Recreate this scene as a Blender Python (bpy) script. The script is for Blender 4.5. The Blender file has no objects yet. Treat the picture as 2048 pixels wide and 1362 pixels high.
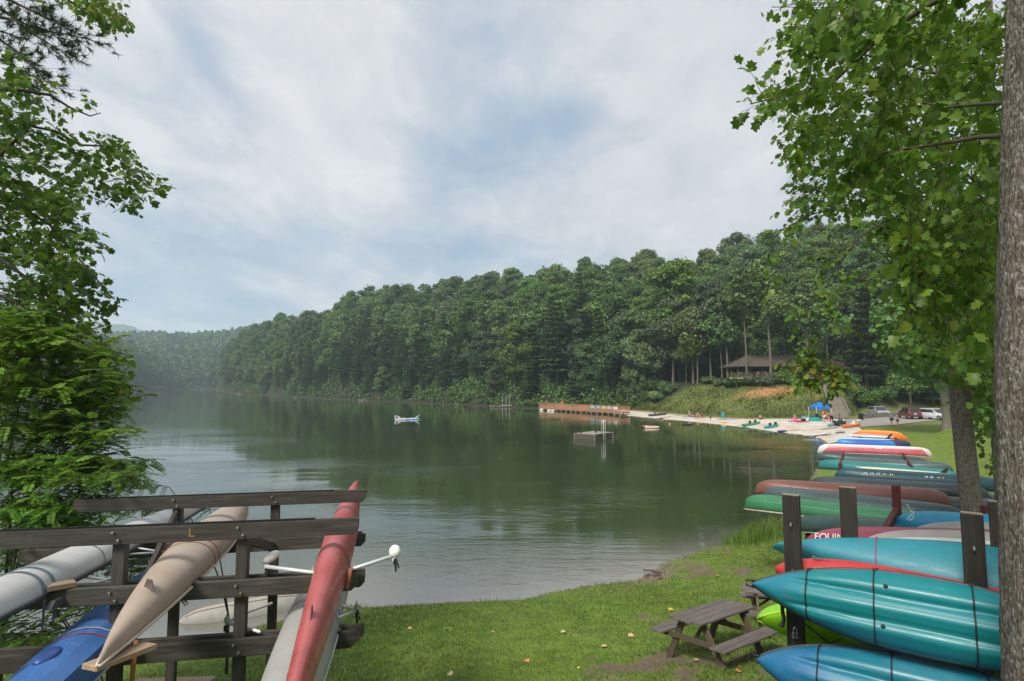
import bpy, math, random
import numpy as np
from mathutils import Vector, Matrix, Quaternion
random.seed(7); rng = np.random.default_rng(11)
scene = bpy.context.scene
COL = scene.collection
PI = math.pi
# ------------------------------------------------------------------ camera model (used to measure where things stand)
H = 5.9; F = 1138.0; PITCH = math.atan(88 / F); SP, CP = math.sin(PITCH), math.cos(PITCH)
def ray(x, y):
    u = (x - 1024) / F; v = (681 - y) / F
    return u, CP - v * SP, SP + v * CP
def P(x, y, Y):
    a, b, c = ray(x, y); t = Y / b
    return Vector((a * t, Y, H + c * t))
def G(x, y, z):
    a, b, c = ray(x, y); t = (z - H) / c
    return Vector((a * t, b * t, z))
def PX(x, Y, z):           # point on column x at depth Y and height z
    v0 = (z - H) / Y
    # solve row
    v = (v0 * CP - SP) / (CP + v0 * SP)
    return Vector(((x - 1024) / F * Y / (CP - v * SP), Y, z))
cam_d = bpy.data.cameras.new('camera'); cam = bpy.data.objects.new('camera', cam_d); COL.objects.link(cam)
cam.location = (0, 0, H); cam.rotation_euler = (PI / 2 + PITCH, 0, 0)
cam_d.lens = 36 * F / 2048; cam_d.sensor_width = 36; cam_d.clip_start = 0.05; cam_d.clip_end = 9000
scene.camera = cam
# ------------------------------------------------------------------ object helpers
WM = {}
def tag(o, label=None, cat=None, group=None, kind=None):
    if label: o['label'] = label
    if cat: o['category'] = cat
    if group: o['group'] = group
    if kind: o['kind'] = kind
    return o
def setm(o, M, parent=None):
    WM[o.name] = M.copy()
    if parent is not None:
        o.parent = parent
        o.matrix_basis = WM[parent.name].inverted() @ M
    else:
        o.matrix_basis = M
def thing(name, label, cat, loc=(0, 0, 0), rz=0.0, group=None, M=None):
    o = bpy.data.objects.new(name, None); COL.objects.link(o); o.empty_display_size = .2
    setm(o, M if M is not None else Matrix.Translation(loc) @ Matrix.Rotation(rz, 4, 'Z'))
    return tag(o, label, cat, group)
def frame(p0, p1, up=(0, 0, 1), roll=0.0, mid=True):
    p0, p1 = Vector(p0), Vector(p1); x = (p1 - p0).normalized(); u = Vector(up)
    y = u.cross(x)
    if y.length < 1e-4: y = Vector((0, 1, 0)).cross(x)
    y.normalize(); z = x.cross(y)
    R = Matrix((x, y, z)).transposed().to_4x4() @ Matrix.Rotation(roll, 4, 'X')
    return Matrix.Translation((p0 + p1) / 2 if mid else p0) @ R
def mesh_np(name, V, F_, mats=(), tint=None, midx=None, smooth=False, tri=None):
    """V (N,3); F_ (M,k) faces of one size, or list of faces"""
    me = bpy.data.meshes.new(name)
    if isinstance(F_, np.ndarray):
        M_, k = F_.shape
        me.vertices.add(len(V)); me.vertices.foreach_set('co', np.ascontiguousarray(V, dtype=np.float32).ravel())
        me.loops.add(M_ * k); me.loops.foreach_set('vertex_index', np.ascontiguousarray(F_, dtype=np.int32).ravel())
        me.polygons.add(M_); me.polygons.foreach_set('loop_start', np.arange(0, M_ * k, k, dtype=np.int32))
        if midx is not None: me.polygons.foreach_set('material_index', np.ascontiguousarray(midx, dtype=np.int32))
        me.update(calc_edges=True)
        if smooth: me.polygons.foreach_set('use_smooth', np.ones(M_, dtype=bool))
    else:
        me.from_pydata([tuple(v) for v in V], [], F_)
        if midx is not None:
            for p, m in zip(me.polygons, midx): p.material_index = m
        if smooth:
            for p in me.polygons: p.use_smooth = True
    if tint is not None:
        at = me.attributes.new('tint', 'FLOAT', 'FACE'); at.data.foreach_set('value', np.ascontiguousarray(tint, dtype=np.float32))
    for m in mats: me.materials.append(m)
    return me
def link(name, me, parent=None, M=None, kind=None, label=None, cat=None, group=None):
    o = bpy.data.objects.new(name, me); COL.objects.link(o)
    if M is None: M = WM[parent.name] if parent is not None else Matrix.Identity(4)
    setm(o, M, parent)
    return tag(o, label, cat, group, kind)
class MB:
    def __init__(s): s.v = []; s.f = []; s.m = []
    def add(s, vs, fs, mi=0, M=None):
        n = len(s.v)
        s.v += [(M @ Vector(v)) if M is not None else Vector(v) for v in vs]
        s.f += [tuple(i + n for i in f) for f in fs]; s.m += [mi] * len(fs); return s
    def box(s, c, d, M=None, mi=0, top=None):
        x, y, z = d[0] / 2, d[1] / 2, d[2] / 2; c = Vector(c); t = top or (1, 1)
        vs = [c + Vector(q) for q in ((-x, -y, -z), (x, -y, -z), (x, y, -z), (-x, y, -z), (-x * t[0], -y * t[1], z), (x * t[0], -y * t[1], z), (x * t[0], y * t[1], z), (-x * t[0], y * t[1], z))]
        return s.add(vs, [(3, 2, 1, 0), (4, 5, 6, 7), (0, 1, 5, 4), (1, 2, 6, 5), (2, 3, 7, 6), (3, 0, 4, 7)], mi, M)
    def bar(s, p0, p1, w, h, up=(0, 0, 1), mi=0):
        L = (Vector(p1) - Vector(p0)).length
        return s.box((0, 0, 0), (L, w, h), frame(p0, p1, up), mi)
    def tube(s, pts, r, n=8, mi=0, cap=True):
        pts = [Vector(p) for p in pts]; k = len(pts); rs = r if isinstance(r, (list, tuple)) else [r] * k
        up = Vector((0, 0, 1)); vs = []; prev = None
        for i, p in enumerate(pts):
            t = (pts[min(i + 1, k - 1)] - pts[max(i - 1, 0)]).normalized()
            if prev is None:
                a = t.cross(up)
                if a.length < .1: a = t.cross(Vector((1, 0, 0)))
            else: a = prev - t * prev.dot(t)
            a.normalize(); prev = a; b = t.cross(a)
            for j in range(n):
                q = 2 * PI * j / n; vs.append(p + (a * math.cos(q) + b * math.sin(q)) * rs[i])
        fs = [(i * n + j, i * n + (j + 1) % n, (i + 1) * n + (j + 1) % n, (i + 1) * n + j) for i in range(k - 1) for j in range(n)]
        if cap: fs += [tuple(range(n))[::-1], tuple((k - 1) * n + j for j in range(n))]
        return s.add(vs, fs, mi)
    def lathe(s, prof, n=16, M=None, mi=0):
        vs = [(r * math.cos(2 * PI * j / n), r * math.sin(2 * PI * j / n), z) for r, z in prof for j in range(n)]
        k = len(prof)
        fs = [(i * n + j, i * n + (j + 1) % n, (i + 1) * n + (j + 1) % n, (i + 1) * n + j) for i in range(k - 1) for j in range(n)]
        fs += [tuple(range(n))[::-1], tuple((k - 1) * n + j for j in range(n))]
        return s.add(vs, fs, mi, M)
    def ball(s, c, r, n=12, mi=0, sc=(1, 1, 1), M=None):
        k = n // 2; vs = []; c = Vector(c)
        for i in range(k + 1):
            a = PI * i / k
            for j in range(n):
                b = 2 * PI * j / n
                vs.append(c + Vector((math.sin(a) * math.cos(b) * r * sc[0], math.sin(a) * math.sin(b) * r * sc[1], math.cos(a) * r * sc[2])))
        fs = [(i * n + j, (i + 1) * n + j, (i + 1) * n + (j + 1) % n, i * n + (j + 1) % n) for i in range(k) for j in range(n)]
        return s.add(vs, fs, mi, M)
    def build(s, name, mats, parent=None, smooth=False, bevel=0, seg=1, local=False, solid=0, sub=0, **kw):
        if not isinstance(mats, (list, tuple)): mats = [mats]
        v = s.v
        if parent is not None:
            M = WM[parent.name]
            if not local:
                Mi = M.inverted(); v = [Mi @ q for q in v]
        else:
            if local: M = Matrix.Identity(4)
            else:
                c = sum(v, Vector()) / len(v); c.z = min(q.z for q in v)
                M = Matrix.Translation(c); v = [q - c for q in v]
        me = mesh_np(name, v, s.f, mats, midx=s.m, smooth=smooth)
        o = link(name, me, parent, M, **kw)
        if bevel:
            b = o.modifiers.new('bevel', 'BEVEL'); b.width = bevel; b.segments = seg; b.limit_method = 'ANGLE'
        if solid:
            b = o.modifiers.new('solid', 'SOLIDIFY'); b.thickness = solid; b.offset = -1
        if sub:
            b = o.modifiers.new('sub', 'SUBSURF'); b.levels = sub; b.render_levels = sub
        return o
def board(name, p0, p1, w, h, mat, parent=None, up=(0, 0, 1), bevel=.006, **kw):
    """one squared timber as its own object, its own X along the grain"""
    L = (Vector(p1) - Vector(p0)).length
    m = MB().box((0, 0, 0), (L, w, h))
    me = mesh_np(name, m.v, m.f, [mat])
    o = link(name, me, parent, frame(p0, p1, up), **kw)
    if bevel:
        b = o.modifiers.new('bevel', 'BEVEL'); b.width = bevel; b.segments = 2; b.limit_method = 'ANGLE'
    return o
def copy_tree(o, M, parent=None, **kw):
    c = o.copy(); COL.objects.link(c); setm(c, M, parent)
    for k in ('label', 'category', 'group'):
        if k in kw: c[k] = kw[k]
    for ch in [x for x in o.children]:
        copy_tree(ch, M @ ch.matrix_basis, c)
    return c
# ------------------------------------------------------------------ materials
class NT:
    def __init__(s, name):
        s.mat = bpy.data.materials.new(name); s.mat.use_nodes = True
        s.t = s.mat.node_tree; s.n = s.t.nodes; s.l = s.t.links
        s.out = s.n['Material Output']; s.b = s.n['Principled BSDF']
        s.co = None
    def new(s, t, **kw):
        n = s.n.new(t)
        for k, v in kw.items():
            if k in n.inputs.keys() if hasattr(n.inputs, 'keys') else False: n.inputs[k].default_value = v
            else: setattr(n, k, v)
        return n
    def link(s, a, b): s.l.new(a, b)
    def coord(s, kind='Object', scale=(1, 1, 1)):
        tc = s.n.new('ShaderNodeTexCoord'); mp = s.n.new('ShaderNodeMapping'); mp.inputs['Scale'].default_value = scale
        s.link(tc.outputs[kind], mp.inputs['Vector']); return mp.outputs['Vector']
    def pos(s, scale=(1, 1, 1)):
        g = s.n.new('ShaderNodeNewGeometry'); mp = s.n.new('ShaderNodeMapping'); mp.inputs['Scale'].default_value = scale
        s.link(g.outputs['Position'], mp.inputs['Vector']); return mp.outputs['Vector']
    def noise(s, vec, scale, detail=4, rough=.55, dist=0):
        n = s.n.new('ShaderNodeTexNoise'); n.inputs['Scale'].default_value = scale; n.inputs['Detail'].default_value = detail
        n.inputs['Roughness'].default_value = rough; n.inputs['Distortion'].default_value = dist
        s.link(vec, n.inputs['Vector']); return n.outputs['Fac']
    def ramp(s, fac, stops, interp='LINEAR'):
        r = s.n.new('ShaderNodeValToRGB'); r.color_ramp.interpolation = interp
        e = r.color_ramp.elements
        while len(e) < len(stops): e.new(.5)
        for q, (p, c) in zip(e, stops):
            q.position = p; q.color = (*c, 1) if len(c) == 3 else c
        s.link(fac, r.inputs['Fac']); return r.outputs['Color']
    def mix(s, fac, a, b, mode='MIX'):
        m = s.n.new('ShaderNodeMix'); m.data_type = 'RGBA'; m.blend_type = mode
        for sock, val in ((m.inputs[0], fac), (m.inputs[6], a), (m.inputs[7], b)):
            if isinstance(val, bpy.types.NodeSocket): s.link(val, sock)
            elif isinstance(val, (int, float)): sock.default_value = val
            else: sock.default_value = (*val, 1)
        return m.outputs[2]
    def math(s, op, a, b=0.0, clamp=False):
        m = s.n.new('ShaderNodeMath'); m.operation = op; m.use_clamp = clamp
        for sock, val in ((m.inputs[0], a), (m.inputs[1], b)):
            if isinstance(val, bpy.types.NodeSocket): s.link(val, sock)
            else: sock.default_value = val
        return m.outputs[0]
    def maprange(s, v, a, b, c=0.0, d=1.0):
        m = s.n.new('ShaderNodeMapRange'); s.link(v, m.inputs[0])
        for i, q in zip((1, 2, 3, 4), (a, b, c, d)): m.inputs[i].default_value = q
        return m.outputs[0]
    def bump(s, h, strength=.3, dist=.02, normal=None):
        b = s.n.new('ShaderNodeBump'); b.inputs['Strength'].default_value = strength; b.inputs['Distance'].default_value = dist
        s.link(h, b.inputs['Height'])
        if normal is not None: s.link(normal, b.inputs['Normal'])
        s.link(b.outputs['Normal'], s.b.inputs['Normal']); return b.outputs['Normal']
    def attr(s, name):
        a = s.n.new('ShaderNodeAttribute'); a.attribute_name = name; return a.outputs['Fac']
    def objrand(s):
        return s.n.new('ShaderNodeObjectInfo').outputs['Random']
    def fin(s, col=None, rough=.6, spec=.5, metal=0.0, coat=0.0):
        if col is not None:
            if isinstance(col, bpy.types.NodeSocket): s.link(col, s.b.inputs['Base Color'])
            else: s.b.inputs['Base Color'].default_value = (*col, 1)
        if isinstance(rough, bpy.types.NodeSocket): s.link(rough, s.b.inputs['Roughness'])
        else: s.b.inputs['Roughness'].default_value = rough
        s.b.inputs['Specular IOR Level'].default_value = spec; s.b.inputs['Metallic'].default_value = metal
        s.b.inputs['Coat Weight'].default_value = coat; s.b.inputs['Coat Roughness'].default_value = .15
        return s.mat
def hexc(r, g, b):
    f = lambda c: ((c / 255 + .055) / 1.055) ** 2.4 if c > 10 else c / 255 / 12.92
    return (f(r), f(g), f(b))
_pm = {}
def plain(name, col, rough=.5, spec=.5, metal=0.0, wear=.25, sc=6.0, dirt=None, coat=0.0):
    """painted / plastic / cloth surface: slight mottling, scuffs and roughness changes"""
    if name in _pm: return _pm[name]
    t = NT(name); v = t.coord('Object')
    n1 = t.noise(v, sc, 5, .6); n2 = t.noise(v, sc * 7, 4, .65)
    d = tuple(c * (1 - wear) for c in col); l = tuple(min(1, c * (1 + wear * .6) + .01 * wear) for c in col)
    c = t.ramp(n1, [(.3, d), (.5, col), (.72, l)])
    if dirt:
        c = t.mix(t.maprange(n2, .58, .78, 0, .55), c, dirt)
    r = t.maprange(n2, .3, .7, max(.05, rough - .12), min(1, rough + .15))
    t.bump(n2, .06, .004)
    _pm[name] = t.fin(c, r, spec, metal, coat); return _pm[name]
def wood(name, c0, c1, c2, rough=.75, grain=(1.2, 22, 22), blot=.5):
    t = NT(name); v = t.coord('Object', grain); w = t.coord('Object', (1.5, 5, 5))
    ri = t.n.new('ShaderNodeObjectInfo').outputs['Random']
    ad = t.n.new('ShaderNodeVectorMath'); ad.operation = 'ADD'
    cx = t.n.new('ShaderNodeCombineXYZ'); t.link(t.math('MULTIPLY', ri, 37.0), cx.inputs[0]); t.link(t.math('MULTIPLY', ri, 71.0), cx.inputs[1])
    t.link(v, ad.inputs[0]); t.link(cx.outputs[0], ad.inputs[1])
    n = t.noise(ad.outputs[0], 2.0, 6, .65, .6); b = t.noise(w, 2.2, 4)
    c = t.ramp(n, [(.3, c0), (.52, c1), (.75, c2)])
    c = t.mix(t.maprange(b, .35, .75, 0, blot), c, c0)
    k = t.maprange(ri, 0, 1, .82, 1.12); hs = t.n.new('ShaderNodeHueSaturation'); t.link(k, hs.inputs['Value']); t.link(c, hs.inputs['Color'])
    t.bump(n, .35, .004)
    return t.fin(hs.outputs[0], rough, .3)
# ------------------------------------------------------------------ terrain
near_px = [(700, 1213), (750, 1217), (900, 1208), (1050, 1200), (1100, 1187), (1200, 1170), (1270, 1163), (1330, 1128), (1420, 1097), (1480, 1085), (1560, 1040)]
shore = [(-30, 14), (-16, 11.5), (-10, 12.3), (-7, 13.8)] + [tuple(G(x, y, 0)[:2]) for x, y in near_px]
shore += [(18.6, 36), (26, 48), (31.5, 58)]
shore += [tuple(G(x, y, 0)[:2]) for x, y in [(1632, 874), (1605, 868), (1560, 864), (1500, 855), (1400, 844), (1300, 835), (1240, 829), (1150, 823), (1050, 818), (1000, 815.5), (900, 809.5), (800, 805), (700, 800.5), (600, 796), (540, 792), (470, 787)]]
shore += [tuple((PX(x, Y, 0))[:2]) for x, Y in [(445, 430), (440, 520), (425, 600), (380, 640), (340, 640), (330, 560), (290, 520), (235, 470), (150, 400), (50, 320), (-60, 230), (-150, 160)]]
shore += [(-90, 60), (-45, 24)]
SH = SHP = np.array(shore)
FOOT = [(-400, 200), (-100, 260), (50, 335), (150, 415), (235, 485), (290, 535), (322, 575), (335, 660), (432, 660), (446, 440), (470, 380), (540, 326), (600, 277), (700, 224), (800, 197), (900, 178), (1000, 156), (1100, 141), (1240, 124), (1400, 99), (1500, 90.5), (1600, 88), (1690, 88), (1720, 96), (1800, 100), (1900, 100), (2048, 96), (2500, 92)]
SKY = [(-400, 560), (0, 600), (60, 615), (150, 640), (200, 655), (235, 668), (290, 690), (322, 715), (335, 700), (432, 700), (446, 690), (480, 665), (540, 638), (580, 630), (650, 618), (680, 592), (770, 572), (850, 578), (960, 547), (1050, 546), (1120, 530), (1200, 517), (1270, 502), (1330, 508), (1390, 503), (1440, 492), (1500, 474), (1560, 455), (1640, 435), (1750, 425), (1900, 420), (2048, 420), (2500, 430)]
RID = [(-400, 150), (235, 150), (322, 110), (335, 420), (432, 420), (446, 90), (540, 115), (1000, 135), (1500, 150), (2500, 150)]
FH = np.array([(-400, 640), (0, 650), (185, 664), (290, 663), (360, 665), (432, 661), (480, 654), (530, 644), (600, 640), (700, 650)])
FX = np.array(FOOT); SX = np.array(SKY); RX = np.array(RID)
def _ratio(px): return (px - 1024) / F / 1.01
FRr, SRr, RRr = _ratio(FX[:, 0]), _ratio(SX[:, 0]), _ratio(RX[:, 0])
def hill_tables(r):
    foot = np.interp(r, FRr, FX[:, 1]); sk = np.interp(r, SRr, SX[:, 1]); rid = np.interp(r, RRr, RX[:, 1])
    v = (681 - sk) / F; tanv = (SP + v * CP) / (CP - v * SP)
    top = np.maximum(6, H + tanv * (foot + rid) - np.interp(r, [-.4, 0, .36, 1], [19.5, 22, 29, 30]))
    return foot, top, rid
def in_lake(x, y):
    inside = np.zeros(x.shape, bool); n = len(SH); j = n - 1
    for i in range(n):
        xi, yi = SH[i]; xj, yj = SH[j]
        c = ((yi > y) != (yj > y)) & (x < (xj - xi) * (y - yi) / (yj - yi + 1e-12) + xi)
        inside ^= c; j = i
    return inside
def sdist(x, y):
    d = np.full(x.shape, 1e18); n = len(SH)
    for i in range(n):
        a = SH[i]; b = SH[(i + 1) % n]; ab = b - a; L = ab @ ab + 1e-12
        t = np.clip(((x - a[0]) * ab[0] + (y - a[1]) * ab[1]) / L, 0, 1)
        d = np.minimum(d, (x - a[0] - t * ab[0]) ** 2 + (y - a[1] - t * ab[1]) ** 2)
    d = np.sqrt(d)
    return np.where(in_lake(x, y), -d, d)
def sstep(a, b, x):
    t = np.clip((x - a) / (b - a), 0, 1); return t * t * (3 - 2 * t)
def wav(x, y, k, ph):
    return np.sin(x * k + ph + 1.3 * np.sin(y * k * .7 + ph * 2)) * np.sin(y * k * .9 - ph + 1.1 * np.sin(x * k * .6))
def hgt(x, y, s=None):
    x = np.asarray(x, float); y = np.asarray(y, float); shp = x.shape
    x = np.atleast_1d(x).ravel(); y = np.atleast_1d(y).ravel()
    s = sdist(x, y) if s is None else s.ravel()
    near = np.interp(s, [0, 1, 3, 6, 8, 10.5, 15.6, 25, 60], [.05, .25, .6, 1.05, 1.5, 2.75, 4.25, 4.8, 6]) + .03 * wav(x, y, 1.1, .4) * sstep(.5, 3, s) + .015 * wav(x, y, 3.3, 2.)* sstep(.3, 2, s)
    far = np.interp(s, [0, 4, 10, 20, 60], [.03, .25, .6, .7, .8])
    r = x / np.maximum(y, 1.0); foot, top, rid = hill_tables(r)
    q = y - foot; t = np.clip(q / rid, 0, 3)
    prof = np.where(t < 1, 1 - (1 - np.clip(t, 0, 1)) ** 1.55, 1 - .25 * (t - 1))
    hill = np.where(q > 0, top * np.where(t < 1, prof, np.maximum(prof, .3)), 0) + np.where(q > 0, 1.0, 0) * wav(x, y, .05, 1.) * np.clip(q / 40, 0, 1) * 2.5
    fk = np.interp(r, _ratio(FH[:, 0]), FH[:, 1]); fv = (681 - fk) / F; ftop = np.maximum(2, H + (SP + fv * CP) / (CP - fv * SP) * 1080 - 15)
    fq = np.clip((y - 655) / 425, 0, 2.2); fh = ftop * np.where(fq < 1, 1 - (1 - np.clip(fq, 0, 1)) ** 1.4, 1 - .2 * (fq - 1)) * (r < _ratio(680)) * (y > 655)
    wn = sstep(_ratio(1270), _ratio(1330), r) * (1 - sstep(_ratio(1715), _ratio(1735), r)); ter = np.interp(q, [0, 3, 15, 19, 31, 50, 90], [0, .6, 5.0, 5.75, 6.0, 13, 30]) * (q > 0)
    wn = wn * (1 - sstep(34, 85, q)); hill = hill * (1 - wn) + ter * wn
    far = np.maximum(np.maximum(far, 0) + np.where(s > 0, hill, 0), fh)
    w = sstep(46, 62, y)
    z = near * (1 - w) + far * w
    z = np.where(s < 0, np.maximum(-3, .22 * s - .02), z)
    return z.reshape(shp) if shp else float(z[0])
def vnoise(x, y, seed=3):
    def h(i, j):
        q = np.sin(i * 127.1 + j * 311.7 + seed * 74.7) * 43758.5453; return q - np.floor(q)
    xi, yi = np.floor(x), np.floor(y); fx, fy = x - xi, y - yi; fx = fx * fx * (3 - 2 * fx); fy = fy * fy * (3 - 2 * fy)
    return (h(xi, yi) * (1 - fx) + h(xi + 1, yi) * fx) * (1 - fy) + (h(xi, yi + 1) * (1 - fx) + h(xi + 1, yi + 1) * fx) * fy
def bare_mask(x, y):
    n = .5 * vnoise(x * .55, y * .55) + .3 * vnoise(x * 1.4 + 5, y * 1.4, 8) + .2 * vnoise(x * 4.1, y * 4.1, 5)
    under = .07 * np.exp(-((x - 3.6) / 2.2) ** 2 - ((y - 9.6) / 1.6) ** 2) + .10 * np.exp(-((x + 1.6) / 1.4) ** 2 - ((y - 6.6) / 1.6) ** 2)
    return sstep(.72, .82, n + under)
def gz(x, y): return float(hgt(np.array([x]), np.array([y]))[0])
def on(p, dz=0.0):
    return Vector((p[0], p[1], gz(p[0], p[1]) + dz))
def GT(x, y, dz=0.0):
    """ground point seen at photo pixel (march along the ray)"""
    a, b, c = ray(x, y); ts = np.concatenate([np.linspace(2, 60, 1200), np.linspace(60, 500, 1600)])
    X = a * ts; Y = b * ts; Z = H + c * ts; hh = np.maximum(hgt(X, Y), 0)
    k = np.argmax(Z <= hh)
    return Vector((X[k], Y[k], hh[k] + dz))
# grid in angle and range, fine where the photo looks
ang = np.concatenate([np.linspace(-180, -56, 40)[:-1], np.linspace(-56, 56, 760), np.linspace(56, 180, 40)[1:]]) * PI / 180
rad = np.concatenate([[0.01, .8, 1.6], np.geomspace(2.4, 40, 190), np.geomspace(40, 240, 230)[1:], np.geomspace(240, 1500, 110)[1:]])
A, R_ = np.meshgrid(ang, rad, indexing='ij'); GX = np.sin(A) * R_; GY = np.cos(A) * R_
S_ = sdist(GX.ravel(), GY.ravel()).reshape(GX.shape)
GZ = hgt(GX.ravel(), GY.ravel(), S_).reshape(GX.shape)
na, nr = GX.shape
ii = np.arange(na * nr).reshape(na, nr)
Fq = np.stack([ii[:-1, :-1].ravel(), ii[:-1, 1:].ravel(), ii[1:, 1:].ravel(), ii[1:, :-1].ravel()], 1)
# ground material: grass, worn soil, red clay bank, leaf litter under the woods
t = NT('ground'); v = t.pos()
n1 = t.noise(v, .35, 5, .6); n2 = t.noise(v, 2.3, 6, .65); n3 = t.noise(v, 14, 4, .7); n4 = t.noise(v, .9, 4, .6, .5)
g = t.ramp(n2, [(.28, (.065, .105, .016)), (.5, (.125, .19, .026)), (.72, (.19, .25, .042))])
g = t.mix(t.maprange(n1, .45, .7, 0, .6), g, (.15, .17, .045))
g = t.mix(t.maprange(n3, .5, .8, 0, .5), g, (.05, .075, .018))
soil = t.ramp(n3, [(.3, (.09, .065, .042)), (.7, (.19, .145, .10))])
bare = t.maprange(n3, .2, .5, .75, 1)
g = t.mix(t.math('MULTIPLY', bare, t.attr('wear')), g, soil)
dry = t.ramp(n2, [(.3, (.10, .12, .03)), (.7, (.20, .19, .07))])
g = t.mix(t.attr('dry'), g, dry)
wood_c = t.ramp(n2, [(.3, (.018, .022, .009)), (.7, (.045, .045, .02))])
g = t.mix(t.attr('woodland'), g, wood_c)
clay = t.ramp(n2, [(.3, (.30, .12, .05)), (.7, (.48, .24, .12))])
g = t.mix(t.math('MULTIPLY', t.attr('clay'), t.maprange(n2, .38, .5)), g, clay)
mud = t.ramp(n3, [(.3, (.11, .085, .055)), (.7, (.26, .21, .15))])
g = t.mix(t.attr('mud'), g, mud)
t.bump(n3, .5, .03); GROUND = t.fin(g, .9, .2)
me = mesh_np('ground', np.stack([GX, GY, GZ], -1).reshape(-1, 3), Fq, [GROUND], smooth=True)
def pt_attr(me, name, arr):
    a = me.attributes.new(name, 'FLOAT', 'POINT'); a.data.foreach_set('value', np.ascontiguousarray(arr, dtype=np.float32).ravel())
rat = GX / np.maximum(GY, 1); foot, top, rid = hill_tables(rat); q = GY - foot
TREELINE = [(-400, 0), (1255, 0), (1290, 2.5), (1330, 8), (1400, 15), (1450, 17), (1520, 15), (1640, 16), (1700, 18), (1715, 1), (1800, 1.5), (2048, 1.5)]
TL = np.array(TREELINE); tlr = _ratio(TL[:, 0])
tline = np.interp(rat, tlr, TL[:, 1])
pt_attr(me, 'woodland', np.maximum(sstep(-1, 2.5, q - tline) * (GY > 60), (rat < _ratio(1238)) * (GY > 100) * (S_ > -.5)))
pt_attr(me, 'dry', sstep(62, 80, GY) * .75)
pt_attr(me, 'wear', np.clip(1 - sstep(40, 60, GY), 0, 1) * bare_mask(GX, GY) * (GY > 0))
cl = cl0 = PX(1548, 101.6, 4)
pt_attr(me, 'clay', np.exp(-((GX - cl.x) / 6.2) ** 2 - ((GY - cl.y) / 1.9) ** 2) * 1.6 * (np.abs(GX - cl.x) < 7) + .9 * np.exp(-((q - .3) / .8) ** 2) * (rat > _ratio(1250)) * (rat < _ratio(1520)) * .6)
mudx = G(1295, 1150, .1)
pt_attr(me, 'mud', np.clip(np.exp(-((GX - mudx.x) / 1.3) ** 2 - ((GY - mudx.y) / 1.3) ** 2) * 1.3 * (1 - sstep(.6, 1.3, S_)), 0, 1) + sstep(.35, .12, S_) * (GY < 62) * .8 + .85 * (S_ < 0))
ground = link('ground', me, kind='structure', label='grassy bank, lawn and wooded slopes around the lake', cat='ground')
# far blue ridge
xs = np.linspace(-2900, 600, 240); rows = [1900, 2150, 2350, 2550, 3000]
rp = np.array([(-300, 560), (-100, 590), (0, 612), (60, 628), (120, 640), (185, 643), (215, 645), (240, 650), (270, 659), (300, 668), (340, 676), (420, 690), (700, 720), (1100, 720), (1500, 720)])
sk = np.interp(xs / 2350, _ratio(rp[:, 0]), rp[:, 1]); vv = (681 - sk) / F; topz = np.maximum(10, H + (SP + vv * CP) / (CP - vv * SP) * 2350)
V = []
for yy, k in zip(rows, (.0, .55, 1.0, .8, .2)):
    z = topz * k + (rng.normal(0, 3.0, len(xs)) + 4 * np.sin(xs * .05)) * (k > 0) - (k == 0) * 2
    V.append(np.stack([xs * yy / 2350, np.full_like(xs, yy), z], 1))
V = np.concatenate(V); n = len(xs)
Fr = np.array([(a * n + b, a * n + b + 1, (a + 1) * n + b + 1, (a + 1) * n + b) for a in range(4) for b in range(n - 1)])
t = NT('far_hill_woods'); vv_ = t.pos(); c = t.ramp(t.noise(vv_, .03, 6, .7), [(.3, (.02, .04, .015)), (.7, (.06, .09, .03))]); t.bump(t.noise(vv_, .06, 5), 1, 8)
link('hills', mesh_np('hills', V, Fr, [t.fin(c, .95, .1)], smooth=True), kind='structure', label='distant blue forested ridge', cat='hill')
# ------------------------------------------------------------------ water
t = NT('water'); v = t.pos()
patch = t.noise(t.pos((.05, .09, 1)), 1.0, 3, .5); w1 = t.noise(t.pos((1.0, 3.2, 1)), .9, 3, .55, .3); w2 = t.noise(t.pos((1, 2.6, 1)), 3.6, 3, .5, .2); w3 = t.noise(t.pos((.25, .8, 1)), .55, 2, .5, .4)
sx = t.n.new('ShaderNodeSeparateXYZ'); t.link(v, sx.inputs[0])
calm = t.maprange(patch, .42, .60, .08, 1.25)
hh = t.math('ADD', t.math('MULTIPLY', w1, 1.0), t.math('MULTIPLY', w2, .28))
hh = t.math('MULTIPLY', hh, calm); hh = t.math('ADD', hh, t.math('MULTIPLY', w3, 1.1))
hh = t.math('MULTIPLY', hh, t.maprange(sx.outputs[1], 18, 75, 1.15, .38)); t.bump(hh, 1.0, .019)
shal = t.n.new('ShaderNodeAttribute'); shal.attribute_name = 'shallow'
c = t.mix(shal.outputs['Fac'], (.032, .048, .018), (.21, .195, .175))
WATER = t.fin(c, .045, .5); t.b.inputs['IOR'].default_value = 1.72
wx = np.concatenate([-np.geomspace(1200, 60, 30), np.linspace(-58, 60, 240), np.geomspace(62, 300, 20)]); wy = np.concatenate([np.linspace(8, 130, 200), np.geomspace(132, 760, 40)])
WX, WY = np.meshgrid(wx, wy, indexing='ij'); a_, b_ = WX.shape; jj = np.arange(a_ * b_).reshape(a_, b_)
Fw = np.stack([jj[:-1, :-1].ravel(), jj[1:, :-1].ravel(), jj[1:, 1:].ravel(), jj[:-1, 1:].ravel()], 1)
me = mesh_np('lake_water', np.stack([WX, WY, np.zeros_like(WX)], -1).reshape(-1, 3), Fw, [WATER])
sw = sdist(WX.ravel(), WY.ravel()); pt_attr(me, 'shallow', np.exp(-np.clip(-sw, 0, 99) / 2.6) * sstep(26, 18, WY.ravel()) + .5 * np.exp(-np.clip(-sw, 0, 99) / 2.5) * (WY.ravel() >= 60) * (WX.ravel() > 20))
link('lake_water', me, kind='structure', label='calm dark green lake with light ripples', cat='lake')
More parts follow.
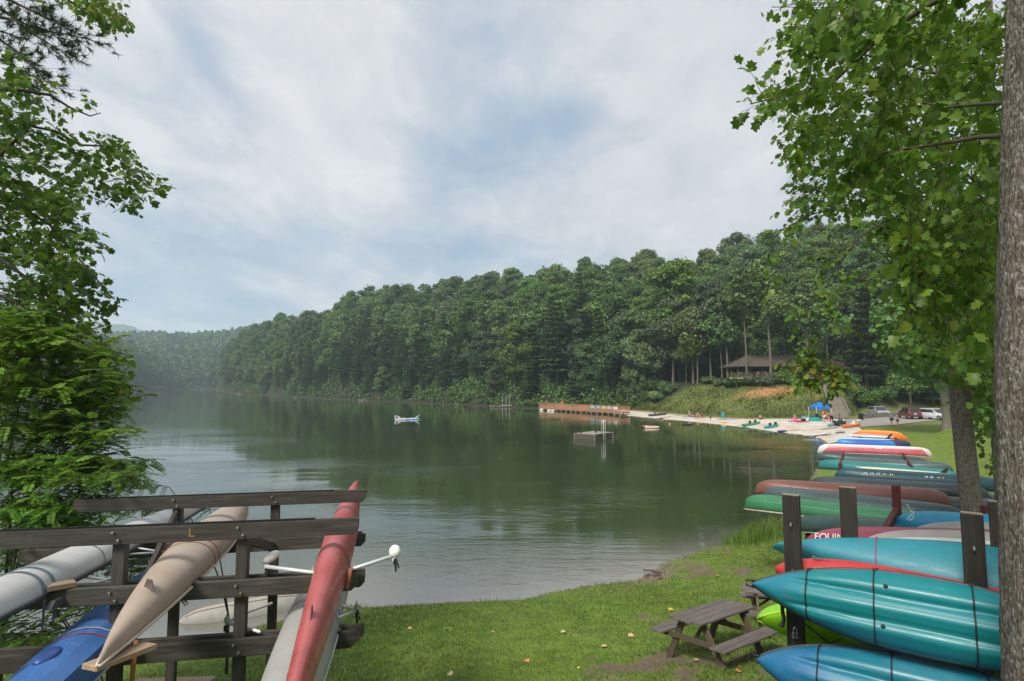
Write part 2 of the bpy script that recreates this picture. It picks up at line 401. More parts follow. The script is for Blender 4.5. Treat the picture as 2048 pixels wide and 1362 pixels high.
# ------------------------------------------------------------------ beach sheet and path sheet, draped on the ground
def strip(name, low, high, rows, n, mat, lift, label, cat):
    def res(p):
        p = np.array(p, float); d = np.r_[0, np.cumsum(np.hypot(*np.diff(p, axis=0).T))]; u = np.linspace(0, d[-1], n)
        return np.stack([np.interp(u, d, p[:, 0]), np.interp(u, d, p[:, 1])], 1)
    a, b = res(low), res(high); V = []
    for k in np.linspace(0, 1, rows):
        p = a * (1 - k) + b * k
        V.append(np.c_[p, hgt(p[:, 0], p[:, 1]) + lift])
    V = np.concatenate(V); Fs = np.array([(i * n + j, i * n + j + 1, (i + 1) * n + j + 1, (i + 1) * n + j) for i in range(rows - 1) for j in range(n - 1)])
    return link(name, mesh_np(name, V, Fs, [mat], smooth=True), kind='structure', label=label, cat=cat)
t = NT('sand'); v = t.pos(); n1 = t.noise(v, .5, 5, .6); n2 = t.noise(v, 4, 5, .7)
c = t.ramp(n1, [(.3, (.40, .33, .26)), (.55, (.55, .49, .42)), (.75, (.62, .57, .51))]); c = t.mix(t.maprange(n2, .55, .75, 0, .4), c, (.36, .29, .22)); t.bump(n2, .5, .05)
SAND = t.fin(c, .9, .2)
low = [tuple(G(x, y, -.02)[:2]) for x, y in [(1226, 829), (1300, 836), (1400, 845), (1500, 856), (1560, 865), (1610, 870), (1640, 878)]] + [(31.5, 57.5)]
low = [(x - .2, y - .6) for x, y in low]
high = [tuple(PX(x, Y, .7)[:2]) for x, Y in [(1226, 125.5), (1300, 113.5), (1400, 98), (1500, 89.5), (1600, 87), (1690, 86.5), (1705, 80)]] + [(37.5, 60)]
strip('beach', low, high, 26, 160, SAND, .045, 'pale sand beach between the lake and the grassy slope', 'beach')
t = NT('gravel_path'); v = t.pos(); n2 = t.noise(v, 6, 6, .7); c = t.ramp(n2, [(.3, (.20, .18, .16)), (.7, (.36, .33, .30))]); t.bump(n2, .4, .03)
lowp = [tuple(PX(x, Y, .6)[:2]) for x, Y in [(1672, 73), (1730, 71.5), (1790, 73.5), (1850, 80), (1960, 86), (2100, 90)]]
highp = [tuple(PX(x, Y, .6)[:2]) for x, Y in [(1690, 86), (1725, 86), (1800, 94), (1860, 98), (1960, 98), (2100, 98)]]
strip('path', lowp, highp, 14, 80, t.fin(c, .9, .2), .07, 'grey gravel path and car park beyond the lawn', 'path')
# ------------------------------------------------------------------ sky, sun
SUN_EL, SUN_AZ = math.radians(48), math.radians(215)       # azimuth from +Y (north) clockwise
w = bpy.data.worlds.new('World'); scene.world = w; w.use_nodes = True; nt = w.node_tree; N = nt.nodes; Lk = nt.links
class WT(NT):
    def __init__(s): s.t = nt; s.n = N; s.l = Lk; s.out = N['World Output']; s.b = N['Background']
wt = WT(); bg = wt.b
sky = N.new('ShaderNodeTexSky'); sky.sky_type = 'NISHITA'; sky.sun_disc = False; sky.sun_elevation = SUN_EL; sky.sun_rotation = SUN_AZ
sky.dust_density = 2.0; sky.altitude = 300
tc = N.new('ShaderNodeTexCoord'); d = tc.outputs['Generated']
sep = N.new('ShaderNodeSeparateXYZ'); Lk.new(d, sep.inputs[0])
zz = wt.math('ADD', wt.math('MAXIMUM', sep.outputs[2], 0.0), .16)
cb = N.new('ShaderNodeCombineXYZ'); Lk.new(wt.math('DIVIDE', sep.outputs[0], zz), cb.inputs[0]); Lk.new(wt.math('DIVIDE', sep.outputs[1], zz), cb.inputs[1])
wpl = N.new('ShaderNodeMapping'); Lk.new(cb.outputs[0], wpl.inputs[0]); wpl.inputs['Rotation'].default_value = (0, 0, .5); wpl.inputs['Scale'].default_value = (.9, .55, 1)
cn = wt.noise(wpl.outputs[0], 1.25, 7, .56, .35); cn2 = wt.noise(wpl.outputs[0], 5.0, 6, .6, .4); cn3 = wt.noise(wpl.outputs[0], .7, 3, .5)
def hole(x, y, wx_, wy_, amp):
    a, b, c = ray(x, y); n = Vector((a, b, c)).normalized()
    right = Vector((n.y, -n.x, 0)).normalized(); up = right.cross(n)
    dts = []
    for ax, ww in ((right, wx_ / F), (up, wy_ / F)):
        vm = N.new('ShaderNodeVectorMath'); vm.operation = 'DOT_PRODUCT'; Lk.new(d, vm.inputs[0]); vm.inputs[1].default_value = ax
        dts.append(wt.math('POWER', wt.math('ABSOLUTE', wt.math('DIVIDE', vm.outputs['Value'], ww)), 2.0))
    vm = N.new('ShaderNodeVectorMath'); vm.operation = 'DOT_PRODUCT'; Lk.new(d, vm.inputs[0]); vm.inputs[1].default_value = n
    e = wt.math('EXPONENT', wt.math('MULTIPLY', wt.math('ADD', dts[0], dts[1]), -1.0))
    return wt.math('MULTIPLY', wt.math('MULTIPLY', e, wt.math('GREATER_THAN', vm.outputs['Value'], 0.0)), amp)
acc = None
for hx in [(960, 330, 150, 70, .30), (1090, 240, 110, 55, .26), (300, 470, 330, 90, .22), (760, 490, 330, 40, .18), (390, 90, 60, 130, .16), (420, 240, 90, 120, .10), (940, 130, 120, 90, .08), (300, 600, 400, 60, .10),
           (600, 330, 160, 70, -.12), (1250, 420, 220, 80, -.12), (700, 120, 160, 100, -.08), (1400, 200, 260, 220, -.16)]:
    hnode = hole(*hx); acc = hnode if acc is None else wt.math('ADD', acc, hnode)
cov = wt.math('SUBTRACT', wt.math('ADD', wt.math('MULTIPLY', wt.math('SUBTRACT', cn, .5), 1.25), wt.math('ADD', wt.math('MULTIPLY', wt.math('SUBTRACT', cn2, .5), .48), .30)), acc)
cov = wt.maprange(cov, -.12, .38)
cloud = wt.ramp(wt.math('ADD', wt.math('MULTIPLY', cn2, .6), wt.math('MULTIPLY', cn3, .4)), [(.3, (5.1, 5.4, 5.95)), (.5, (6.4, 6.45, 6.7)), (.66, (7.7, 7.6, 7.65))])
# thin blue between the clouds: the sky seen through a milky veil
veil = wt.mix(.62, sky.outputs[0], (3.1, 4.6, 6.2))
colr = wt.mix(cov, veil, cloud)
Lk.new(colr, bg.inputs['Color']); bg.inputs['Strength'].default_value = .1
sd = bpy.data.lights.new('sun', 'SUN'); so = bpy.data.objects.new('sun', sd); COL.objects.link(so)
sd.energy = 4.2; sd.angle = math.radians(16); sd.color = (1, .955, .88)
sv = Vector((math.sin(SUN_AZ) * math.cos(SUN_EL), math.cos(SUN_AZ) * math.cos(SUN_EL), math.sin(SUN_EL)))
so.rotation_euler = (-sv).to_track_quat('-Z', 'Y').to_euler(); so.location = (0, -40, 80)
scene.view_settings.view_transform = 'Standard'; scene.view_settings.look = 'None'; scene.view_settings.exposure = 0.2; scene.view_settings.gamma = 1
# ------------------------------------------------------------------ air
t = bpy.data.materials.new('haze_air'); t.use_nodes = True; t.node_tree.nodes.clear()
o_ = t.node_tree.nodes.new('ShaderNodeOutputMaterial'); pv = t.node_tree.nodes.new('ShaderNodeVolumePrincipled')
pv.inputs['Color'].default_value = (.74, .89, 1, 1); pv.inputs['Density'].default_value = .00037; pv.inputs['Anisotropy'].default_value = .2
t.node_tree.links.new(pv.outputs[0], o_.inputs['Volume'])
hz = MB().box((-900, 1150, 158), (4600, 4300, 324)).build('haze', t, kind='stuff', label='thin blue summer haze over the lake and hills', cat='haze')
sc_ = scene.cycles
sc_.use_denoising = True; sc_.max_bounces = 8; sc_.diffuse_bounces = 5; sc_.glossy_bounces = 3; sc_.transmission_bounces = 4; sc_.volume_bounces = 1; sc_.transparent_max_bounces = 4
sc_.caustics_reflective = False; sc_.caustics_refractive = False
# ------------------------------------------------------------------ leaf materials
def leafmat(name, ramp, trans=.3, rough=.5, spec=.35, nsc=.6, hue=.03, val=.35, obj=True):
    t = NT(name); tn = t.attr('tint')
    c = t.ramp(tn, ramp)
    n = t.noise(t.pos(), nsc, 3, .6)
    hs = t.n.new('ShaderNodeHueSaturation'); t.link(c, hs.inputs['Color'])
    r = t.objrand() if obj else n
    t.link(t.maprange(r, 0, 1, .5 - hue, .5 + hue), hs.inputs['Hue'])
    rv = t.math('FRACT', t.math('MULTIPLY', r, 7.31)) if obj else n
    t.link(t.math('MULTIPLY', t.maprange(rv, 0, 1, 1 - val, 1 + val), t.maprange(n, .25, .75, .8, 1.2)), hs.inputs['Value'])
    if obj: t.link(t.maprange(t.math('FRACT', t.math('MULTIPLY', r, 3.77)), 0, 1, .75, 1.1), hs.inputs['Saturation'])
    t.fin(hs.outputs[0], rough, spec)
    tr = t.n.new('ShaderNodeBsdfTranslucent'); t.link(t.mix(.5, hs.outputs[0], (.12, .20, .02)), tr.inputs['Color'])
    mx = t.n.new('ShaderNodeMixShader'); mx.inputs[0].default_value = trans
    t.link(t.b.outputs[0], mx.inputs[1]); t.link(tr.outputs[0], mx.inputs[2]); t.link(mx.outputs[0], t.out.inputs['Surface'])
    return t.mat
def barkmat(name, c0, c1, c2, sc=1.0, lichen=None):
    t = NT(name); v = t.coord('Object', (sc, sc, sc * .28)); v2 = t.coord('Object', (sc, sc, sc * .8))
    n = t.noise(v, 34, 7, .75, .5); m = t.noise(v2, 30, 6, .75)
    vo = t.n.new('ShaderNodeTexVoronoi'); vo.feature = 'DISTANCE_TO_EDGE'; vo.inputs['Scale'].default_value = 46; t.link(v, vo.inputs['Vector'])
    c = t.ramp(n, [(.32, c0), (.5, c1), (.68, c2)])
    if lichen: c = t.mix(t.maprange(m, .5, .62), c, lichen)
    c = t.mix(t.maprange(vo.outputs['Distance'], 0, .10, .22, 0), c, tuple(q * .35 for q in c0))
    t.bump(t.math('ADD', n, t.math('MULTIPLY', t.maprange(vo.outputs['Distance'], 0, .2), .35)), .9, .025)
    return t.fin(c, .9, .15)
BROAD = leafmat('broadleaf_foliage', [(0, (.062, .12, .023)), (.5, (.112, .20, .036)), (1, (.19, .285, .055))], hue=.025, val=.28)
PINE = leafmat('pine_foliage', [(0, (.036, .075, .024)), (.5, (.068, .13, .036)), (1, (.12, .19, .050))], hue=.018, val=.3, trans=.15)
YOUNG = leafmat('sapling_foliage', [(0, (.05, .10, .018)), (.5, (.09, .17, .03)), (1, (.14, .23, .05))], hue=.02, val=.2)
BRIGHT = leafmat('bright_oak_foliage', [(0, (.06, .12, .022)), (.5, (.12, .21, .038)), (1, (.20, .30, .06))], hue=.015, val=.15)
GREY = leafmat('grey_foliage', [(0, (.055, .08, .032)), (.5, (.095, .125, .058)), (1, (.14, .175, .09))], hue=.01, val=.15)
OLIVE = leafmat('olive_foliage', [(0, (.065, .10, .018)), (.5, (.13, .175, .034)), (1, (.21, .255, .055))], hue=.015, val=.2)
DEEP = leafmat('bluish_foliage', [(0, (.034, .075, .026)), (.5, (.065, .13, .042)), (1, (.12, .20, .062))], hue=.015, val=.2)
BARKF = barkmat('forest_bark', (.07, .055, .042), (.15, .125, .10), (.24, .21, .175), .5)
# ------------------------------------------------------------------ leaf clumps
def quads(C, Nn, size, asp=.7, jit=.6):
    """one leaf-clump face per centre, roughly facing Nn; bent a little: 2 quads sharing an edge are too dear for far trees, so one kite each"""
    n = len(C); Nn = Nn + rng.normal(0, jit, (n, 3)); Nn /= np.linalg.norm(Nn, axis=1, keepdims=True) + 1e-9
    a = np.cross(Nn, rng.normal(0, 1, (n, 3))); a /= np.linalg.norm(a, axis=1, keepdims=True) + 1e-9
    b = np.cross(Nn, a); s = np.asarray(size).reshape(-1, 1) * np.ones((n, 1))
    w = asp
    V = np.stack([C - a * s, C - b * s * w + Nn * s * .15, C + a * s, C + b * s * w + Nn * s * .15], 1).reshape(-1, 3)
    return V, np.arange(n * 4).reshape(n, 4)
def puff(cn, c, r, sc, n, size, out):
    """a lumpy puff of leaf clumps: most on the shell, thinner below"""
    d = rng.normal(0, 1, (n, 3)); d /= np.linalg.norm(d, axis=1, keepdims=True)
    d[:, 2] = np.where(d[:, 2] < -.2, d[:, 2] * rng.uniform(.2, 1, n), d[:, 2])
    rr = r * (1.08 - .72 * rng.random(n) ** 1.35) * (1 + .16 * np.sin(d[:, 0] * 5 + c[0] * 3) * np.sin(d[:, 1] * 5 + c[1] * 2))
    p = np.array(c) + d * rr[:, None] * np.array(sc)
    out.append((p, d + np.array([0, 0, .35]), size * rng.uniform(.6, 1.25, n)))
def crown_arrays(kind, h, rad, nface, size, base=.3):
    out = []
    if kind == 'broad':
        k = int(rng.integers(24, 34)); npf = nface // k
        for i in range(k):
            u = (i + rng.random()) / k; z = h * (base + (1 - base) * u ** .85)
            t = (z / h - base) / (1 - base); rr = rad * (math.sin(PI * min(1, .14 + .80 * t)) ** .75) * rng.uniform(.55, .95)
            a = rng.uniform(0, 2 * PI); pr = rad * rng.uniform(.20, .46) * (1.12 - .4 * t)
            puff(0, (math.cos(a) * (rr - pr * .4), math.sin(a) * (rr - pr * .4), min(z, h - pr * .75)), pr, (1.08, 1.08, .82), npf, size, out)
    elif kind == 'slim':
        k = 14; npf = nface // k
        for i in range(k):
            t = (i + rng.random()) / k; z = h * (base + (1 - base) * t); a = rng.uniform(0, 2 * PI)
            rr = rad * (1 - t) ** .6 * rng.uniform(.2, .7); pr = rad * rng.uniform(.4, .6) * (1.1 - .65 * t)
            puff(0, (math.cos(a) * rr, math.sin(a) * rr, min(z, h - pr * .8)), pr, (1, 1, 1.1), npf, size, out)
    else:   # layered conifer: flat sprays on tiers of limbs
        tiers = int(rng.integers(13, 17)); per = nface // (tiers * 5)
        for i in range(tiers):
            t = (i + .2 * rng.random()) / tiers; z = h * (base + (1 - base) * t); lim = int(rng.integers(4, 7)); a0 = rng.uniform(0, 6.28)
            L = rad * (1.02 - t) ** .72 * rng.uniform(.75, 1.1) * (1 if t > .12 else .8)
            for j in range(lim):
                a = a0 + j * 2 * PI / lim + rng.normal(0, .25); n = max(8, int(per * (1.25 - t)))
                ll = L * rng.uniform(.7, 1.12); u = rng.random(n) ** .7
                wdt = .34 * ll * np.sin(PI * np.clip(u * .9 + .1, 0, 1)) ** .8
                lat = rng.uniform(-1, 1, n) * wdt
                x = math.cos(a) * u * ll - math.sin(a) * lat; y = math.sin(a) * u * ll + math.cos(a) * lat
                zz = z + u * ll * (.10 + .25 * t) - .12 * ll * u * u + rng.normal(0, .10 + .014 * ll, n)
                out.append((np.stack([x, y, zz], 1), np.tile([0, 0, 1.0], (n, 1)) + np.stack([x, y, zz * 0], 1) * .03, size * rng.uniform(.6, 1.2, n)))
    C = np.concatenate([o[0] for o in out]); Nn = np.concatenate([o[1] for o in out]); S = np.concatenate([o[2] for o in out])
    V, Fc = quads(C, Nn, S, .62 if kind == 'pine' else .75, .35 if kind == 'pine' else .8)
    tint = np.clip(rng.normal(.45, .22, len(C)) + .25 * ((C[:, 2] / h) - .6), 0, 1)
    return V, Fc, tint
def trunk_mesh(name, h, r, mat, lean=0.0, limbs=4, base=.3, crad=3):
    m = MB(); pts = [(lean * (i / 6) ** 2 * h * .1 + .05 * math.sin(i), .06 * math.cos(i * 1.7), h * .82 * i / 6) for i in range(7)]
    m.tube([(0, 0, -.6)] + pts, [r * 1.5, r * 1.22] + [r * (1 - .82 * i / 6) for i in range(1, 7)], 8)
    for i in range(limbs):
        z = h * (base + .1 + .5 * i / max(1, limbs)); a = i * 2.4; k = 1 - z / h
        m.tube([(0, 0, z), (math.cos(a) * crad * .35, math.sin(a) * crad * .35, z + crad * .25), (math.cos(a) * crad * .7, math.sin(a) * crad * .7, z + crad * .4)], [r * k * .7, r * k * .45, r * k * .15], 5)
    return mesh_np(name, m.v, m.f, [mat], smooth=True)
KINDS = []
for kind, h, rad, base in [('broad', 17, 5.2, .22), ('broad', 19, 5.6, .3), ('broad', 15, 5.4, .18), ('broad', 21, 5.2, .34), ('broad', 16, 4.4, .25),
                           ('pine', 20, 4.6, .10), ('pine', 23, 4.4, .22), ('pine', 17, 4.8, .06), ('slim', 15, 3.2, .12)]:
    V, Fc, ti = crown_arrays(kind, h, rad, 12500 if kind != 'slim' else 6500, .24 if kind != 'pine' else .29, base)
    mt = PINE if kind == 'pine' else BROAD
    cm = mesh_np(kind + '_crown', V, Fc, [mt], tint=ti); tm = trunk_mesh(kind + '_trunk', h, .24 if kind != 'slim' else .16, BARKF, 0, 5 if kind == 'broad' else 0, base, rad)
    KINDS.append((kind, h, rad, cm, tm))
def put_tree(ki, p, sc, rz, name, label, group=None, sx=1.0, cm=None, hscale=1.0):
    kind, h, rad, c, tm = KINDS[ki]
    M = Matrix.Translation((p[0], p[1], p[2] - .2)) @ Matrix.Rotation(rz, 4, 'Z') @ Matrix.Diagonal((sc * sx, sc * sx, sc * hscale, 1))
    r = thing(name, label, 'tree', M=M, group=group)
    link('trunk', tm, r); cr = link('crown', c, r)
    if kind != 'pine':
        k = rng.random(); alt = BRIGHT if k < .22 else GREY if k < .32 else OLIVE if k < .46 else DEEP if k < .56 else None
        if alt: cr.material_slots[0].link = 'OBJECT'; cr.material_slots[0].material = alt
    return r
# ------------------------------------------------------------------ sites of the woods
cand = []
CLEAR = [(PX(1460, 104, 0).x, PX(1720, 104, 0).x, 101.0, 119.0)]
def clear(x, y):
    for a, b, c, d_ in CLEAR:
        if a < x < b and c < y < d_: return True
    return False
def woods(px0, px1, qmax, step0, stepk, seedq=0):
    r0, r1 = _ratio(px0), _ratio(px1); q = 1.0
    while q < qmax:
        sp = step0 + stepk * q
        r = r0
        while r < r1:
            ft = float(np.interp(r, FRr, FX[:, 1])); Y = ft + q
            rr_ = r + rng.uniform(-.4, .4) * sp / Y; YY = Y + rng.uniform(-.45, .45) * sp
            r += sp / Y
            x = rr_ * YY; f2 = float(np.interp(rr_, FRr, FX[:, 1])); tl = float(np.interp(rr_, tlr, TL[:, 1]))
            pxx = 1024 + F * 1.01 * rr_
            if YY - f2 < tl + .4 or clear(x, YY) or (1195 < pxx < 1294 and YY - f2 < 5.5) or (910 < pxx < 980 and YY - f2 < 5): continue
            cand.append((x, YY, YY - f2))
        q += sp * .85
woods(440, 2300, 175, 5.2, .028)
woods(-120, 322, 110, 9, .04)
cand = np.array(cand); cz = hgt(cand[:, 0], cand[:, 1]); ck = []
for i, (x, y, q) in enumerate(cand):
    px = 1024 + 1138 * 1.01 * x / y
    pp = .68 if (q < 22 and 600 < px < 1200) else (.50 if q < 40 and px > 1480 else .25 if q < 30 else .08 if q < 60 else 0.0)
    if px < 440: pp = .22
    ki = int(rng.choice([5, 6, 7])) if rng.random() < pp else int(rng.choice([0, 1, 2, 3, 4, 8], p=[.22, .2, .2, .16, .14, .08]))
    s = rng.uniform(.78, 1.12)
    if q < 6 and px < 1290: s *= .72
    if q > 110: s *= .9
    ck.append((ki, s))
# which stand out most in the picture: front to back over picture columns
ordr = np.argsort(cand[:, 1]); colmin = np.full(2400, 2000.0); area = np.zeros(len(cand))
for i in ordr:
    x, y, q = cand[i]; ki, s = ck[i]; kind, h, rad, _, _ = KINDS[ki]
    ztop = cz[i] + h * s; v0 = (ztop - H) / y; v = (v0 * CP - SP) / (CP + v0 * SP); yt = 681 - v * F
    pc = 1024 + F * 1.01 * x / y; hw = rad * s * F / y * .8; a = int(max(0, pc - hw + 150)); b = int(min(2399, pc + hw + 150))
    if b <= a: continue
    seg = colmin[a:b]; lift = np.sqrt(np.clip(1 - np.linspace(-1, 1, b - a) ** 2, 0, 1)) * .5 + .5
    yy = 2000 * (1 - lift) + yt * lift if False else yt + (1 - lift) * h * s * F / y * .5
    area[i] = np.clip(np.minimum(seg, 860) - yy, 0, None).sum(); colmin[a:b] = np.minimum(seg, yy)
    if b < 150 or a > 2048 + 150: area[i] = 0
rank = np.argsort(-area); NI = 285
chosen = set(int(i) for i in rank[:NI])
GRP = 'trees of the wooded hills around the lake'
def tree_label(kind, q, px, y):
    k = {'broad': 'rounded leafy', 'pine': 'dark layered pine', 'slim': 'slender leafy'}[kind]
    if px < 440: wh = 'in the dim woods on the bank behind the leafy bush'
    elif px < 640: wh = 'on the hazy end of the wooded hill by the narrow lake arm'
    elif px < 1075: wh = 'high on the wooded hill beyond the floating loungers' if q > 24 else 'along the far waterline beyond the floating loungers'
    elif px < 1290: wh = 'on the wooded hill behind the swimming pier' if q > 24 else 'close behind the swimming pier'
    else: wh = 'on the hill above the pavilion' if q > 45 else 'close around the pavilion and its grassy slope'
    return f"{k} tree {wh}" if kind != 'pine' else f"{k} {wh}"
sv_, sf_, st_, nv = [], [], [], 0
LOW = [crown_arrays(k, h, r, 1700, .46 if k != 'pine' else .52, b) for k, h, r, b in [('broad', 17, 5.2, .2), ('broad', 19, 5.4, .3), ('pine', 20, 4.4, .12)]]
def add_low(x, y, z, s, kk, ht=1.0):
    global nv
    V, Fc, ti = LOW[kk]; a = rng.uniform(0, 6.28); ca, sa = math.cos(a), math.sin(a)
    W = np.stack([(V[:, 0] * ca - V[:, 1] * sa) * s + x, (V[:, 0] * sa + V[:, 1] * ca) * s + y, V[:, 2] * s * ht + z], 1)
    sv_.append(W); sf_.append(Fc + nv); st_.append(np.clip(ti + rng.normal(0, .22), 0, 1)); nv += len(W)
for i, (x, y, q) in enumerate(cand):
    ki, s = ck[i]; px = 1024 + 1138 * 1.01 * x / y
    if i in chosen:
        kind = KINDS[ki][0]; nm = {'broad': 'leafy_tree', 'pine': 'pine_tree', 'slim': 'slender_tree'}[kind]
        put_tree(ki, (x, y, cz[i]), s, rng.uniform(0, 6.28), nm, tree_label(kind, q, px, y), GRP, sx=rng.uniform(.88, 1.15))
    else:
        add_low(x, y, cz[i], s, 2 if KINDS[ki][0] == 'pine' else int(rng.integers(0, 2)))
FARLEAF = leafmat('far_forest_foliage', [(0, (.040, .085, .018)), (.5, (.085, .16, .030)), (1, (.16, .25, .055))], hue=.02, val=.25, obj=False, nsc=.02)
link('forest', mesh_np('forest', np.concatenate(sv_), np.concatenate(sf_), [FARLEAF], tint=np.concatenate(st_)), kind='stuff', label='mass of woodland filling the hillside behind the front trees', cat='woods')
# far valley woods at the narrow end of the lake
sv_, sf_, st_, nv = [], [], [], 0
LOW = [crown_arrays('broad', 15, 5.8, 110, 1.9, .1), crown_arrays('broad', 17, 5.6, 110, 1.9, .2), crown_arrays('pine', 19, 4.6, 110, 1.7, .1)]
fp = []
r = _ratio(210); 
while r < _ratio(600):
    Y = 655.0
    while Y < 1130:
        rr_ = r + rng.uniform(-.5, .5) * 9 / Y; YY = Y + rng.uniform(-4.5, 4.5)
        if _ratio(318) < rr_ < _ratio(452) or YY > 760: fp.append((rr_ * YY, YY))
        Y += 10.5
    r += 9.0 / 850
fp = np.array(fp); fz = hgt(fp[:, 0], fp[:, 1])
for (x, y), z in zip(fp, fz): add_low(x, y, z, rng.uniform(.55, 1.0) * (.6 if y < 672 else 1), int(rng.choice([0, 1, 2], p=[.45, .4, .15])))
link('far_forest', mesh_np('far_forest', np.concatenate(sv_), np.concatenate(sf_), [FARLEAF], tint=np.concatenate(st_)), kind='stuff', label='hazy woods of the valley beyond the narrow arm of the lake', cat='woods')
# ------------------------------------------------------------------ trees that stand out
def one(ki, px, q, hpx_top, label, name, sx=1.0, mat=None):
    r = _ratio(px); Y = float(np.interp(r, FRr, FX[:, 1])) + q; x = r * Y; z = gz(x, Y)
    top = P(px, hpx_top, Y).z; kind, h, rad, c, tm = KINDS[ki]; sc = (top - z) / h
    M = Matrix.Translation((x, Y, z - .2)) @ Matrix.Rotation(px * 1.7, 4, 'Z') @ Matrix.Diagonal((sc * sx, sc * sx, sc, 1))
    o = thing(name, label, 'tree', M=M); link('trunk', tm, o); cr = link('crown', c, o)
    if mat:
        c2 = c.copy(); c2.materials.clear(); c2.materials.append(mat); cr.data = c2
    return o
one(1, 1362, 24, 522, 'tall bright green broad tree rising over the wood behind the grassy slope', 'broad_oak_tree', 1.15, BRIGHT)
one(3, 1425, 20, 560, 'grey-green feathery tree just beside the tall bright broad tree', 'feathery_tree', .9, GREY)
one(2, 1480, 118, 468, 'open gappy crowned tree standing highest on the skyline above the pavilion', 'skyline_tree', 1.0)
for px, lab in [(1215, 'sapling'), (1241, 'sapling'), (1268, 'sapling'), (1286, 'sapling')]:
    one(8, px, 3.0 + (px % 7) * .3, 745 + (px * 7) % 22, {1215: 'first light green sapling behind the pier towels, next to the dark pines', 1241: 'second light green sapling from the dark pines behind the pier', 1268: 'slim light green sapling between two others at the foot of the wood', 1286: 'light green sapling nearest the grassy slope behind the pier'}[px], 'sapling', 1.25, YOUNG)
one(8, 592, 2.0, 735, 'pale light green young tree leaning over the far shore', 'young_tree', 1.1, YOUNG)
# bare stemmed trees in front of and beside the pavilion
tall = [(1292, 7, 700, .16), (1375, 18, 640, .15), (1398, 17, 632, .17), (1447, 17.5, 640, .14), (1459, 18, 600, .26), (1497, 15.5, 560, .22), (1546, 16.5, 540, .30), (1574, 27, 590, .16), (1622, 17, 580, .38), (1660, 10.5, 590, .22)]
labs = ['thin grey stemmed tree at the bottom edge of the grassy slope', 'thin straight tree at the top of the slope, apart from the pavilion', 'pale straight trunk beside another at the slope top, well off the pavilion',
        'slim trunk close beside a thicker one at the open end of the pavilion deck', 'thick pale trunk at the open end of the pavilion deck', 'mottled trunk standing before the corner of the pavilion roof', 'tall thick tan trunk before the middle of the pavilion', 'thin trunk rising behind the pavilion roof',
        'broadest grey trunk near the top of the wooden stairs', 'dark slim trunk on the bank beside the wooden stairs']
for (px, q, ytop, rr_), lab in zip(tall, labs):
    r = _ratio(px); Y = float(np.interp(r, FRr, FX[:, 1])) + q; x = r * Y; z = gz(x, Y); top = P(px, ytop, Y).z; h = top - z
    o = thing('bare_stemmed_tree', lab, 'tree', (x, Y, z), group='tall trunks around the pavilion')
    link('trunk', trunk_mesh('trunk', h * 1.1, rr_, BARKF, rng.uniform(-.25, .25), 2, .6, 2), o)
    V, Fc, ti = crown_arrays('broad' if px % 2 else 'slim', h * 1.12, rng.uniform(3.0, 4.2), 3200, .34, .56)
    link('crown', mesh_np('crown', V, Fc, [BROAD], tint=ti), o)
# shrubs
def shrub(name, p, rad, hh, mat, label, n=1500, size=.22, group=None):
    out = []
    for i in range(9):
        a = rng.uniform(0, 6.28); d_ = rng.uniform(0, .62) * rad; pr = rng.uniform(.36, .55)
        puff(0, (math.cos(a) * d_, math.sin(a) * d_, hh * rng.uniform(.3, .62)), pr * rad, (1, 1, hh / rad * .72), n // 9, size, out)
    C = np.concatenate([o[0] for o in out]); C[:, 2] = np.maximum(C[:, 2], .02); V, Fc = quads(C, np.concatenate([o[1] for o in out]), np.concatenate([o[2] for o in out]), .7, .5)
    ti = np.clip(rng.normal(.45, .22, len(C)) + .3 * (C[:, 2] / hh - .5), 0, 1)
    o = thing(name, label, 'shrub', p, group=group)
    link('foliage', mesh_np('foliage', V, Fc, [mat], tint=ti), o)
    m = MB()
    for i in range(5):
        a = i * 1.3; m.tube([(0, 0, -.2), (math.cos(a) * rad * .25, math.sin(a) * rad * .25, hh * .4), (math.cos(a) * rad * .5, math.sin(a) * rad * .5, hh * .7)], [.05, .035, .015], 5)
    link('stem', mesh_np('stem', m.v, m.f, [BARKF], smooth=True), o)
    return o
pB = G(945, 808, 0); shrub('round_shrub', (pB.x, pB.y + 2.2, .1), 5.8, 5.2, BRIGHT, 'pale rounded willowy bush leaning over the far shore beyond the raft', 9000, .36)
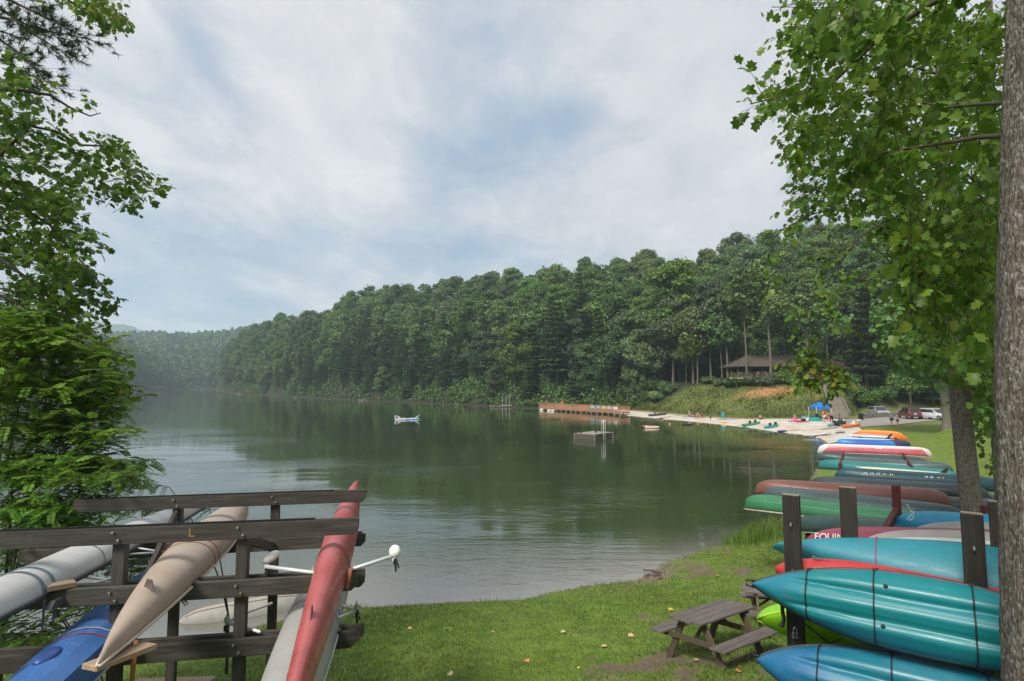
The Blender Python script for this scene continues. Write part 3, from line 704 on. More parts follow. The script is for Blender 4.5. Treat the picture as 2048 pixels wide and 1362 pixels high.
for px, q, rd, hh, mt, lab in [(1488, 15.0, 2.6, 2.6, BROAD, 'dark bush under the open end of the pavilion deck'), (1512, 15.0, 2.4, 2.3, GREY, 'greyish bush in front of the pavilion corner'), (1535, 15.5, 2.6, 2.2, GREY, 'dull grey-green bush above the bare clay patch'), (1566, 16, 2.5, 3.2, YOUNG, 'bright layered young pine in front of the pavilion'),
                               (1590, 15.5, 1.9, 2.0, BROAD, 'low dark bush by the thick trunk near the stairs'), (1312, 5.5, 2.0, 2.6, BROAD, 'dark bush where the wood meets the grassy slope'), (1335, 9.5, 2.6, 3.2, BROAD, 'spreading bush at the edge of the grassy slope below the thin trunks'), (1300, 9.0, 2.6, 4.0, BROAD, 'taller bush behind the pier end of the slope'), (1420, 17, 2.0, 1.6, BROAD, 'low bush at the top of the open grassy slope'), (1440, 15, 1.8, 1.5, BROAD, 'small dark bush below the slim twin trunks'),
                               (1465, 14, 2.0, 2.0, BROAD, 'bush at the foot of the thick pale trunk'), (1712, 6, 2.4, 4.2, PINE, 'dark evergreen bush right beside the handrail of the stairs'), (1735, 3, 3.0, 3.6, YOUNG, 'light green flat topped bush by the car park rail'), (1772, 3.5, 3.2, 3.3, YOUNG, 'light green spreading bush behind the walking woman'), (1700, 12, 2.6, 4.0, PINE, 'dark evergreen bush halfway up the stairs'), (1830, 5, 2.6, 2.2, BROAD, 'low bush between the two parked cars'), (1800, 9, 3.6, 4.6, PINE, 'dark evergreen thicket behind the parked red car'), (1880, 10, 3.6, 4.4, PINE, 'dark evergreen thicket behind the white car')]:
    r = _ratio(px); Y = float(np.interp(r, FRr, FX[:, 1])) + q; shrub('shrub', (r * Y, Y, gz(r * Y, Y)), rd, hh, mt, lab, 1500, .2)
# undergrowth along the far water's edge
out = []
for px in np.arange(440, 1262, 3.2):
    r = _ratio(px); ft = float(np.interp(r, FRr, FX[:, 1]))
    for k in range(2):
        if math.sin(px * .09) + math.sin(px * .23 + 1) < -.2 or rng.random() < .3: continue
        Y = ft + rng.uniform(-1.0, 4); x = r * Y + rng.uniform(-1, 1); puff(0, (x, Y, max(0, gz(x, Y)) + rng.uniform(.1, 1.0)), rng.uniform(.6, 1.7), (1.3, 1, .8), 42, .38, out)
for px in np.arange(440, 1300, 3.0):
    r = _ratio(px); ft = float(np.interp(r, FRr, FX[:, 1]))
    for k in range(3):
        qq = rng.uniform(3.5, 17); Y = ft + qq; x = r * Y + rng.uniform(-1, 1)
        if qq > 1.5 + float(np.interp(r, tlr, TL[:, 1])): puff(0, (x, Y, max(0, gz(x, Y)) + rng.uniform(.3, 1.5)), rng.uniform(.9, 2.2), (1.2, 1, 1.0), 55, .34, out)
for px in np.arange(10, 440, 4):
    r = _ratio(px); ft = float(np.interp(r, FRr, FX[:, 1])); Y = ft + rng.uniform(-4, 4); x = r * Y
    puff(0, (x, Y, rng.uniform(.5, 3)), rng.uniform(2, 4.0), (1.4, 1, .8), 50, .8, out)
C = np.concatenate([o[0] for o in out]); V, Fc = quads(C, np.concatenate([o[1] for o in out]), np.concatenate([o[2] for o in out]), .7, .5)
link('undergrowth', mesh_np('undergrowth', V, Fc, [FARLEAF], tint=np.clip(rng.normal(.42, .22, len(C)), 0, 1)), kind='stuff', label='low leafy growth hanging over the far waterline', cat='undergrowth')
# ------------------------------------------------------------------ near foliage
half = np.array([(0, 0), (.25, -.04), (.44, .16), (.30, .33), (.52, .56), (.26, .66), (.20, .93), (0, .84)])
outl = np.concatenate([half, half[-2:0:-1] * [-1, 1]]); OUTN = len(outl)
LEAF2 = np.concatenate([[(0, .4)], outl])
LEAFV = np.c_[LEAF2[:, 0], LEAF2[:, 1], .22 * np.abs(LEAF2[:, 0]) - .22 * LEAF2[:, 1] ** 2]
LEAFF = np.array([(0, 1 + i, 1 + (i + 1) % OUTN) for i in range(OUTN)])
OVALV = np.array([(0, 0, 0), (.33, .35, .05), (.25, .75, -.03), (0, 1, -.1), (-.25, .75, -.03), (-.33, .35, .05)]); OVALF = np.array([(0, 1, 2, 3), (0, 3, 4, 5)])
class Leaves:
    def __init__(s, shape='lobed'):
        s.V0, s.F0 = (LEAFV, LEAFF) if shape == 'lobed' else (OVALV, OVALF)
        s.p, s.d, s.n, s.s, s.t = [], [], [], [], []
    def add(s, p, d, n, size, tint): s.p.append(p); s.d.append(d); s.n.append(n); s.s.append(size); s.t.append(tint)
    def mesh(s, name, mat):
        p, d, n, sz = (np.array(a, float) for a in (s.p, s.d, s.n, s.s))
        d /= np.linalg.norm(d, axis=1, keepdims=True) + 1e-9
        x = np.cross(d, n); x /= np.linalg.norm(x, axis=1, keepdims=True) + 1e-9; z = np.cross(x, d)
        V0 = s.V0; k = len(V0)
        V = p[:, None] + (x[:, None] * V0[None, :, 0, None] + d[:, None] * V0[None, :, 1, None] + z[:, None] * V0[None, :, 2, None]) * sz[:, None, None]
        Fc = (np.arange(len(p))[:, None, None] * k + s.F0[None]).reshape(-1, s.F0.shape[1])
        return mesh_np(name, V.reshape(-1, 3), Fc, [mat], tint=np.repeat(np.clip(s.t, 0, 1), len(s.F0)))
def rv(): return rng.normal(0, 1, 3)
def twig(L, tw, p, d, length, nleaf, size, droop=.35, up=(0, 0, 1), tint=.5, r=.004):
    """a twig with alternate leaves; p root, d direction"""
    d = np.array(d, float); d /= np.linalg.norm(d); p = np.array(p, float); pts = [p.copy()]; q = p.copy(); dd = d.copy(); k = 4
    for i in range(k):
        dd = dd + np.array([0, 0, -droop / k]) + rv() * .10; dd /= np.linalg.norm(dd); q = q + dd * length / k; pts.append(q.copy())
    tw.tube([Vector(x) for x in pts], [r, r * .8, r * .65, r * .5, r * .35], 4, cap=False)
    P_ = np.array(pts)
    for i in range(nleaf):
        u = (.18 + .82 * (i + rng.random() * .6) / nleaf) * k; a = min(k - 1, int(u)); f = min(1.0, u - a)
        b = P_[a] * (1 - f) + P_[a + 1] * f; t = P_[a + 1] - P_[a]; t /= np.linalg.norm(t)
        side = np.cross(t, up) * (1 if i % 2 else -1) + rv() * .35
        ld = t * .55 + side * .8 + np.array([0, 0, -.35]) + rv() * .2; ld /= np.linalg.norm(ld)
        nn = np.array(up) * .9 + rv() * .55
        base = b + ld * size * .45      # petiole
        L.add(base, ld, nn, size * rng.uniform(.6, 1.25), tint + rng.normal(0, .2))
def inpoly(poly, x, y):
    c = False; j = len(poly) - 1
    for i in range(len(poly)):
        (xi, yi), (xj, yj) = poly[i], poly[j]
        if (yi > y) != (yj > y) and x < (xj - xi) * (y - yi) / (yj - yi) + xi: c = not c
        j = i
    return c
def fill(L, tw, poly, n, y0, y1, origin, size, lf=(7, 12), length=(.35, .75), tint=.5, droop=.45, limb=None, every=9, lr=.016, pocket=-.45):
    xs = [p[0] for p in poly]; ys = [p[1] for p in poly]; k = 0; origin = np.array(origin, float)
    while k < n:
        x, y = rng.uniform(min(xs), max(xs)), rng.uniform(min(ys), max(ys))
        if not inpoly(poly, x, y): continue
        # leave open pockets
        g = math.sin(x * .031 + 1.7 * math.sin(y * .021)) * math.sin(y * .037 + 1.3 * math.sin(x * .017))
        if g < pocket and rng.random() < .82: continue
        k += 1; Y = rng.uniform(y0, y1); c = np.array(P(x, y, Y)); d = c - origin; d /= np.linalg.norm(d)
        d = d * .7 + rv() * .45; ln = rng.uniform(*length); root = c - d / np.linalg.norm(d) * ln * .5
        twig(L, tw, root, d, ln, int(rng.integers(*lf)), size, droop, tint=tint + .18 * (rng.random() - .5))
        if limb is not None and k % every == 0:
            m = (root + origin) / 2 + np.array([0, 0, .12 * np.linalg.norm(root - origin)]) + rv() * .1
            pts = [Vector(origin * (1 - u) ** 2 + m * 2 * u * (1 - u) + root * u * u) for u in np.linspace(.0, 1, 9)]
            limb.tube(pts, [lr * (1 - .8 * i / 8) + .003 for i in range(9)], 5, cap=False)
def limb_px(tw, pts, r0, r1, n=6):
    W = [P(*p) for p in pts]; tw.tube(W, [r0 + (r1 - r0) * i / (len(W) - 1) for i in range(len(W))], n, cap=False); return [np.array(w_) for w_ in W]
def along(L, tw, W, step, size, ln=(.25, .6), lf=(6, 10), tint=.5, droop=.5, spread=.8, start=0.0):
    for a, b in zip(W[:-1], W[1:]):
        n = max(1, int(np.linalg.norm(b - a) / step)); t = (b - a) / np.linalg.norm(b - a)
        for i in range(n):
            if rng.random() < start: continue
            p = a + (b - a) * (i + rng.random()) / n
            d = t * .5 + rv() * spread; d[2] *= .7
            twig(L, tw, p, d, rng.uniform(*ln), int(rng.integers(*lf)), size, droop, tint=tint)
TULIP = leafmat('tulip_leaf', [(0, (.042, .10, .011)), (.45, (.095, .195, .02)), (.8, (.17, .28, .028)), (1, (.25, .32, .037))], trans=.52, nsc=1.5, obj=False, val=.12, rough=.4)
TULIPD = leafmat('maple_leaf', [(0, (.045, .105, .014)), (.5, (.105, .205, .025)), (.85, (.18, .285, .036)), (1, (.30, .27, .03))], trans=.40, nsc=1.5, obj=False, val=.12, rough=.42)
LOCUST = leafmat('locust_leaf', [(0, (.065, .16, .02)), (.5, (.15, .30, .034)), (1, (.28, .40, .05))], trans=.45, nsc=1.2, obj=False, val=.15, rough=.45)
PNEED = leafmat('pine_needle', [(0, (.02, .042, .018)), (.5, (.038, .07, .028)), (1, (.07, .11, .035))], trans=.1, nsc=1.5, obj=False, val=.1)
BARK1 = barkmat('grey_lichen_bark', (.045, .036, .028), (.135, .112, .090), (.27, .24, .20), 1.0, (.33, .325, .275))
BARK2 = barkmat('brown_bark', (.07, .055, .04), (.16, .13, .10), (.25, .215, .175), 1.0, (.27, .27, .23))
TWIG = plain('twig_bark', (.07, .055, .042), .9, .2)
def trunk(name, pts, rads, mat, parent, n=40, rows=60, amp=.03):
    """tapered trunk with an uneven section and root flare"""
    pts = [np.array(p) for p in pts]; V = []; T = np.linspace(0, 1, rows); k = len(pts) - 1
    for i, u in enumerate(T):
        f = u * k; a = min(k - 1, int(f)); g = f - a; c = pts[a] * (1 - g) + pts[a + 1] * g; r = rads[a] * (1 - g) + rads[a + 1] * g
        for j in range(n):
            q = 2 * PI * j / n; rr = r * (1 + amp * math.sin(q * 3 + u * 7) + amp * .8 * math.sin(q * 7 - u * 23) + amp * .5 * math.sin(q * 13 + u * 61))
            V.append((c[0] + math.cos(q) * rr, c[1] + math.sin(q) * rr, c[2]))
    Fc = np.array([(i * n + j, i * n + (j + 1) % n, (i + 1) * n + (j + 1) % n, (i + 1) * n + j) for i in range(rows - 1) for j in range(n)])
    Mi = WM[parent.name].inverted(); V = [Mi @ Vector(v) for v in V]
    return link(name, mesh_np(name, np.array(V), Fc, [mat], smooth=True), parent)
def finish(o, L, tw, mat, limbmat, crown='crown', limb='limb'):
    Mi = WM[o.name].inverted()
    me = L.mesh(crown, mat); me.transform(Mi); link(crown, me, o)
    tw.build(limb, limbmat, o, smooth=True)
# --- big tree whose trunk closes the picture on the right
c0 = P(2128, 1362, 3.25); base = on(c0); X0, Y0 = base.x, base.y
o = thing('tulip_tree', 'thick grey lichen-mottled trunk closest to the kayaks, with big lobed leaves overhead', 'tree', base)
px_top = P(2113, 0, 3.3)
trunk('trunk', [(X0, Y0, base.z - .4), (X0, Y0, base.z + .25), (X0 - .005, Y0, base.z + 1.2), (X0 + .02, Y0 + .02, 5.9), (px_top.x + .005, 3.3, 8.6), (px_top.x + .15, 3.4, 13)], [.36, .275, .243, .225, .205, .14], BARK1, o)
L, tw = Leaves(), MB()
at = np.array((X0 + .0, 3.3, 9.2))
A = limb_px(tw, [(2070, -260, 3.6), (1960, -60, 4.3), (1876, 0, 4.6), (1777, 60, 4.9), (1671, 160, 5.2), (1594, 186, 5.4), (1500, 208, 5.5)], .035, .006)
along(L, tw, A[1:], .14, .115, tint=.55, lf=(5, 9), ln=(.2, .5))
A = limb_px(tw, [(2030, 270, 3.4), (1960, 274, 3.9), (1900, 285, 4.4), (1820, 296, 4.9), (1730, 312, 5.2), (1690, 330, 5.3)], .022, .004); along(L, tw, A[1:], .16, .11, tint=.55, lf=(5, 9), ln=(.2, .5))
A = limb_px(tw, [(2030, 205, 3.4), (1960, 208, 4.0), (1890, 215, 4.6), (1830, 200, 5.2), (1780, 196, 5.4)], .016, .004); along(L, tw, A[1:], .16, .11, tint=.55, lf=(5, 9), ln=(.2, .5))
big = [(1580, 0), (2010, 0), (2010, 470), (1940, 560), (1860, 560), (1790, 470), (1740, 430), (1660, 350), (1600, 300), (1570, 215), (1500, 215), (1570, 150), (1600, 95)]
fill(L, tw, big, 400, 4.9, 7.4, (at[0], at[1], at[2]), .090, tint=.60, pocket=-.2)
fill(L, tw, [(1560, 0), (1800, 0), (1760, 90), (1660, 120), (1600, 70)], 26, 4.2, 5.5, (at[0], at[1], at[2]), .098, tint=.5)
fill(L, tw, [(1790, 430), (2000, 430), (2000, 690), (1930, 700), (1860, 640), (1800, 620)], 110, 4.6, 6.6, (at[0], at[1], 8.4), .098, tint=.60, droop=.9)
for (x, y) in [(1832, 560), (1822, 520), (1845, 600), (1800, 585), (1815, 500)]:
    p = np.array(P(x, y - 60, 5.0)); twig(L, tw, p, (-.2, 0, -.9), .35, 5, .12, .6, tint=.55)
fill(L, tw, [(1700, -500), (3000, -500), (3000, 420), (2010, 470), (2010, -10), (1700, -10)], 260, 4.2, 7.4, (at[0], at[1], at[2]), .090, tint=.58, limb=tw, every=40, lr=.012)
L.add(np.array(P(1745, 158, 4.7)), (.1, 0, -1), (0, -1, .3), .11, 5.0)
finish(o, L, tw, TULIP, TWIG)
# --- second tree, behind the kayak rack
gb = on(PX(1962, 11.3, 2.5)); T2 = [gb - Vector((0, 0, .4)), gb + Vector((0, 0, .1)), P(1945, 1025, 11.2), P(1930, 900, 11.1), P(1917, 760, 11), P(1905, 600, 11), P(1887, 330, 10.9), P(1880, 100, 10.8), P(1875, -250, 10.8)]
o = thing('leaning_tree', 'slender brown tree leaning beside the canoe racks, fine leaves hanging over the pavilion', 'tree', gb)
trunk('trunk', T2, [.32, .23, .18, .17, .165, .14, .11, .08, .04], BARK2, o, 28, 60, .02)
L, tw = Leaves(), MB()
for pts, r0 in [([(1887, 330, 10.9), (1850, 326, 10.4), (1800, 331, 10.0), (1742, 348, 9.6), (1690, 350, 9.4), (1620, 330, 9.3)], .05), ([(1905, 600, 11), (1870, 480, 10.4), (1806, 440, 10), (1750, 454, 9.7), (1713, 480, 9.5), (1669, 541, 9.3), (1655, 568, 9.3), (1648, 640, 9.2)], .05),
                ([(1905, 560, 11), (1840, 520, 10.4), (1790, 530, 10), (1743, 546, 9.8), (1700, 572, 9.5), (1679, 609, 9.4), (1660, 650, 9.3), (1652, 690, 9.3), (1655, 744, 9.3), (1672, 772, 9.3)], .04),
                ([(1885, 300, 10.9), (1800, 260, 10.5), (1700, 268, 10.2), (1600, 240, 10), (1560, 215, 9.8)], .05), ([(1880, 150, 10.9), (1780, 120, 10.5), (1680, 100, 10.2), (1590, 80, 10)], .05),
                ([(1895, 430, 11), (1780, 400, 10.3), (1700, 408, 10), (1620, 430, 9.8), (1560, 462, 9.6), (1530, 500, 9.5)], .04), ([(1880, 30, 10.9), (1760, 0, 10.5), (1650, 20, 10)], .05),
                ([(1652, 676, 9.3), (1625, 690, 9.2), (1605, 730, 9.2), (1598, 780, 9.2)], .008), ([(1713, 480, 9.5), (1660, 500, 9.4), (1600, 540, 9.3), (1560, 545, 9.2)], .012), ([(1743, 546, 9.8), (1690, 560, 9.5), (1640, 575, 9.4), (1600, 640, 9.3)], .012),
                ([(1880, 380, 11), (1760, 370, 10.4), (1660, 372, 10), (1600, 390, 9.8)], .03)]:
    A = limb_px(tw, pts, r0 * .55, .006); along(L, tw, A[1:], .17, .105, tint=.5, ln=(.25, .6), lf=(5, 10), droop=.7)
fill(L, tw, [(1590, 40), (2010, 40), (2010, 460), (1900, 470), (1800, 430), (1700, 440), (1580, 470), (1560, 440), (1595, 400), (1580, 300), (1550, 215)], 520, 9.2, 12.5, tuple(P(1887, 330, 10.9)), .115, tint=.50, limb=tw, every=30, lr=.016, length=(.4, .9), pocket=-.25)
fill(L, tw, [(1800, 470), (2010, 460), (2010, 860), (1960, 840), (1920, 760), (1840, 720), (1770, 690), (1780, 640), (1840, 600)], 330, 9.5, 12.5, tuple(P(1910, 620, 11)), .115, tint=.33, limb=tw, every=18, lr=.018, length=(.4, .9), droop=.6)
fill(L, tw, [(1560, -600), (2700, -600), (2700, 620), (2010, 700), (2010, 30), (1560, 30)], 420, 9.2, 13, tuple(P(1885, 150, 10.9)), .115, tint=.48, limb=tw, every=40, lr=.016, length=(.4, .9))
fill(L, tw, [(1590, 690), (1625, 690), (1640, 760), (1600, 775)], 20, 9.0, 9.5, tuple(P(1652, 676, 9.3)), .10, tint=.75, length=(.2, .45)); fill(L, tw, [(1650, 720), (1690, 740), (1680, 780), (1645, 770)], 20, 9.0, 9.5, tuple(P(1655, 700, 9.3)), .10, tint=.8, length=(.2, .45))
finish(o, L, tw, TULIPD, TWIG)
# --- third dark stem further along
gb = on(PX(2012, 13.5, 2.5)); o = thing('dark_stemmed_tree', 'dark narrow trunk half hidden behind the thick mottled trunk', 'tree', gb)
trunk('trunk', [gb - Vector((0, 0, .4)), gb + Vector((0, 0, .1)), P(2008, 985, 13.4), P(1997, 800, 13.3), P(1992, 690, 13.2), P(1985, 400, 13.2), P(1980, 0, 13.2)], [.3, .22, .18, .165, .15, .12, .05], BARK2, o, 20, 40, .02)
L, tw = Leaves(), MB()
fill(L, tw, [(1930, 640), (2010, 640), (2010, 960), (1985, 950), (1950, 870), (1900, 800), (1860, 760)], 60, 12.5, 14.5, tuple(P(1992, 690, 13.2)), .115, tint=.35, limb=tw, every=10, lr=.02, length=(.4, .9))
fill(L, tw, [(1700, 200), (2010, 150), (2010, 650), (1900, 700), (1800, 560), (1700, 400)], 260, 13, 15.5, tuple(P(1985, 400, 13.2)), .12, tint=.30, limb=tw, every=16, lr=.02, length=(.5, 1.0))
finish(o, L, tw, TULIPD, TWIG)
# --- lawn tree by the car park
Y = 60; x = PX(1896, Y, 0).x; o = thing('lawn_tree', 'broad based tree alone on the lawn before the parked white car', 'tree', on((x, Y)))
gzb = gz(x, Y); trunk('trunk', [(x, Y, gzb - .4), (x, Y, gzb + .15), (x, Y, gzb + 1.4), (x - .2, Y, gzb + 7), (x - .3, Y, gzb + 13)], [.95, .62, .42, .34, .12], BARK2, o, 20, 30, .04)
V, Fc, ti = crown_arrays('broad', 17, 6.0, 5200, .34, .36); link('crown', mesh_np('crown', V, Fc, [BROAD], tint=ti), o)
# --- left bank: maple leaning in over the water, trunk outside the frame
bx = on((-8.2, 7.2)); o = thing('maple_tree', 'lobed leaved tree reaching over the water above the feathery bush and shell rack', 'tree', bx)
trunk('trunk', [bx - Vector((0, 0, .4)), bx + Vector((0, 0, .2)), bx + Vector((.1, .1, 3)), bx + Vector((.2, .3, 7)), bx + Vector((.3, .4, 12))], [.34, .26, .21, .16, .06], BARK2, o, 24, 40, .03)
L, tw = Leaves(), MB(); org = tuple(bx + Vector((.2, .3, 6.2)))
for pts in [[(-200, 300, 7.4), (-20, 330, 7.6), (60, 252, 7.8), (110, 262, 8), (160, 290, 8.2), (210, 292, 8.3), (250, 330, 8.4), (300, 370, 8.5)], [(-250, 500, 7.3), (-20, 505, 7.6), (60, 560, 7.8), (120, 640, 8), (180, 700, 8.2), (240, 770, 8.4)], [(-200, 180, 7.5), (40, 180, 7.8), (100, 190, 8.1), (140, 215, 8.3), (180, 232, 8.5), (202, 226, 8.6)],
            [(-200, 420, 7.5), (20, 400, 7.6), (100, 450, 7.9), (160, 520, 8.1), (230, 600, 8.3)], [(-200, 600, 7.4), (0, 590, 7.6), (60, 620, 7.8), (100, 660, 8)]]:
    A = limb_px(tw, pts, .03, .006); along(L, tw, A[1:], .15, .105, tint=.48, ln=(.25, .6), lf=(5, 9), droop=.6)
fill(L, tw, [(0, 135), (60, 150), (105, 220), (110, 260), (160, 300), (190, 330), (180, 390), (150, 440), (180, 450), (215, 430), (150, 500), (200, 570), (130, 640), (0, 620), (-60, 400), (-60, 200)], 330, 7.2, 9.6, org, .108, tint=.46, limb=tw, every=18, lr=.016)
fill(L, tw, [(-900, -100), (-60, 60), (-60, 760), (-500, 900), (-1000, 500)], 260, 6.6, 9.8, org, .108, tint=.46, limb=tw, every=30, lr=.014)
fill(L, tw, [(200, 250), (235, 260), (250, 290), (290, 310), (310, 375), (270, 385), (240, 405), (205, 370), (190, 300)], 34, 8, 9.2, org, .108, tint=.42)
fill(L, tw, [(0, 560), (120, 620), (200, 640), (240, 700), (280, 790), (230, 830), (120, 790), (0, 760)], 100, 7.6, 9.6, org, .105, tint=.62, limb=tw, every=18, lr=.012)
fill(L, tw, [(130, 505), (180, 560), (215, 590), (235, 615), (200, 620), (150, 560)], 14, 8, 9, org, .108, tint=.42)
finish(o, L, tw, TULIPD, TWIG)
# --- pine bough and yellow-green maple spray at the top of the picture
bx = on((-15.5, 9.0)); o = thing('pine_tree', 'pine whose dark needle boughs hang in from beyond the lobed leaves', 'tree', bx)
trunk('trunk', [bx - Vector((0, 0, .4)), bx + Vector((0, 0, .2)), bx + Vector((.1, .1, 6)), bx + Vector((.2, .3, 12)), bx + Vector((.3, .4, 18))], [.4, .3, .25, .18, .06], BARK2, o, 20, 40, .03)
tw = MB(); Vn, Fn, Tn = [], [], []
def needles(p, d, n=34, ln=.11):
    d = np.array(d) / np.linalg.norm(d)
    for i in range(n):
        v = d * .7 + rv() * .55; v /= np.linalg.norm(v); x = np.cross(v, rv()); x /= np.linalg.norm(x); k = len(Vn) * 3
        q = np.array(p) + d * rng.uniform(-.05, .05); l = ln * rng.uniform(.7, 1.2)
        Vn.append([q - x * .0055, q + x * .0055, q + v * l]); Fn.append((k, k + 1, k + 2)); Tn.append(rng.random())
for pts in [[(-240, -60, 9.2), (0, 18, 9), (50, 48, 8.9), (95, 62, 8.8), (140, 70, 8.7), (190, 82, 8.7)], [(-200, 0, 9.2), (30, 40, 8.9), (70, 70, 8.8), (110, 95, 8.8), (150, 112, 8.7)], [(-200, 40, 9.2), (0, 80, 9), (30, 100, 8.9), (60, 130, 8.9), (95, 160, 8.8)], [(-200, 80, 9.2), (0, 118, 9), (40, 138, 8.9), (70, 155, 8.9), (95, 175, 8.9)], [(-200, -50, 9.2), (20, 0, 9), (60, 20, 8.9), (100, 40, 8.8), (140, 60, 8.8)], [(-100, 50, 9.2), (0, 62, 9), (40, 75, 9)]]:
    A = limb_px(tw, pts, .03, .004)
    for a, b in zip(A[1:-1], A[2:]):
        nn = int(np.linalg.norm(b - a) / .032)
        for i in range(nn):
            p = a + (b - a) * (i + rng.random()) / nn; d = (b - a) / np.linalg.norm(b - a) + rv() * .7; q = p + d * rng.uniform(.03, .28)
            tw.tube([Vector(p), Vector(q)], [.004, .0025], 3, cap=False); needles(q, d)
me = mesh_np('crown', np.array(Vn).reshape(-1, 3), np.array(Fn), [PNEED], tint=np.array(Tn)); me.transform(WM[o.name].inverted()); link('crown', me, o); tw.build('limb', TWIG, o, smooth=True)
bx = on((-7.6, 5.2)); o = thing('yellowing_maple_tree', 'maple with yellowing leaves spraying in above the pine boughs', 'tree', bx)
trunk('trunk', [bx - Vector((0, 0, .4)), bx + Vector((0, 0, .2)), bx + Vector((.1, .1, 4)), bx + Vector((.2, .3, 9)), bx + Vector((.3, .4, 14))], [.3, .22, .18, .12, .04], BARK2, o, 20, 40, .03)
L, tw = Leaves(), MB(); A = limb_px(tw, [(-100, -160, 7.4), (60, -60, 8), (150, 10, 8.6), (200, 25, 8.8), (245, 18, 9)], .025, .005); along(L, tw, A[1:], .1, .085, tint=.66, ln=(.2, .5), lf=(6, 10))
fill(L, tw, [(80, 0), (245, -20), (248, 25), (225, 45), (190, 50), (150, 35), (110, 40)], 36, 8.2, 9.4, tuple(A[1]), .085, tint=.70)
finish(o, L, tw, TULIPD, TWIG)
# --- feathery bush at the water's edge (pinnate leaves in flat sprays)
def pinnate(L, tw, p, d, length, size, tint, pairs=11):
    d = np.array(d, float); d /= np.linalg.norm(d); side = np.cross(d, (0, 0, 1)); side /= np.linalg.norm(side) + 1e-9; nn = np.cross(side, d)
    nn = nn + rv() * .25; sag = rng.uniform(.1, .4)
    pts = [np.array(p) + d * length * u + np.array([0, 0, -sag * length * u * u]) for u in np.linspace(0, 1, 5)]
    tw.tube([Vector(q) for q in pts], [.0025, .002, .0018, .0015, .001], 3, cap=False)
    for i in range(pairs):
        u = .12 + .88 * i / pairs; q = np.array(p) + d * length * u + np.array([0, 0, -sag * length * u * u])
        for sg in (-1, 1):
            L.add(q, side * sg + d * .35 + rv() * .1, nn + rv() * .15, size * (1 - .45 * abs(u - .5)) * rng.uniform(.85, 1.15), tint + rng.normal(0, .12))
def feather(o_, L, tw, poly, n, y0, y1, origin, tint, every=7, lr=.012, size=.042, ln=(.2, .36)):
    xs = [p[0] for p in poly]; ys = [p[1] for p in poly]; k = 0; origin = np.array(origin)
    while k < n:
        x, y = rng.uniform(min(xs), max(xs)), rng.uniform(min(ys), max(ys))
        if not inpoly(poly, x, y): continue
        g = math.sin(y * .075 + .9 * math.sin(x * .02)) + .5 * math.sin(x * .03 + y * .011)
        if g < -.35 and rng.random() < .85: continue
        k += 1; Y = rng.uniform(y0, y1); c = np.array(P(x, y, Y)); d = c - origin; d[2] *= .25; d /= np.linalg.norm(d); d = d + rv() * .3; d[2] *= .4; d /= np.linalg.norm(d)
        root = c - d * .3; ln_ = rng.uniform(.4, .7); tw.tube([Vector(root), Vector(root + d * ln_ * .5 + np.array([0, 0, .02])), Vector(root + d * ln_)], [.005, .004, .002], 4, cap=False)
        for j in range(7):
            u = .15 + .85 * j / 6; q = root + d * ln_ * u; sd_ = np.cross(d, (0, 0, 1)) * (1 if j % 2 else -1) * (.9 if j < 6 else 0) + d * .6 + rv() * .12; sd_[2] -= .12
            pinnate(L, tw, q, sd_, rng.uniform(*ln), size, tint + .25 * (rng.random() - .5) + .0006 * (860 - y))
        if k % every == 0:
            m = (root + origin) / 2 + np.array([0, 0, .15]) + rv() * .12
            tw.tube([Vector(origin * (1 - u) ** 2 + m * 2 * u * (1 - u) + root * u * u) for u in np.linspace(0, 1, 7)], [lr * (1 - .8 * i / 6) + .003 for i in range(7)], 5, cap=False)
bx = on((-7.1, 8.2)); o = thing('feathery_shrub', 'bright green feathery leaved shrub over the water beyond the white shell', 'shrub', bx)
L, tw = Leaves('oval'), MB(); org = tuple(bx + Vector((0, 0, 1.6)))
tw.tube([bx - Vector((0, 0, .3)), bx + Vector((0, 0, .9)), Vector(org)], [.06, .05, .03], 8); limb_px(tw, [(-90, 1100, 7.8), (10, 940, 8.0), (40, 800, 8.2), (80, 680, 8.4)], .03, .006); limb_px(tw, [(-90, 1050, 7.8), (30, 840, 8.0), (120, 810, 8.3), (190, 790, 8.5)], .015, .004)
feather(o, L, tw, [(-20, 600), (90, 620), (180, 700), (220, 760), (250, 820), (200, 900), (255, 890), (310, 905), (230, 950), (120, 960), (-20, 960)], 330, 7.0, 9.2, org, .60, every=40, size=.058)
feather(o, L, tw, [(-20, 900), (230, 905), (270, 965), (200, 1000), (255, 985), (140, 1050), (60, 1070), (-20, 1100)], 170, 6.6, 8.6, org, .36, every=34, size=.042)
finish(o, L, tw, LOCUST, TWIG, 'foliage', 'stem')
bx = on((-5.2, 10.8)); o = thing('feathery_shrub', 'small feathery shrub behind the top rail of the shell rack, between white and tan shells', 'shrub', bx)
L, tw = Leaves('oval'), MB(); org = tuple(bx + Vector((0, 0, 1.0))); tw.tube([bx - Vector((0, 0, .3)), Vector(org)], [.03, .02], 6)
feather(o, L, tw, [(240, 960), (330, 965), (420, 1010), (425, 1045), (370, 1055), (270, 1030), (190, 1050), (150, 1030)], 26, 9.2, 11.2, org, .55, every=13, size=.05)
finish(o, L, tw, LOCUST, TWIG, 'foliage', 'stem')
bx = on((-5.4, 7.9)); o = thing('feathery_shrub', 'dark leafy shrub growing up through the lower bays of the shell rack', 'shrub', bx)
L, tw = Leaves('oval'), MB(); org = tuple(bx + Vector((0, 0, .6))); tw.tube([bx - Vector((0, 0, .3)), Vector(org)], [.03, .02], 6)
feather(o, L, tw, [(-20, 1070), (140, 1090), (330, 1090), (320, 1200), (200, 1220), (100, 1290), (-20, 1290)], 150, 7.2, 9.4, org, .30, every=45, size=.045)
finish(o, L, tw, LOCUST, TWIG, 'foliage', 'stem')
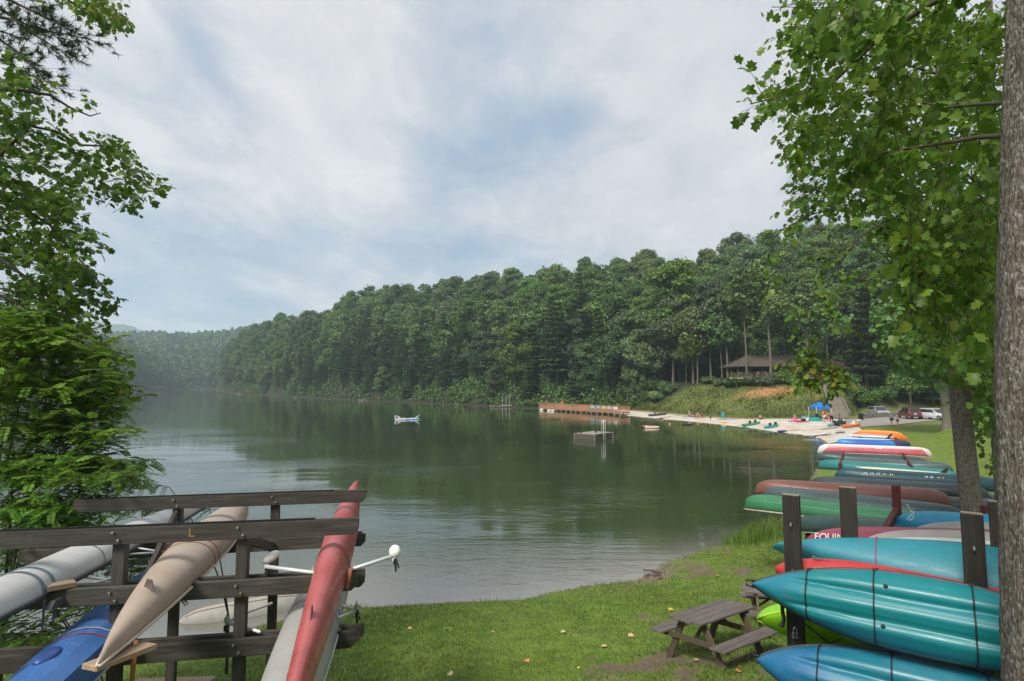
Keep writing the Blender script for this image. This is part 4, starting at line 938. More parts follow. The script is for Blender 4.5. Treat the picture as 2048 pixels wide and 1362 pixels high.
# ------------------------------------------------------------------ boats: one lofted hull for all kinds, keel up in its own frame
def hull(L, B, D, pw=2.2, pe=.85, ke=9, kr=.5, sheer=.10, kc=.62, ks=1.0, deck=None, n=45, m=20, groove=None, zmin=0.0, bowx=0.0):
    V, Fc = [], []; full = 2 * m if deck is not None else m + 1
    def ring(u):
        a = abs(u); w = max(.006, B / 2 * (1 - a ** pw) ** pe); zk = D * max(0.0, 1 - a ** ke) ** kr; zg = -sheer * a ** 3; zk = max(zk, zg + .02 + zmin)
        R = []
        for j in range(m + 1):
            t = -PI / 2 + PI * j / m; sn, cs = math.sin(t), max(0.0, math.cos(t))
            y = w * math.copysign(abs(sn) ** ks, sn); z = zg + (zk - zg) * cs ** kc
            if groove: z += groove(u, y / (B / 2), a)
            R.append((u * L / 2 + bowx * (z - zg) * u, y, z))
        if deck is not None:
            for j in range(1, m):
                t = PI / 2 - PI * j / m; sn, cs = math.sin(t), max(0.0, math.cos(t))
                R.append((u * L / 2, w * sn, zg - deck * (1 - a ** 4) * cs ** .8))
        return R
    us = np.sin(np.linspace(-PI / 2, PI / 2, n)) * .25 + np.linspace(-1, 1, n) * .75
    for u in us: V += ring(float(u))
    k = full
    for i in range(n - 1):
        for j in range(k if deck is not None else k - 1):
            Fc.append((i * k + j, (i + 1) * k + j, (i + 1) * k + (j + 1) % k, i * k + (j + 1) % k))
    return V, Fc, ring
def basis(p0, p1, keel, mid=True):
    x = (Vector(p1) - Vector(p0)).normalized(); z = Vector(keel); z = (z - x * z.dot(x)).normalized(); y = z.cross(x)
    return Matrix.Translation((Vector(p0) + Vector(p1)) / 2) @ Matrix((x, y, z)).transposed().to_4x4()
def boat(name, label, cat, p0, p1, B, D, mat, keel=(0, 0, 1), gun=None, gr=.014, group=None, **kw):
    L = (Vector(p1) - Vector(p0)).length; M = basis(p0, p1, keel)
    V, Fc, ring = hull(L, B, D, **kw)
    o = thing(name, label, cat, M=M, group=group)
    h = link('hull', mesh_np('hull', V, Fc, [mat], smooth=True), o)
    if kw.get('deck') is None:
        s = h.modifiers.new('shell', 'SOLIDIFY'); s.thickness = .012; s.offset = -1
    if gun:
        m = MB()
        rs = [ring(float(u)) for u in np.linspace(-1, 1, 41)]; e = 20 if 'm' not in kw else kw['m']
        m.tube([r[0] for r in rs], gr, 6); m.tube([r[e] for r in rs], gr, 6)
        g = m.build('gunwale', gun, o, smooth=True, local=True)
    o['_L'] = L
    return o, ring
def strap(o, ring, us, mat, w=.028, m=20, tail=None, name='strap'):
    b = MB()
    for u in us:
        for du in (0,):
            L = o['_L']; a = ring(u - w / L); c = ring(u + w / L)
            vs = [];
            for q in (a, c):
                for (x, y, z) in q[:m + 1]:
                    n = Vector((0, y, z + .02)); n.normalize(); vs.append(Vector((x, y, z)) + n * .006)
            k = m + 1; b.add(vs, [(j, j + 1, k + j + 1, k + j) for j in range(m)])
            if tail:
                p = Vector(vs[tail[0]]); q2 = Vector(vs[tail[0] + k]); dz = Vector((0, tail[1], -tail[2]))
                b.add([p, q2, q2 + dz, p + dz], [(0, 1, 2, 3)])
    s = b.build(name, mat, o, local=True, solid=.003); return s
def text(parent, s, size, M, mat, name='lettering', ext=.001):
    c = bpy.data.curves.new(name, 'FONT'); c.body = s; c.size = size; c.extrude = ext; c.align_x = 'CENTER'; c.align_y = 'CENTER'; c.materials.append(mat)
    tmp = bpy.data.objects.new('tmp', c); COL.objects.link(tmp); dg = bpy.context.evaluated_depsgraph_get()
    me = bpy.data.meshes.new_from_object(tmp.evaluated_get(dg)); bpy.data.objects.remove(tmp); me.name = name
    return link(name, me, parent, M)
DARKW = wood('weathered_dark_timber', (.030, .027, .022), (.062, .056, .047), (.115, .105, .09), .7)
PALEW = wood('bare_pale_plank', (.22, .15, .09), (.36, .26, .17), (.48, .37, .26), .75)
STEEL = plain('galvanised_steel', (.55, .55, .54), .35, .5, .9, .15)
ALU = plain('brushed_alloy_tube', (.66, .66, .65), .38, .5, .35, .12)
BLACK = plain('black_rubber', (.018, .018, .018), .55, .4)
# --- the shell rack: three levels of rails on four posts
zF, zB = (4.63, 4.14, 3.647), (4.546, 4.02, 3.54)
FL, FR = G(-95, 1084, zF[0]), G(718, 1051, zF[0]); BL, BR = G(148, 1012, zB[0]), G(733, 991, zB[0])
rk = thing('boat_rack', 'dark weathered timber rack of three rail levels holding rowing shells', 'rack', on(((FL.x + BR.x) / 2, 5.9)))
fd = (FR - FL).normalized(); bd = (BR - BL).normalized(); fn = Vector((-fd.y, fd.x, 0)); bn = Vector((-bd.y, bd.x, 0))
def lerp(a, b, t): return a + (b - a) * t
def rail_shape(h, w, z):
    prof = [(-h + .055, -z / 2), (h - .055, -z / 2), (h, -z * .12), (h, z / 2), (-h, z / 2), (-h, -z * .12)]
    V = [(x, -w / 2, zz) for x, zz in prof] + [(x, w / 2, zz) for x, zz in prof]
    return V, [tuple(range(6)), tuple(range(11, 5, -1))] + [(i, i + 6, (i + 1) % 6 + 6, (i + 1) % 6) for i in range(6)]
def rail(a, b, z, off, e0=0.0, e1=0.0):
    d = (b - a).normalized(); n = Vector((-d.y, d.x, 0)); p = a - d * e0 + n * off; q = b + d * e1 + n * off; p.z = q.z = z
    r = board('rail', p, q, .045, .145, DARKW, rk)
    lz = .145; hl = (q - p).length / 2; me = mesh_np('rail', *rail_shape(hl, .045, lz), [DARKW]); r.data = me
    return r, p, q
rails = []
for z in zF: rails.append(rail(FL, FR, z, -.0)[0])
for z in zF[1:]: rail(FL, FR, z - .012, .155, .1, .05)
for z in zB: rail(BL, BR, z, 0, .0 if z == zB[0] else .5, 0)
for z in zB[1:]: rail(BL, BR, z - .012, .155, .4, -.05)
def on_line(a, b, px, y):      # parameter on a rail's line seen at picture column px
    best = min(np.linspace(-.2, 1.2, 700), key=lambda t: abs((lambda p: 1024 + F * p.x / (p.y * CP + (p.z - H) * SP))(lerp(a, b, t)) - px)); return lerp(a, b, best)
posts = []
for a, b, n, cols, zt in ((FL, FR, fn, (234, 483), zF[0]), (BL, BR, bn, (352, 549), zB[0])):
    for cx in cols:
        p = on_line(a, b, cx, 0) + n * .078; g = on(p, -.3); t_ = Vector((p.x, p.y, zt + .03)); posts.append((p, t_))
        q = board('post', g, t_, .095, .095, DARKW, rk, up=n)
        for z in (zF if zt == zF[0] else zB):
            for dx, dz in ((-.022, .032), (.022, -.032)):
                c = Vector((p.x, p.y, z + dz)) + (fd if n is fn else bd) * dx - n * .105
                MB().tube([c, c - n * .014], .011, 8).build('bolt', STEEL, rk)
f1, f2, b1, b2 = [p for p, _ in posts]
def P3(p, z): return Vector((p.x, p.y, z))
board('brace', P3(b1, 4.42) - bn * .06, P3(f1, 3.78) + fn * .06, .045, .09, DARKW, rk)
board('brace', P3(f2, 4.52) + fn * .06, P3(b2, 3.98) - bn * .06, .045, .09, DARKW, rk)
pm = MB()
for a, b, n in ((FL, FR, fn), (BL, BR, bn)):
    z = (zF if n is fn else zB)[0] + .076; pm.bar(P3(a, z) + (b - a) * .02, P3(b, z) - (b - a) * .12, .042, .010)
pm.build('pad_strip', plain('dark_carpet_pad', (.014, .014, .015), .95, .1), rk)
Lp = on_line(FL, FR, 384, 0); Ml = Matrix.Translation(P3(Lp, zF[0]) - fn * .0245) @ Matrix((fd, Vector((0, 0, 1)), -fn)).transposed().to_4x4()
text(rk, 'L', .105, Ml, plain('tan_paint_mark', (.30, .17, .06), .8, .2))
# --- shells
WHITE = plain('aged_white_gelcoat', (.50, .50, .485), .42, .45, 0, .16, 2.2, (.30, .28, .23))
TAN = plain('faded_tan_gelcoat', (.36, .29, .225), .5, .4, 0, .14, 2.0, (.25, .19, .15))
RED = plain('faded_red_gelcoat', (.40, .085, .08), .34, .5, 0, .22, 1.6, (.50, .22, .20))
GREYG = plain('grey_gelcoat', (.34, .34, .315), .42, .45, 0, .12, 2.0, (.27, .26, .23))
BLUE = plain('blue_gelcoat', (.045, .135, .36), .38, .5, 0, .22, 2.2, (.16, .25, .40))
def P1p(x, y, z): return G(x, y, z)
shz = {}
o, rg = boat('rowing_shell', 'long pale white shell keel up on the middle rails, nearest the feathery bush', 'rowing shell', (-3.50, 1.7, 4.26), (-4.66, 9.0, 4.10), .43, .20, WHITE, gun=plain('dark_rubber_trim', (.03, .03, .033), .6), gr=.018, pw=1.9, pe=.8, ke=3.2, kr=.8, kc=.8, sheer=.02)
strap(o, rg, (-.18, -.145), plain('slate_blue_webbing', (.10, .16, .20), .8), tail=(0, 0, .25)); strap(o, rg, (.06,), plain('dark_cord', (.05, .05, .05), .8), .006)
def rigger(o, pts_list, mat=ALU, r=.011):
    m = MB()
    for pts in pts_list: m.tube([P(*p) for p in pts], r, 8)
    return m.build('rigger', mat, o, smooth=True)
def oarlock(par, p, mat=BLACK, big=1.0):
    m = MB(); c = P(*p); m.box(c + Vector((0, 0, .0)), (.028 * big, .04 * big, .05 * big)); m.tube([c + Vector((0, 0, -.02)), c + Vector((.004, 0, -.085 * big))], .010, 6); m.tube([c + Vector((.022, .0, -.02)), c + Vector((.030, 0, -.06 * big))], .007, 6); m.tube([c + Vector((0, 0, .02)), c + Vector((0, 0, .05 * big))], .008, 6)
    return m.build('oarlock', mat, par, smooth=False)
for t0 in (.30, .43, .55):
    c = lerp(Vector((-3.50, 1.7, 4.2)), Vector((-4.66, 9.0, 4.05)), t0); MB().box(c + Vector((.30, 0, .0)), (.07, .34, .05), top=(.5, .6)).build('rigger_shoulder', plain('dark_grey_plastic', (.05, .052, .055), .5), o)
rg1 = rigger(o, [[(122, 1150, 5.2), (245, 1162, 5.5)], [(52, 1198, 4.7), (150, 1176, 5.1), (250, 1150, 5.5)], [(182, 1113, 5.9), (332, 1104, 6.3)], [(250, 1092, 6.2), (332, 1105, 6.3)]]); oarlock(rg1, (250, 1158, 5.5)); oarlock(rg1, (332, 1105, 6.3))
o, rg = boat('rowing_shell', 'broad tan shell keel up across the middle rails, its bow tip on a plank', 'rowing shell', G(197, 1322, 4.22), G(494, 1006, 4.06), .53, .23, TAN, gun=plain('cream_rim', (.55, .47, .37), .5), gr=.012, pw=1.75, pe=.85, ke=3.0, kr=.75, kc=.75, sheer=.03)
strap(o, rg, (-.27, -.215), plain('rust_orange_webbing', (.30, .105, .04), .8), .012, tail=(20, 0, .3))
vt = MB().box((0, 0, 0), (.16, .012, .075), top=(.45, .6)); Lh = o['_L']; u_ = -.70; rr = rg(u_); c = Vector(rr[9]); 
link('fin', mesh_np('fin', vt.v, vt.f, [plain('brown_plastic', (.12, .09, .075), .5)]), o, WM[o.name] @ Matrix.Translation((c.x, c.y, c.z + .03)) @ Matrix.Rotation(.7, 4, 'Z'))
board('plank', G(178, 1336, 4.16), G(300, 1290, 4.12), .13, .035, PALEW, None, label='short pale plank under the bow of the tan shell', cat='plank')
o, rg = boat('rowing_shell', 'slim faded red shell keel up on the middle rails, above the grey one', 'rowing shell', (-.93, 2.2, 4.27), (-2.93, 11.0, 4.06), .335, .25, RED, pw=1.5, pe=.85, ke=2.6, kr=.8, kc=.85, sheer=.0, deck=.05, n=55)
CREAM = plain('white_vinyl_float', (.78, .77, .72), .4)
ORS = plain('rust_orange_webbing', (.30, .105, .04), .8)
strap(o, rg, (-.305, -.285), plain('dark_red_cord', (.16, .035, .035), .8), .005)
ck = MB(); c = P(694, 1115, 5.75); pts = [P(683, 1082, 6.1), P(704, 1076, 6.2), P(702, 1120, 5.7), P(694, 1142, 5.4), P(672, 1146, 5.3), P(676, 1120, 5.6)]
ck.add(pts + [p + Vector((-.05, 0, -.05)) for p in pts], [(0, 1, 2, 5), (2, 3, 4, 5), (6, 7, 1, 0), (7, 8, 2, 1), (8, 9, 3, 2), (9, 10, 4, 3), (10, 11, 5, 4), (11, 6, 0, 5)]); ck.build('coaming', RED, o, bevel=.01)
rg2 = rigger(o, [[(530, 1133, 5.2), (616, 1144, 5.2), (668, 1148, 5.2)], [(680, 1146, 5.25), (720, 1133, 5.3), (788, 1111, 5.4)]], r=.017)
m = MB(); m.ball((0, 0, 0), .056, 16, sc=(1, 1, 1.08)); m.tube([(0, 0, -.05), (0, 0, -.085)], .035, 10); a_ = m.build('float', CREAM, rg2, smooth=True, local=True); setm(a_, Matrix.Translation(P(790, 1103, 5.42)), rg2)
m = MB(); m.ball((0, 0, 0), .043, 16, sc=(1.95, 1, 1)); a_ = m.build('float', CREAM, rg2, smooth=True, local=True); setm(a_, Matrix.Translation(P(542, 1114, 5.3)) @ Matrix.Rotation(-.55, 4, 'Y') @ Matrix.Rotation(.3, 4, 'Z'), rg2)
oarlock(rg2, (791, 1122, 5.4), big=1.1); oarlock(rg2, (535, 1142, 5.22), big=1.1)
m = MB()
for x0 in (680, 697): m.add([P(x0, 1140, 5.02), P(x0 + 7, 1140, 5.02), P(x0 + 1, 1178, 5.0), P(x0 - 6, 1178, 5.0)], [(0, 1, 2, 3)]); m.add([P(x0, 1140, 5.02), P(x0 + 7, 1140, 5.02), P(x0 + 9, 1134, 5.3), P(x0 + 2, 1134, 5.3)], [(0, 1, 2, 3)])
m.build('webbing_tail', ORS, o, solid=.003)
fn_ = MB().box((0, 0, 0), (.15, .010, .08), top=(.4, .6)); c = Vector(rg(-.64)[10]); link('fin', mesh_np('fin', fn_.v, fn_.f, [plain('dark_red_plastic', (.15, .03, .035), .4)]), o, WM[o.name] @ Matrix.Translation((c.x, c.y, c.z + .02)))
o, rg = boat('rowing_shell', 'grey shell keel up on the lowest rails beneath the red shell', 'rowing shell', (-1.12, 2.1, 3.80), (-2.66, 9.3, 3.55), .49, .235, GREYG, gun=plain('pale_grey_rim', (.48, .48, .45), .5), gr=.012, pw=1.9, pe=.8, ke=3.2, kr=.8, kc=.72, sheer=.02)
strap(o, rg, (-.13, -.085, .115, .15), plain('dark_grey_cord', (.09, .09, .088), .8), .007)
fn_ = MB().box((0, 0, 0), (.16, .010, .07), top=(.5, .6)); c = Vector(rg(-.50)[9]); link('fin', mesh_np('fin', fn_.v, fn_.f, [plain('charcoal_plastic', (.05, .05, .052), .4)]), o, WM[o.name] @ Matrix.Translation((c.x, c.y, c.z + .02)))
rg3 = rigger(o, [[(455, 1245, 5.6), (484, 1228, 5.7), (545, 1206, 5.8)], [(458, 1247, 5.6), (485, 1252, 5.4), (520, 1264, 5.1)], [(645, 1203, 5.9), (708, 1217, 5.6)], [(622, 1256, 5.1), (712, 1222, 5.6)]], r=.014); oarlock(rg3, (713, 1213, 5.6), STEEL); oarlock(rg3, (714, 1228, 5.6)); oarlock(rg3, (453, 1240, 5.6), STEEL); oarlock(rg3, (452, 1256, 5.6))
o, rg = boat('rowing_shell', 'boxy bright blue shell on the lowest rails below the white one', 'rowing shell', (-2.72, 2.3, 3.80), (-4.46, 8.2, 3.56), .52, .235, BLUE, gun=plain('dull_white_rim', (.40, .43, .46), .5), gr=.010, pw=2.4, pe=.8, ke=4, kr=.7, kc=.42, ks=1.5, sheer=.02, m=6)
bpy.data.objects[[c.name for c in o.children if c.name.startswith('hull')][0]].data.polygons.foreach_set('use_smooth', np.zeros(len(bpy.data.objects[[c.name for c in o.children if c.name.startswith('hull')][0]].data.polygons), dtype=bool))
strap(o, rg, (-.205,), plain('red_webbing', (.38, .05, .06), .7), .012, m=6, tail=(6, 0, .2)); strap(o, rg, (-.165,), plain('grey_webbing', (.42, .40, .40), .7), .012, m=6)
hb = MB().ball((0, 0, 0), .1, 14, sc=(1.5, .75, .35)); c = Vector(rg(-.33)[3]); hb.build('hatch', plain('deep_blue_plastic', (.025, .07, .24), .4), o, local=True, smooth=True).location = (c.x, c.y + .05, c.z - .005)
board('wood_block', G(92, 1176, 4.25), G(150, 1166, 4.24), .10, .045, PALEW, None, label='pale timber block wedged under the strapped white shell', cat='wood block')
# --- old dinghy keel up on the grass behind the rack
g0 = GT(356, 1246); p0 = Vector((g0.x - .05, g0.y, gz(g0.x, g0.y) + .10)); e = (g0.x + 2.75, g0.y + 1.35); p1 = Vector((e[0], e[1], gz(*e) + .10))
o, rg = boat('canoe', 'dirty old white canoe keel up on the grass behind the shell rack', 'canoe', p0, p1, .90, .50, plain('stained_old_white', (.36, .345, .30), .6, .4, 0, .25, 2.5, (.26, .18, .10)), gun=plain('dark_maroon_rim', (.08, .03, .03), .6), gr=.022, pw=2.6, pe=.7, ke=5, kr=.5, sheer=.06)
m = MB()
for k in (-1, 0, 1): m.tube([Vector(r[10 + k * 3]) + Vector((0, 0, .006)) for r in [rg(float(u)) for u in np.linspace(-.86, .86, 17)]], .012, 5)
m.build('keel_strip', plain('worn_brown_keel', (.22, .15, .09), .7), o, local=True)
board('plank', GT(268, 1372) + Vector((0, 0, .05)), GT(425, 1366) + Vector((0, 0, .05)), .2, .04, PALEW, None, label='long pale plank lying on the grass at the foot of the shell rack', cat='plank')
m = MB(); m.add([P(268, 1280, 4.9), P(277, 1280, 4.9), P(268, 1366, 4.85), P(258, 1366, 4.85)], [(0, 1, 2, 3)]); tag(m.build('hanging_strap', ORS, None, solid=.003), 'orange webbing strap hanging loose below the tan shell', 'strap')
# ------------------------------------------------------------------ kayak rack (dark posts) beside the thick trunk
A_, C_, B_, D_ = G(1582, 990, 4.87), G(1943, 1027, 4.87), G(1695, 975, 4.87), G(1997, 1004, 4.87)
kd = Vector((C_.x - A_.x, C_.y - A_.y, 0)).normalized(); kn = Vector((kd.y, -kd.x, 0))        # along the rack; towards the camera
if kn.y > 0: kn = -kn
KW = wood('brown_stained_post', (.020, .017, .013), (.038, .033, .026), (.062, .055, .045), .7)
kr = thing('kayak_rack', 'dark brown kayak rack of four tall posts with hooked arms', 'rack', on((A_ + C_) / 2))
ENDG = plain('sawn_end_grain', (.24, .19, .13), .8)
for p in (A_, C_, B_, D_):
    pb = board('post', on(p, -.3), p, .145, .07, KW, kr, up=kn)
    m = MB().box(p + Vector((0, 0, .004)), (.07, .14, .006), Matrix.Translation(p) @ Matrix.Rotation(math.atan2(kd.y, kd.x) + PI / 2, 4, 'Z') @ Matrix.Translation(-p)); m.build('post_cap', ENDG, kr)
for p, q in ((A_, B_), (C_, D_)):
    for z in (2.95, 3.25, 3.82):
        board('cross_arm', Vector((p.x, p.y, z)) - (q - p).normalized() * .08, Vector((q.x, q.y, z)) + (q - p).normalized() * .3, .06, .06, KW, kr)
for p in (A_, C_):
    for z in (3.78, 3.14):
        c = Vector((p.x, p.y, z)) + kn * .10 - kd * .07
        m = MB().tube([c + Vector((0, 0, .14)) - kd * .02, c + Vector((0, 0, .05)) - kd * .02, c + kn * .05, c + kn * .12 + Vector((0, 0, -.03)), c + kn * .2], .018, 8); m.build('hook', BLACK, kr, smooth=True)
    m = MB(); c = Vector((p.x, p.y, 3.62)) + kn * .05
    m.box(c, (.045, .025, .05)); m.tube([c + Vector((-.014, 0, .02)), c + Vector((-.014, 0, .06)), c + Vector((0, 0, .075)), c + Vector((.014, 0, .06)), c + Vector((.014, 0, .02))], .005, 6); tag(m.build('padlock', STEEL, None), 'small steel padlock on the ' + ('post by the picnic table' if p is A_ else 'dark post beside the thick trunk'), 'padlock', 'padlocks on the kayak rack')
    for z in (4.62, 4.2):
        m = MB(); c = Vector((p.x, p.y, z)) + kn * .04; m.tube([c, c + kn * .03, c + kn * .03 + Vector((0, 0, -.02))], .008, 6); m.build('eye_bolt', STEEL, kr)
def gradmat(name, ca, cb, lo=.25, hi=.6, rough=.38, scale=1.0, blot=.18, cc=None):
    """rotomoulded plastic: colours run into each other along the boat, cloudy edges"""
    t = NT(name); tc = t.n.new('ShaderNodeTexCoord'); sx = t.n.new('ShaderNodeSeparateXYZ'); t.link(tc.outputs['Object'], sx.inputs[0])
    n = t.noise(tc.outputs['Object'], 2.2, 4, .6); n2 = t.noise(tc.outputs['Object'], 40, 3, .6)
    x = t.math('ADD', t.math('ABSOLUTE', t.math('MULTIPLY', sx.outputs[0], scale)), t.math('MULTIPLY', t.math('SUBTRACT', n, .5), 2 * blot * 2))
    c = t.mix(t.maprange(x, lo, hi), ca, cb)
    if cc:
        y = t.math('ADD', sx.outputs[1], t.math('MULTIPLY', t.math('SUBTRACT', n, .5), .25)); c = t.mix(t.maprange(y, -.16, -.30), c, cc)
    sc_n = t.noise(t.coord('Object', (1, 9, 9)), 5, 5, .7); c = t.mix(t.maprange(sc_n, .60, .8, 0, .3), c, (.35, .5, .5)); sr_ = t.noise(t.coord('Object', (.8, 60, 60)), 3, 4, .7); c = t.mix(t.maprange(sr_, .66, .74, 0, .45), c, (.40, .55, .55)); dr_ = t.noise(t.coord('Object', (2, 2, 2)), 3, 5, .7); c = t.mix(t.maprange(dr_, .58, .75, 0, .35), c, (.10, .12, .09))
    t.bump(n2, .08, .003); return t.fin(c, t.maprange(sc_n, .3, .8, rough - .08, rough + .18), .5)
TEAL = gradmat('teal_blue_plastic', (.006, .175, .195), (.014, .165, .26), .75, 1.25, cc=(.008, .09, .215))
BLUETEAL = gradmat('blue_teal_plastic', (.008, .155, .215), (.012, .125, .255), .45, .9, cc=(.006, .125, .18))
def kgroove(u, yn, a):
    e = max(0.0, 1 - (a / .78) ** 6); d = 0
    for c in (-.33, .33): d -= .040 * math.exp(-((yn - c) / .055) ** 2)
    d += .022 * math.exp(-(yn / .11) ** 2) + .012 * math.exp(-((abs(yn) - .58) / .09) ** 2)
    return d * e * (1 if a < .8 else 0)
DK = plain('dark_grey_rim', (.045, .047, .05), .5)
CORD = plain('black_bungee', (.012, .012, .012), .6)
def lash(o, ring, us, m=20):
    for u in us:
        pts = []; b = MB()
        for (x, y, z) in ring(u)[:m + 1]:
            n = Vector((0, y, z + .03)); n.normalize(); pts.append(Vector((x, y, z)) + n * .007)
        b.tube(pts, .0065, 6); b.build('cord', CORD, o, smooth=True, local=True)
        h = MB(); x, y, z = ring(u)[m]; h.box((x, y + .005, z + .01), (.035, .03, .045)); h.tube([(x - .02, y + .01, z), (x + .02, y + .02, z - .03)], .009, 6)
        h.build('strap_hook', BLACK, o, local=True)
def kayak(label, tip, L, B, D, mat, kd_=None, tilt=18, zc=None, name='kayak', bottom=True, gun=None, m=20, rim=True, **kw):
    d = (kd_ or kd); n = Vector((d.y, -d.x, 0)).normalized(); n = -n if n.y > 0 else n
    keel = n * math.cos(math.radians(tilt)) + Vector((0, 0, math.sin(math.radians(tilt))))
    if not bottom: keel = -keel
    a = dict(pw=2.3, pe=.8, ke=4.5, kr=.55, sheer=.05, kc=.55, deck=.13, groove=kgroove, n=81, m=m); a.update(kw)
    return boat(name, label, 'kayak', tip, Vector(tip) + d * L, B, D, mat, keel, gun=gun, gr=.016, **a)
t0 = A_ + kn * .33 - kd * .30; t0.z = 4.10
o, rg = kayak('teal and blue kayak hung bottom out on the rack, above the all-blue one', t0, 2.50, .575, .23, TEAL, gun=DK, m=40, pe=.95, groove=kgroove); lash(o, rg, (-.62, -.235, .26), 40)
m = MB()
for (u, y) in ((-.17, .17), (-.19, -.13)):
    r = rg(u); j = min(range(41), key=lambda k: abs(r[k][1] - y)); m.ball((r[j][0], r[j][1], r[j][2]), .017, 10)
m.build('scupper_hole', BLACK, o, local=True)
t0 = A_ + kn * .36 - kd * .27; t0.z = 3.46
o, rg = kayak('deep blue kayak lowest on the rack, bottom out, under the teal one', t0, 2.55, .62, .23, BLUETEAL, gun=DK, m=40); lash(o, rg, (-.60, -.20, .26), 40)
for kk_ in [x for x in COL.objects if x.name.startswith('kayak') and x.name.split('.')[0] == 'kayak']:
    l_ = kk_['_L']; m = MB().tube([(-l_ / 2 + .02, -.03, -.02), (-l_ / 2 - .05, -.02, -.03), (-l_ / 2 - .05, .02, -.03), (-l_ / 2 + .02, .03, -.02)], .008, 6); m.build('grab_handle', BLACK, kk_, local=True, smooth=True)
LIME = plain('lime_green_plastic', (.22, .50, .015), .36, .5, 0, .12, 1.5); LIMED = plain('shaded_lime_seat_well', (.16, .38, .015), .45)
t0 = A_ - kn * .42 - kd * .42; t0.z = 3.56
o, rg = kayak('bright lime green kayak lying deck out behind the blue kayaks', t0, 3.0, .78, .22, LIME, tilt=-34, bottom=False, gun=plain('pale_lime_rim', (.34, .60, .05), .4), groove=None)
for (xx, l) in ((-.55, .55), (.35, .8)):
    m = MB(); m.ball((0, 0, 0), .5, 16, sc=(l, .42, .16)); w_ = m.build('seat_well', LIMED, o, smooth=True, local=True); w_.location = (xx, 0, -.10)
m = MB()
for x0, x1 in ((-1.05, -.65), (-.65, -1.05)): m.tube([(x0, -.2, -.12), ((x0 + x1) / 2, 0, -.145), (x1, .2, -.12)], .006, 6)
m.build('bungee', CORD, o, local=True, smooth=True)
m = MB().box((-1.08, .06, -.10), (.12, .10, .004)); m.build('sticker', plain('orange_sticker', (.75, .25, .02), .5), o, local=True)
t0 = C_ - kn * .62 - kd * .1; t0.z = 3.42
kayak('amber yellow kayak low behind the lime one, mostly hidden by the trunk', t0, 2.8, .7, .22, plain('amber_plastic', (.62, .30, .015), .4), tilt=20, groove=None)
REDP = plain('red_plastic', (.48, .035, .035), .34, .5, 0, .15, 1.6)
t0 = A_ - kn * .24 - kd * .22; t0.z = 4.10
o, rg = kayak('bright red kayak squeezed between the teal kayak and the dark posts', t0, 2.75, .46, .2, REDP, kd_=(kd + Vector((0, 0, -.055))).normalized(), tilt=26, pw=3.5, pe=.7, groove=None, ke=7)
M0 = WM[o.name]; r = rg(-.70); c = Vector(r[16]); nx = Vector((0, c.y, c.z)).normalized(); 
Mt = M0 @ Matrix.Translation(c + nx * .012) @ Matrix((Vector((1, 0, 0)), nx.cross(Vector((1, 0, 0))), nx)).transposed().to_4x4()
m = MB()
for i, (dx, w_) in enumerate(((-.06, .03), (-.025, .025), (.005, .02), (.04, .014), (.065, .014))): m.box((dx, .004 * (-1) ** i, 0), (w_, .035 if i < 3 else .022, .002))
link('logo', mesh_np('logo', m.v, m.f, [plain('grey_logo_print', (.10, .09, .11), .6)]), o, Mt)
TURQ = gradmat('turquoise_plastic', (.016, .17, .21), (.026, .22, .28), .4, 1.7, .5)
t0 = A_ - kn * .62 - kd * .30; t0.z = 4.22
o, rg = kayak('long turquoise kayak lying between the two rows of dark posts', t0, 4.1, .56, .22, TURQ, tilt=52, pw=2.0, pe=.95, groove=None, ke=3); strap(o, rg, (-.55,), plain('dark_red_webbing', (.22, .05, .07), .7), .01, name='strap')
# ------------------------------------------------------------------ canoes: each laid across maroon racks, keel up
def paint(name, c, wear=.2, dirt=None, rough=.42): return plain(name, c, rough, .45, 0, wear, 1.4, dirt)
def canoe(label, a, b, B, D, mat, gun=None, L=None, name='canoe', cat='canoe', keel=(0, 0, 1), group=None, **kw):
    p0, p1 = P(*a), P(*b)
    if L: p1 = p0 + (p1 - p0).normalized() * L
    dz = Vector((0, 0, D)); kk = dict(pw=2.6, pe=.72, ke=11, kr=.55, sheer=.10, kc=.6, zmin=.0); kk.update(kw)
    return boat(name, label, cat, p0 - dz, p1 - dz, B, D, mat, keel, gun=gun, group=group, **kk)
MAROON = wood('maroon_painted_timber', (.055, .012, .012), (.11, .022, .022), (.17, .04, .038), .65)
ALG = plain('dull_alloy_rim', (.42, .40, .37), .45, .5, .3)
PGREEN = paint('forest_green_paint', (.035, .17, .075), .22, (.16, .26, .16)); SLATE = paint('slate_green_hull', (.055, .085, .085), .22, (.16, .18, .18)); BROWN = paint('brick_brown_hull', (.17, .065, .05), .2, (.26, .15, .12))
CHAR = paint('charcoal_hull', (.035, .05, .052), .25, (.18, .2, .2)); DTEAL = paint('deep_teal_hull', (.014, .055, .07), .2, (.10, .15, .16)); MTEAL = paint('teal_hull', (.02, .16, .16), .2, (.12, .25, .25)); DGREEN = paint('bottle_green_hull', (.025, .06, .05), .25, (.12, .16, .15))
NAVY = paint('navy_hull', (.02, .035, .09), .2); GREYW = paint('pale_grey_hull', (.42, .42, .42), .12, (.25, .25, .24)); BEIGE = paint('pale_beige_hull', (.44, .37, .33), .14, (.30, .22, .20)); FUZZ = paint('rough_grey_aluminium', (.30, .29, .27), .25, (.16, .15, .13), .7)
MAG = paint('faded_maroon_hull', (.30, .05, .085), .2, (.38, .16, .18)); AQUA = gradmat('aqua_plastic', (.01, .25, .36), (.012, .20, .34), .3, .9, .4)
lens = []
def C(*a, **k):
    o, rg = canoe(*a, **k); lens.append((a[0][:28], round(o['_L'], 2))); return o, rg
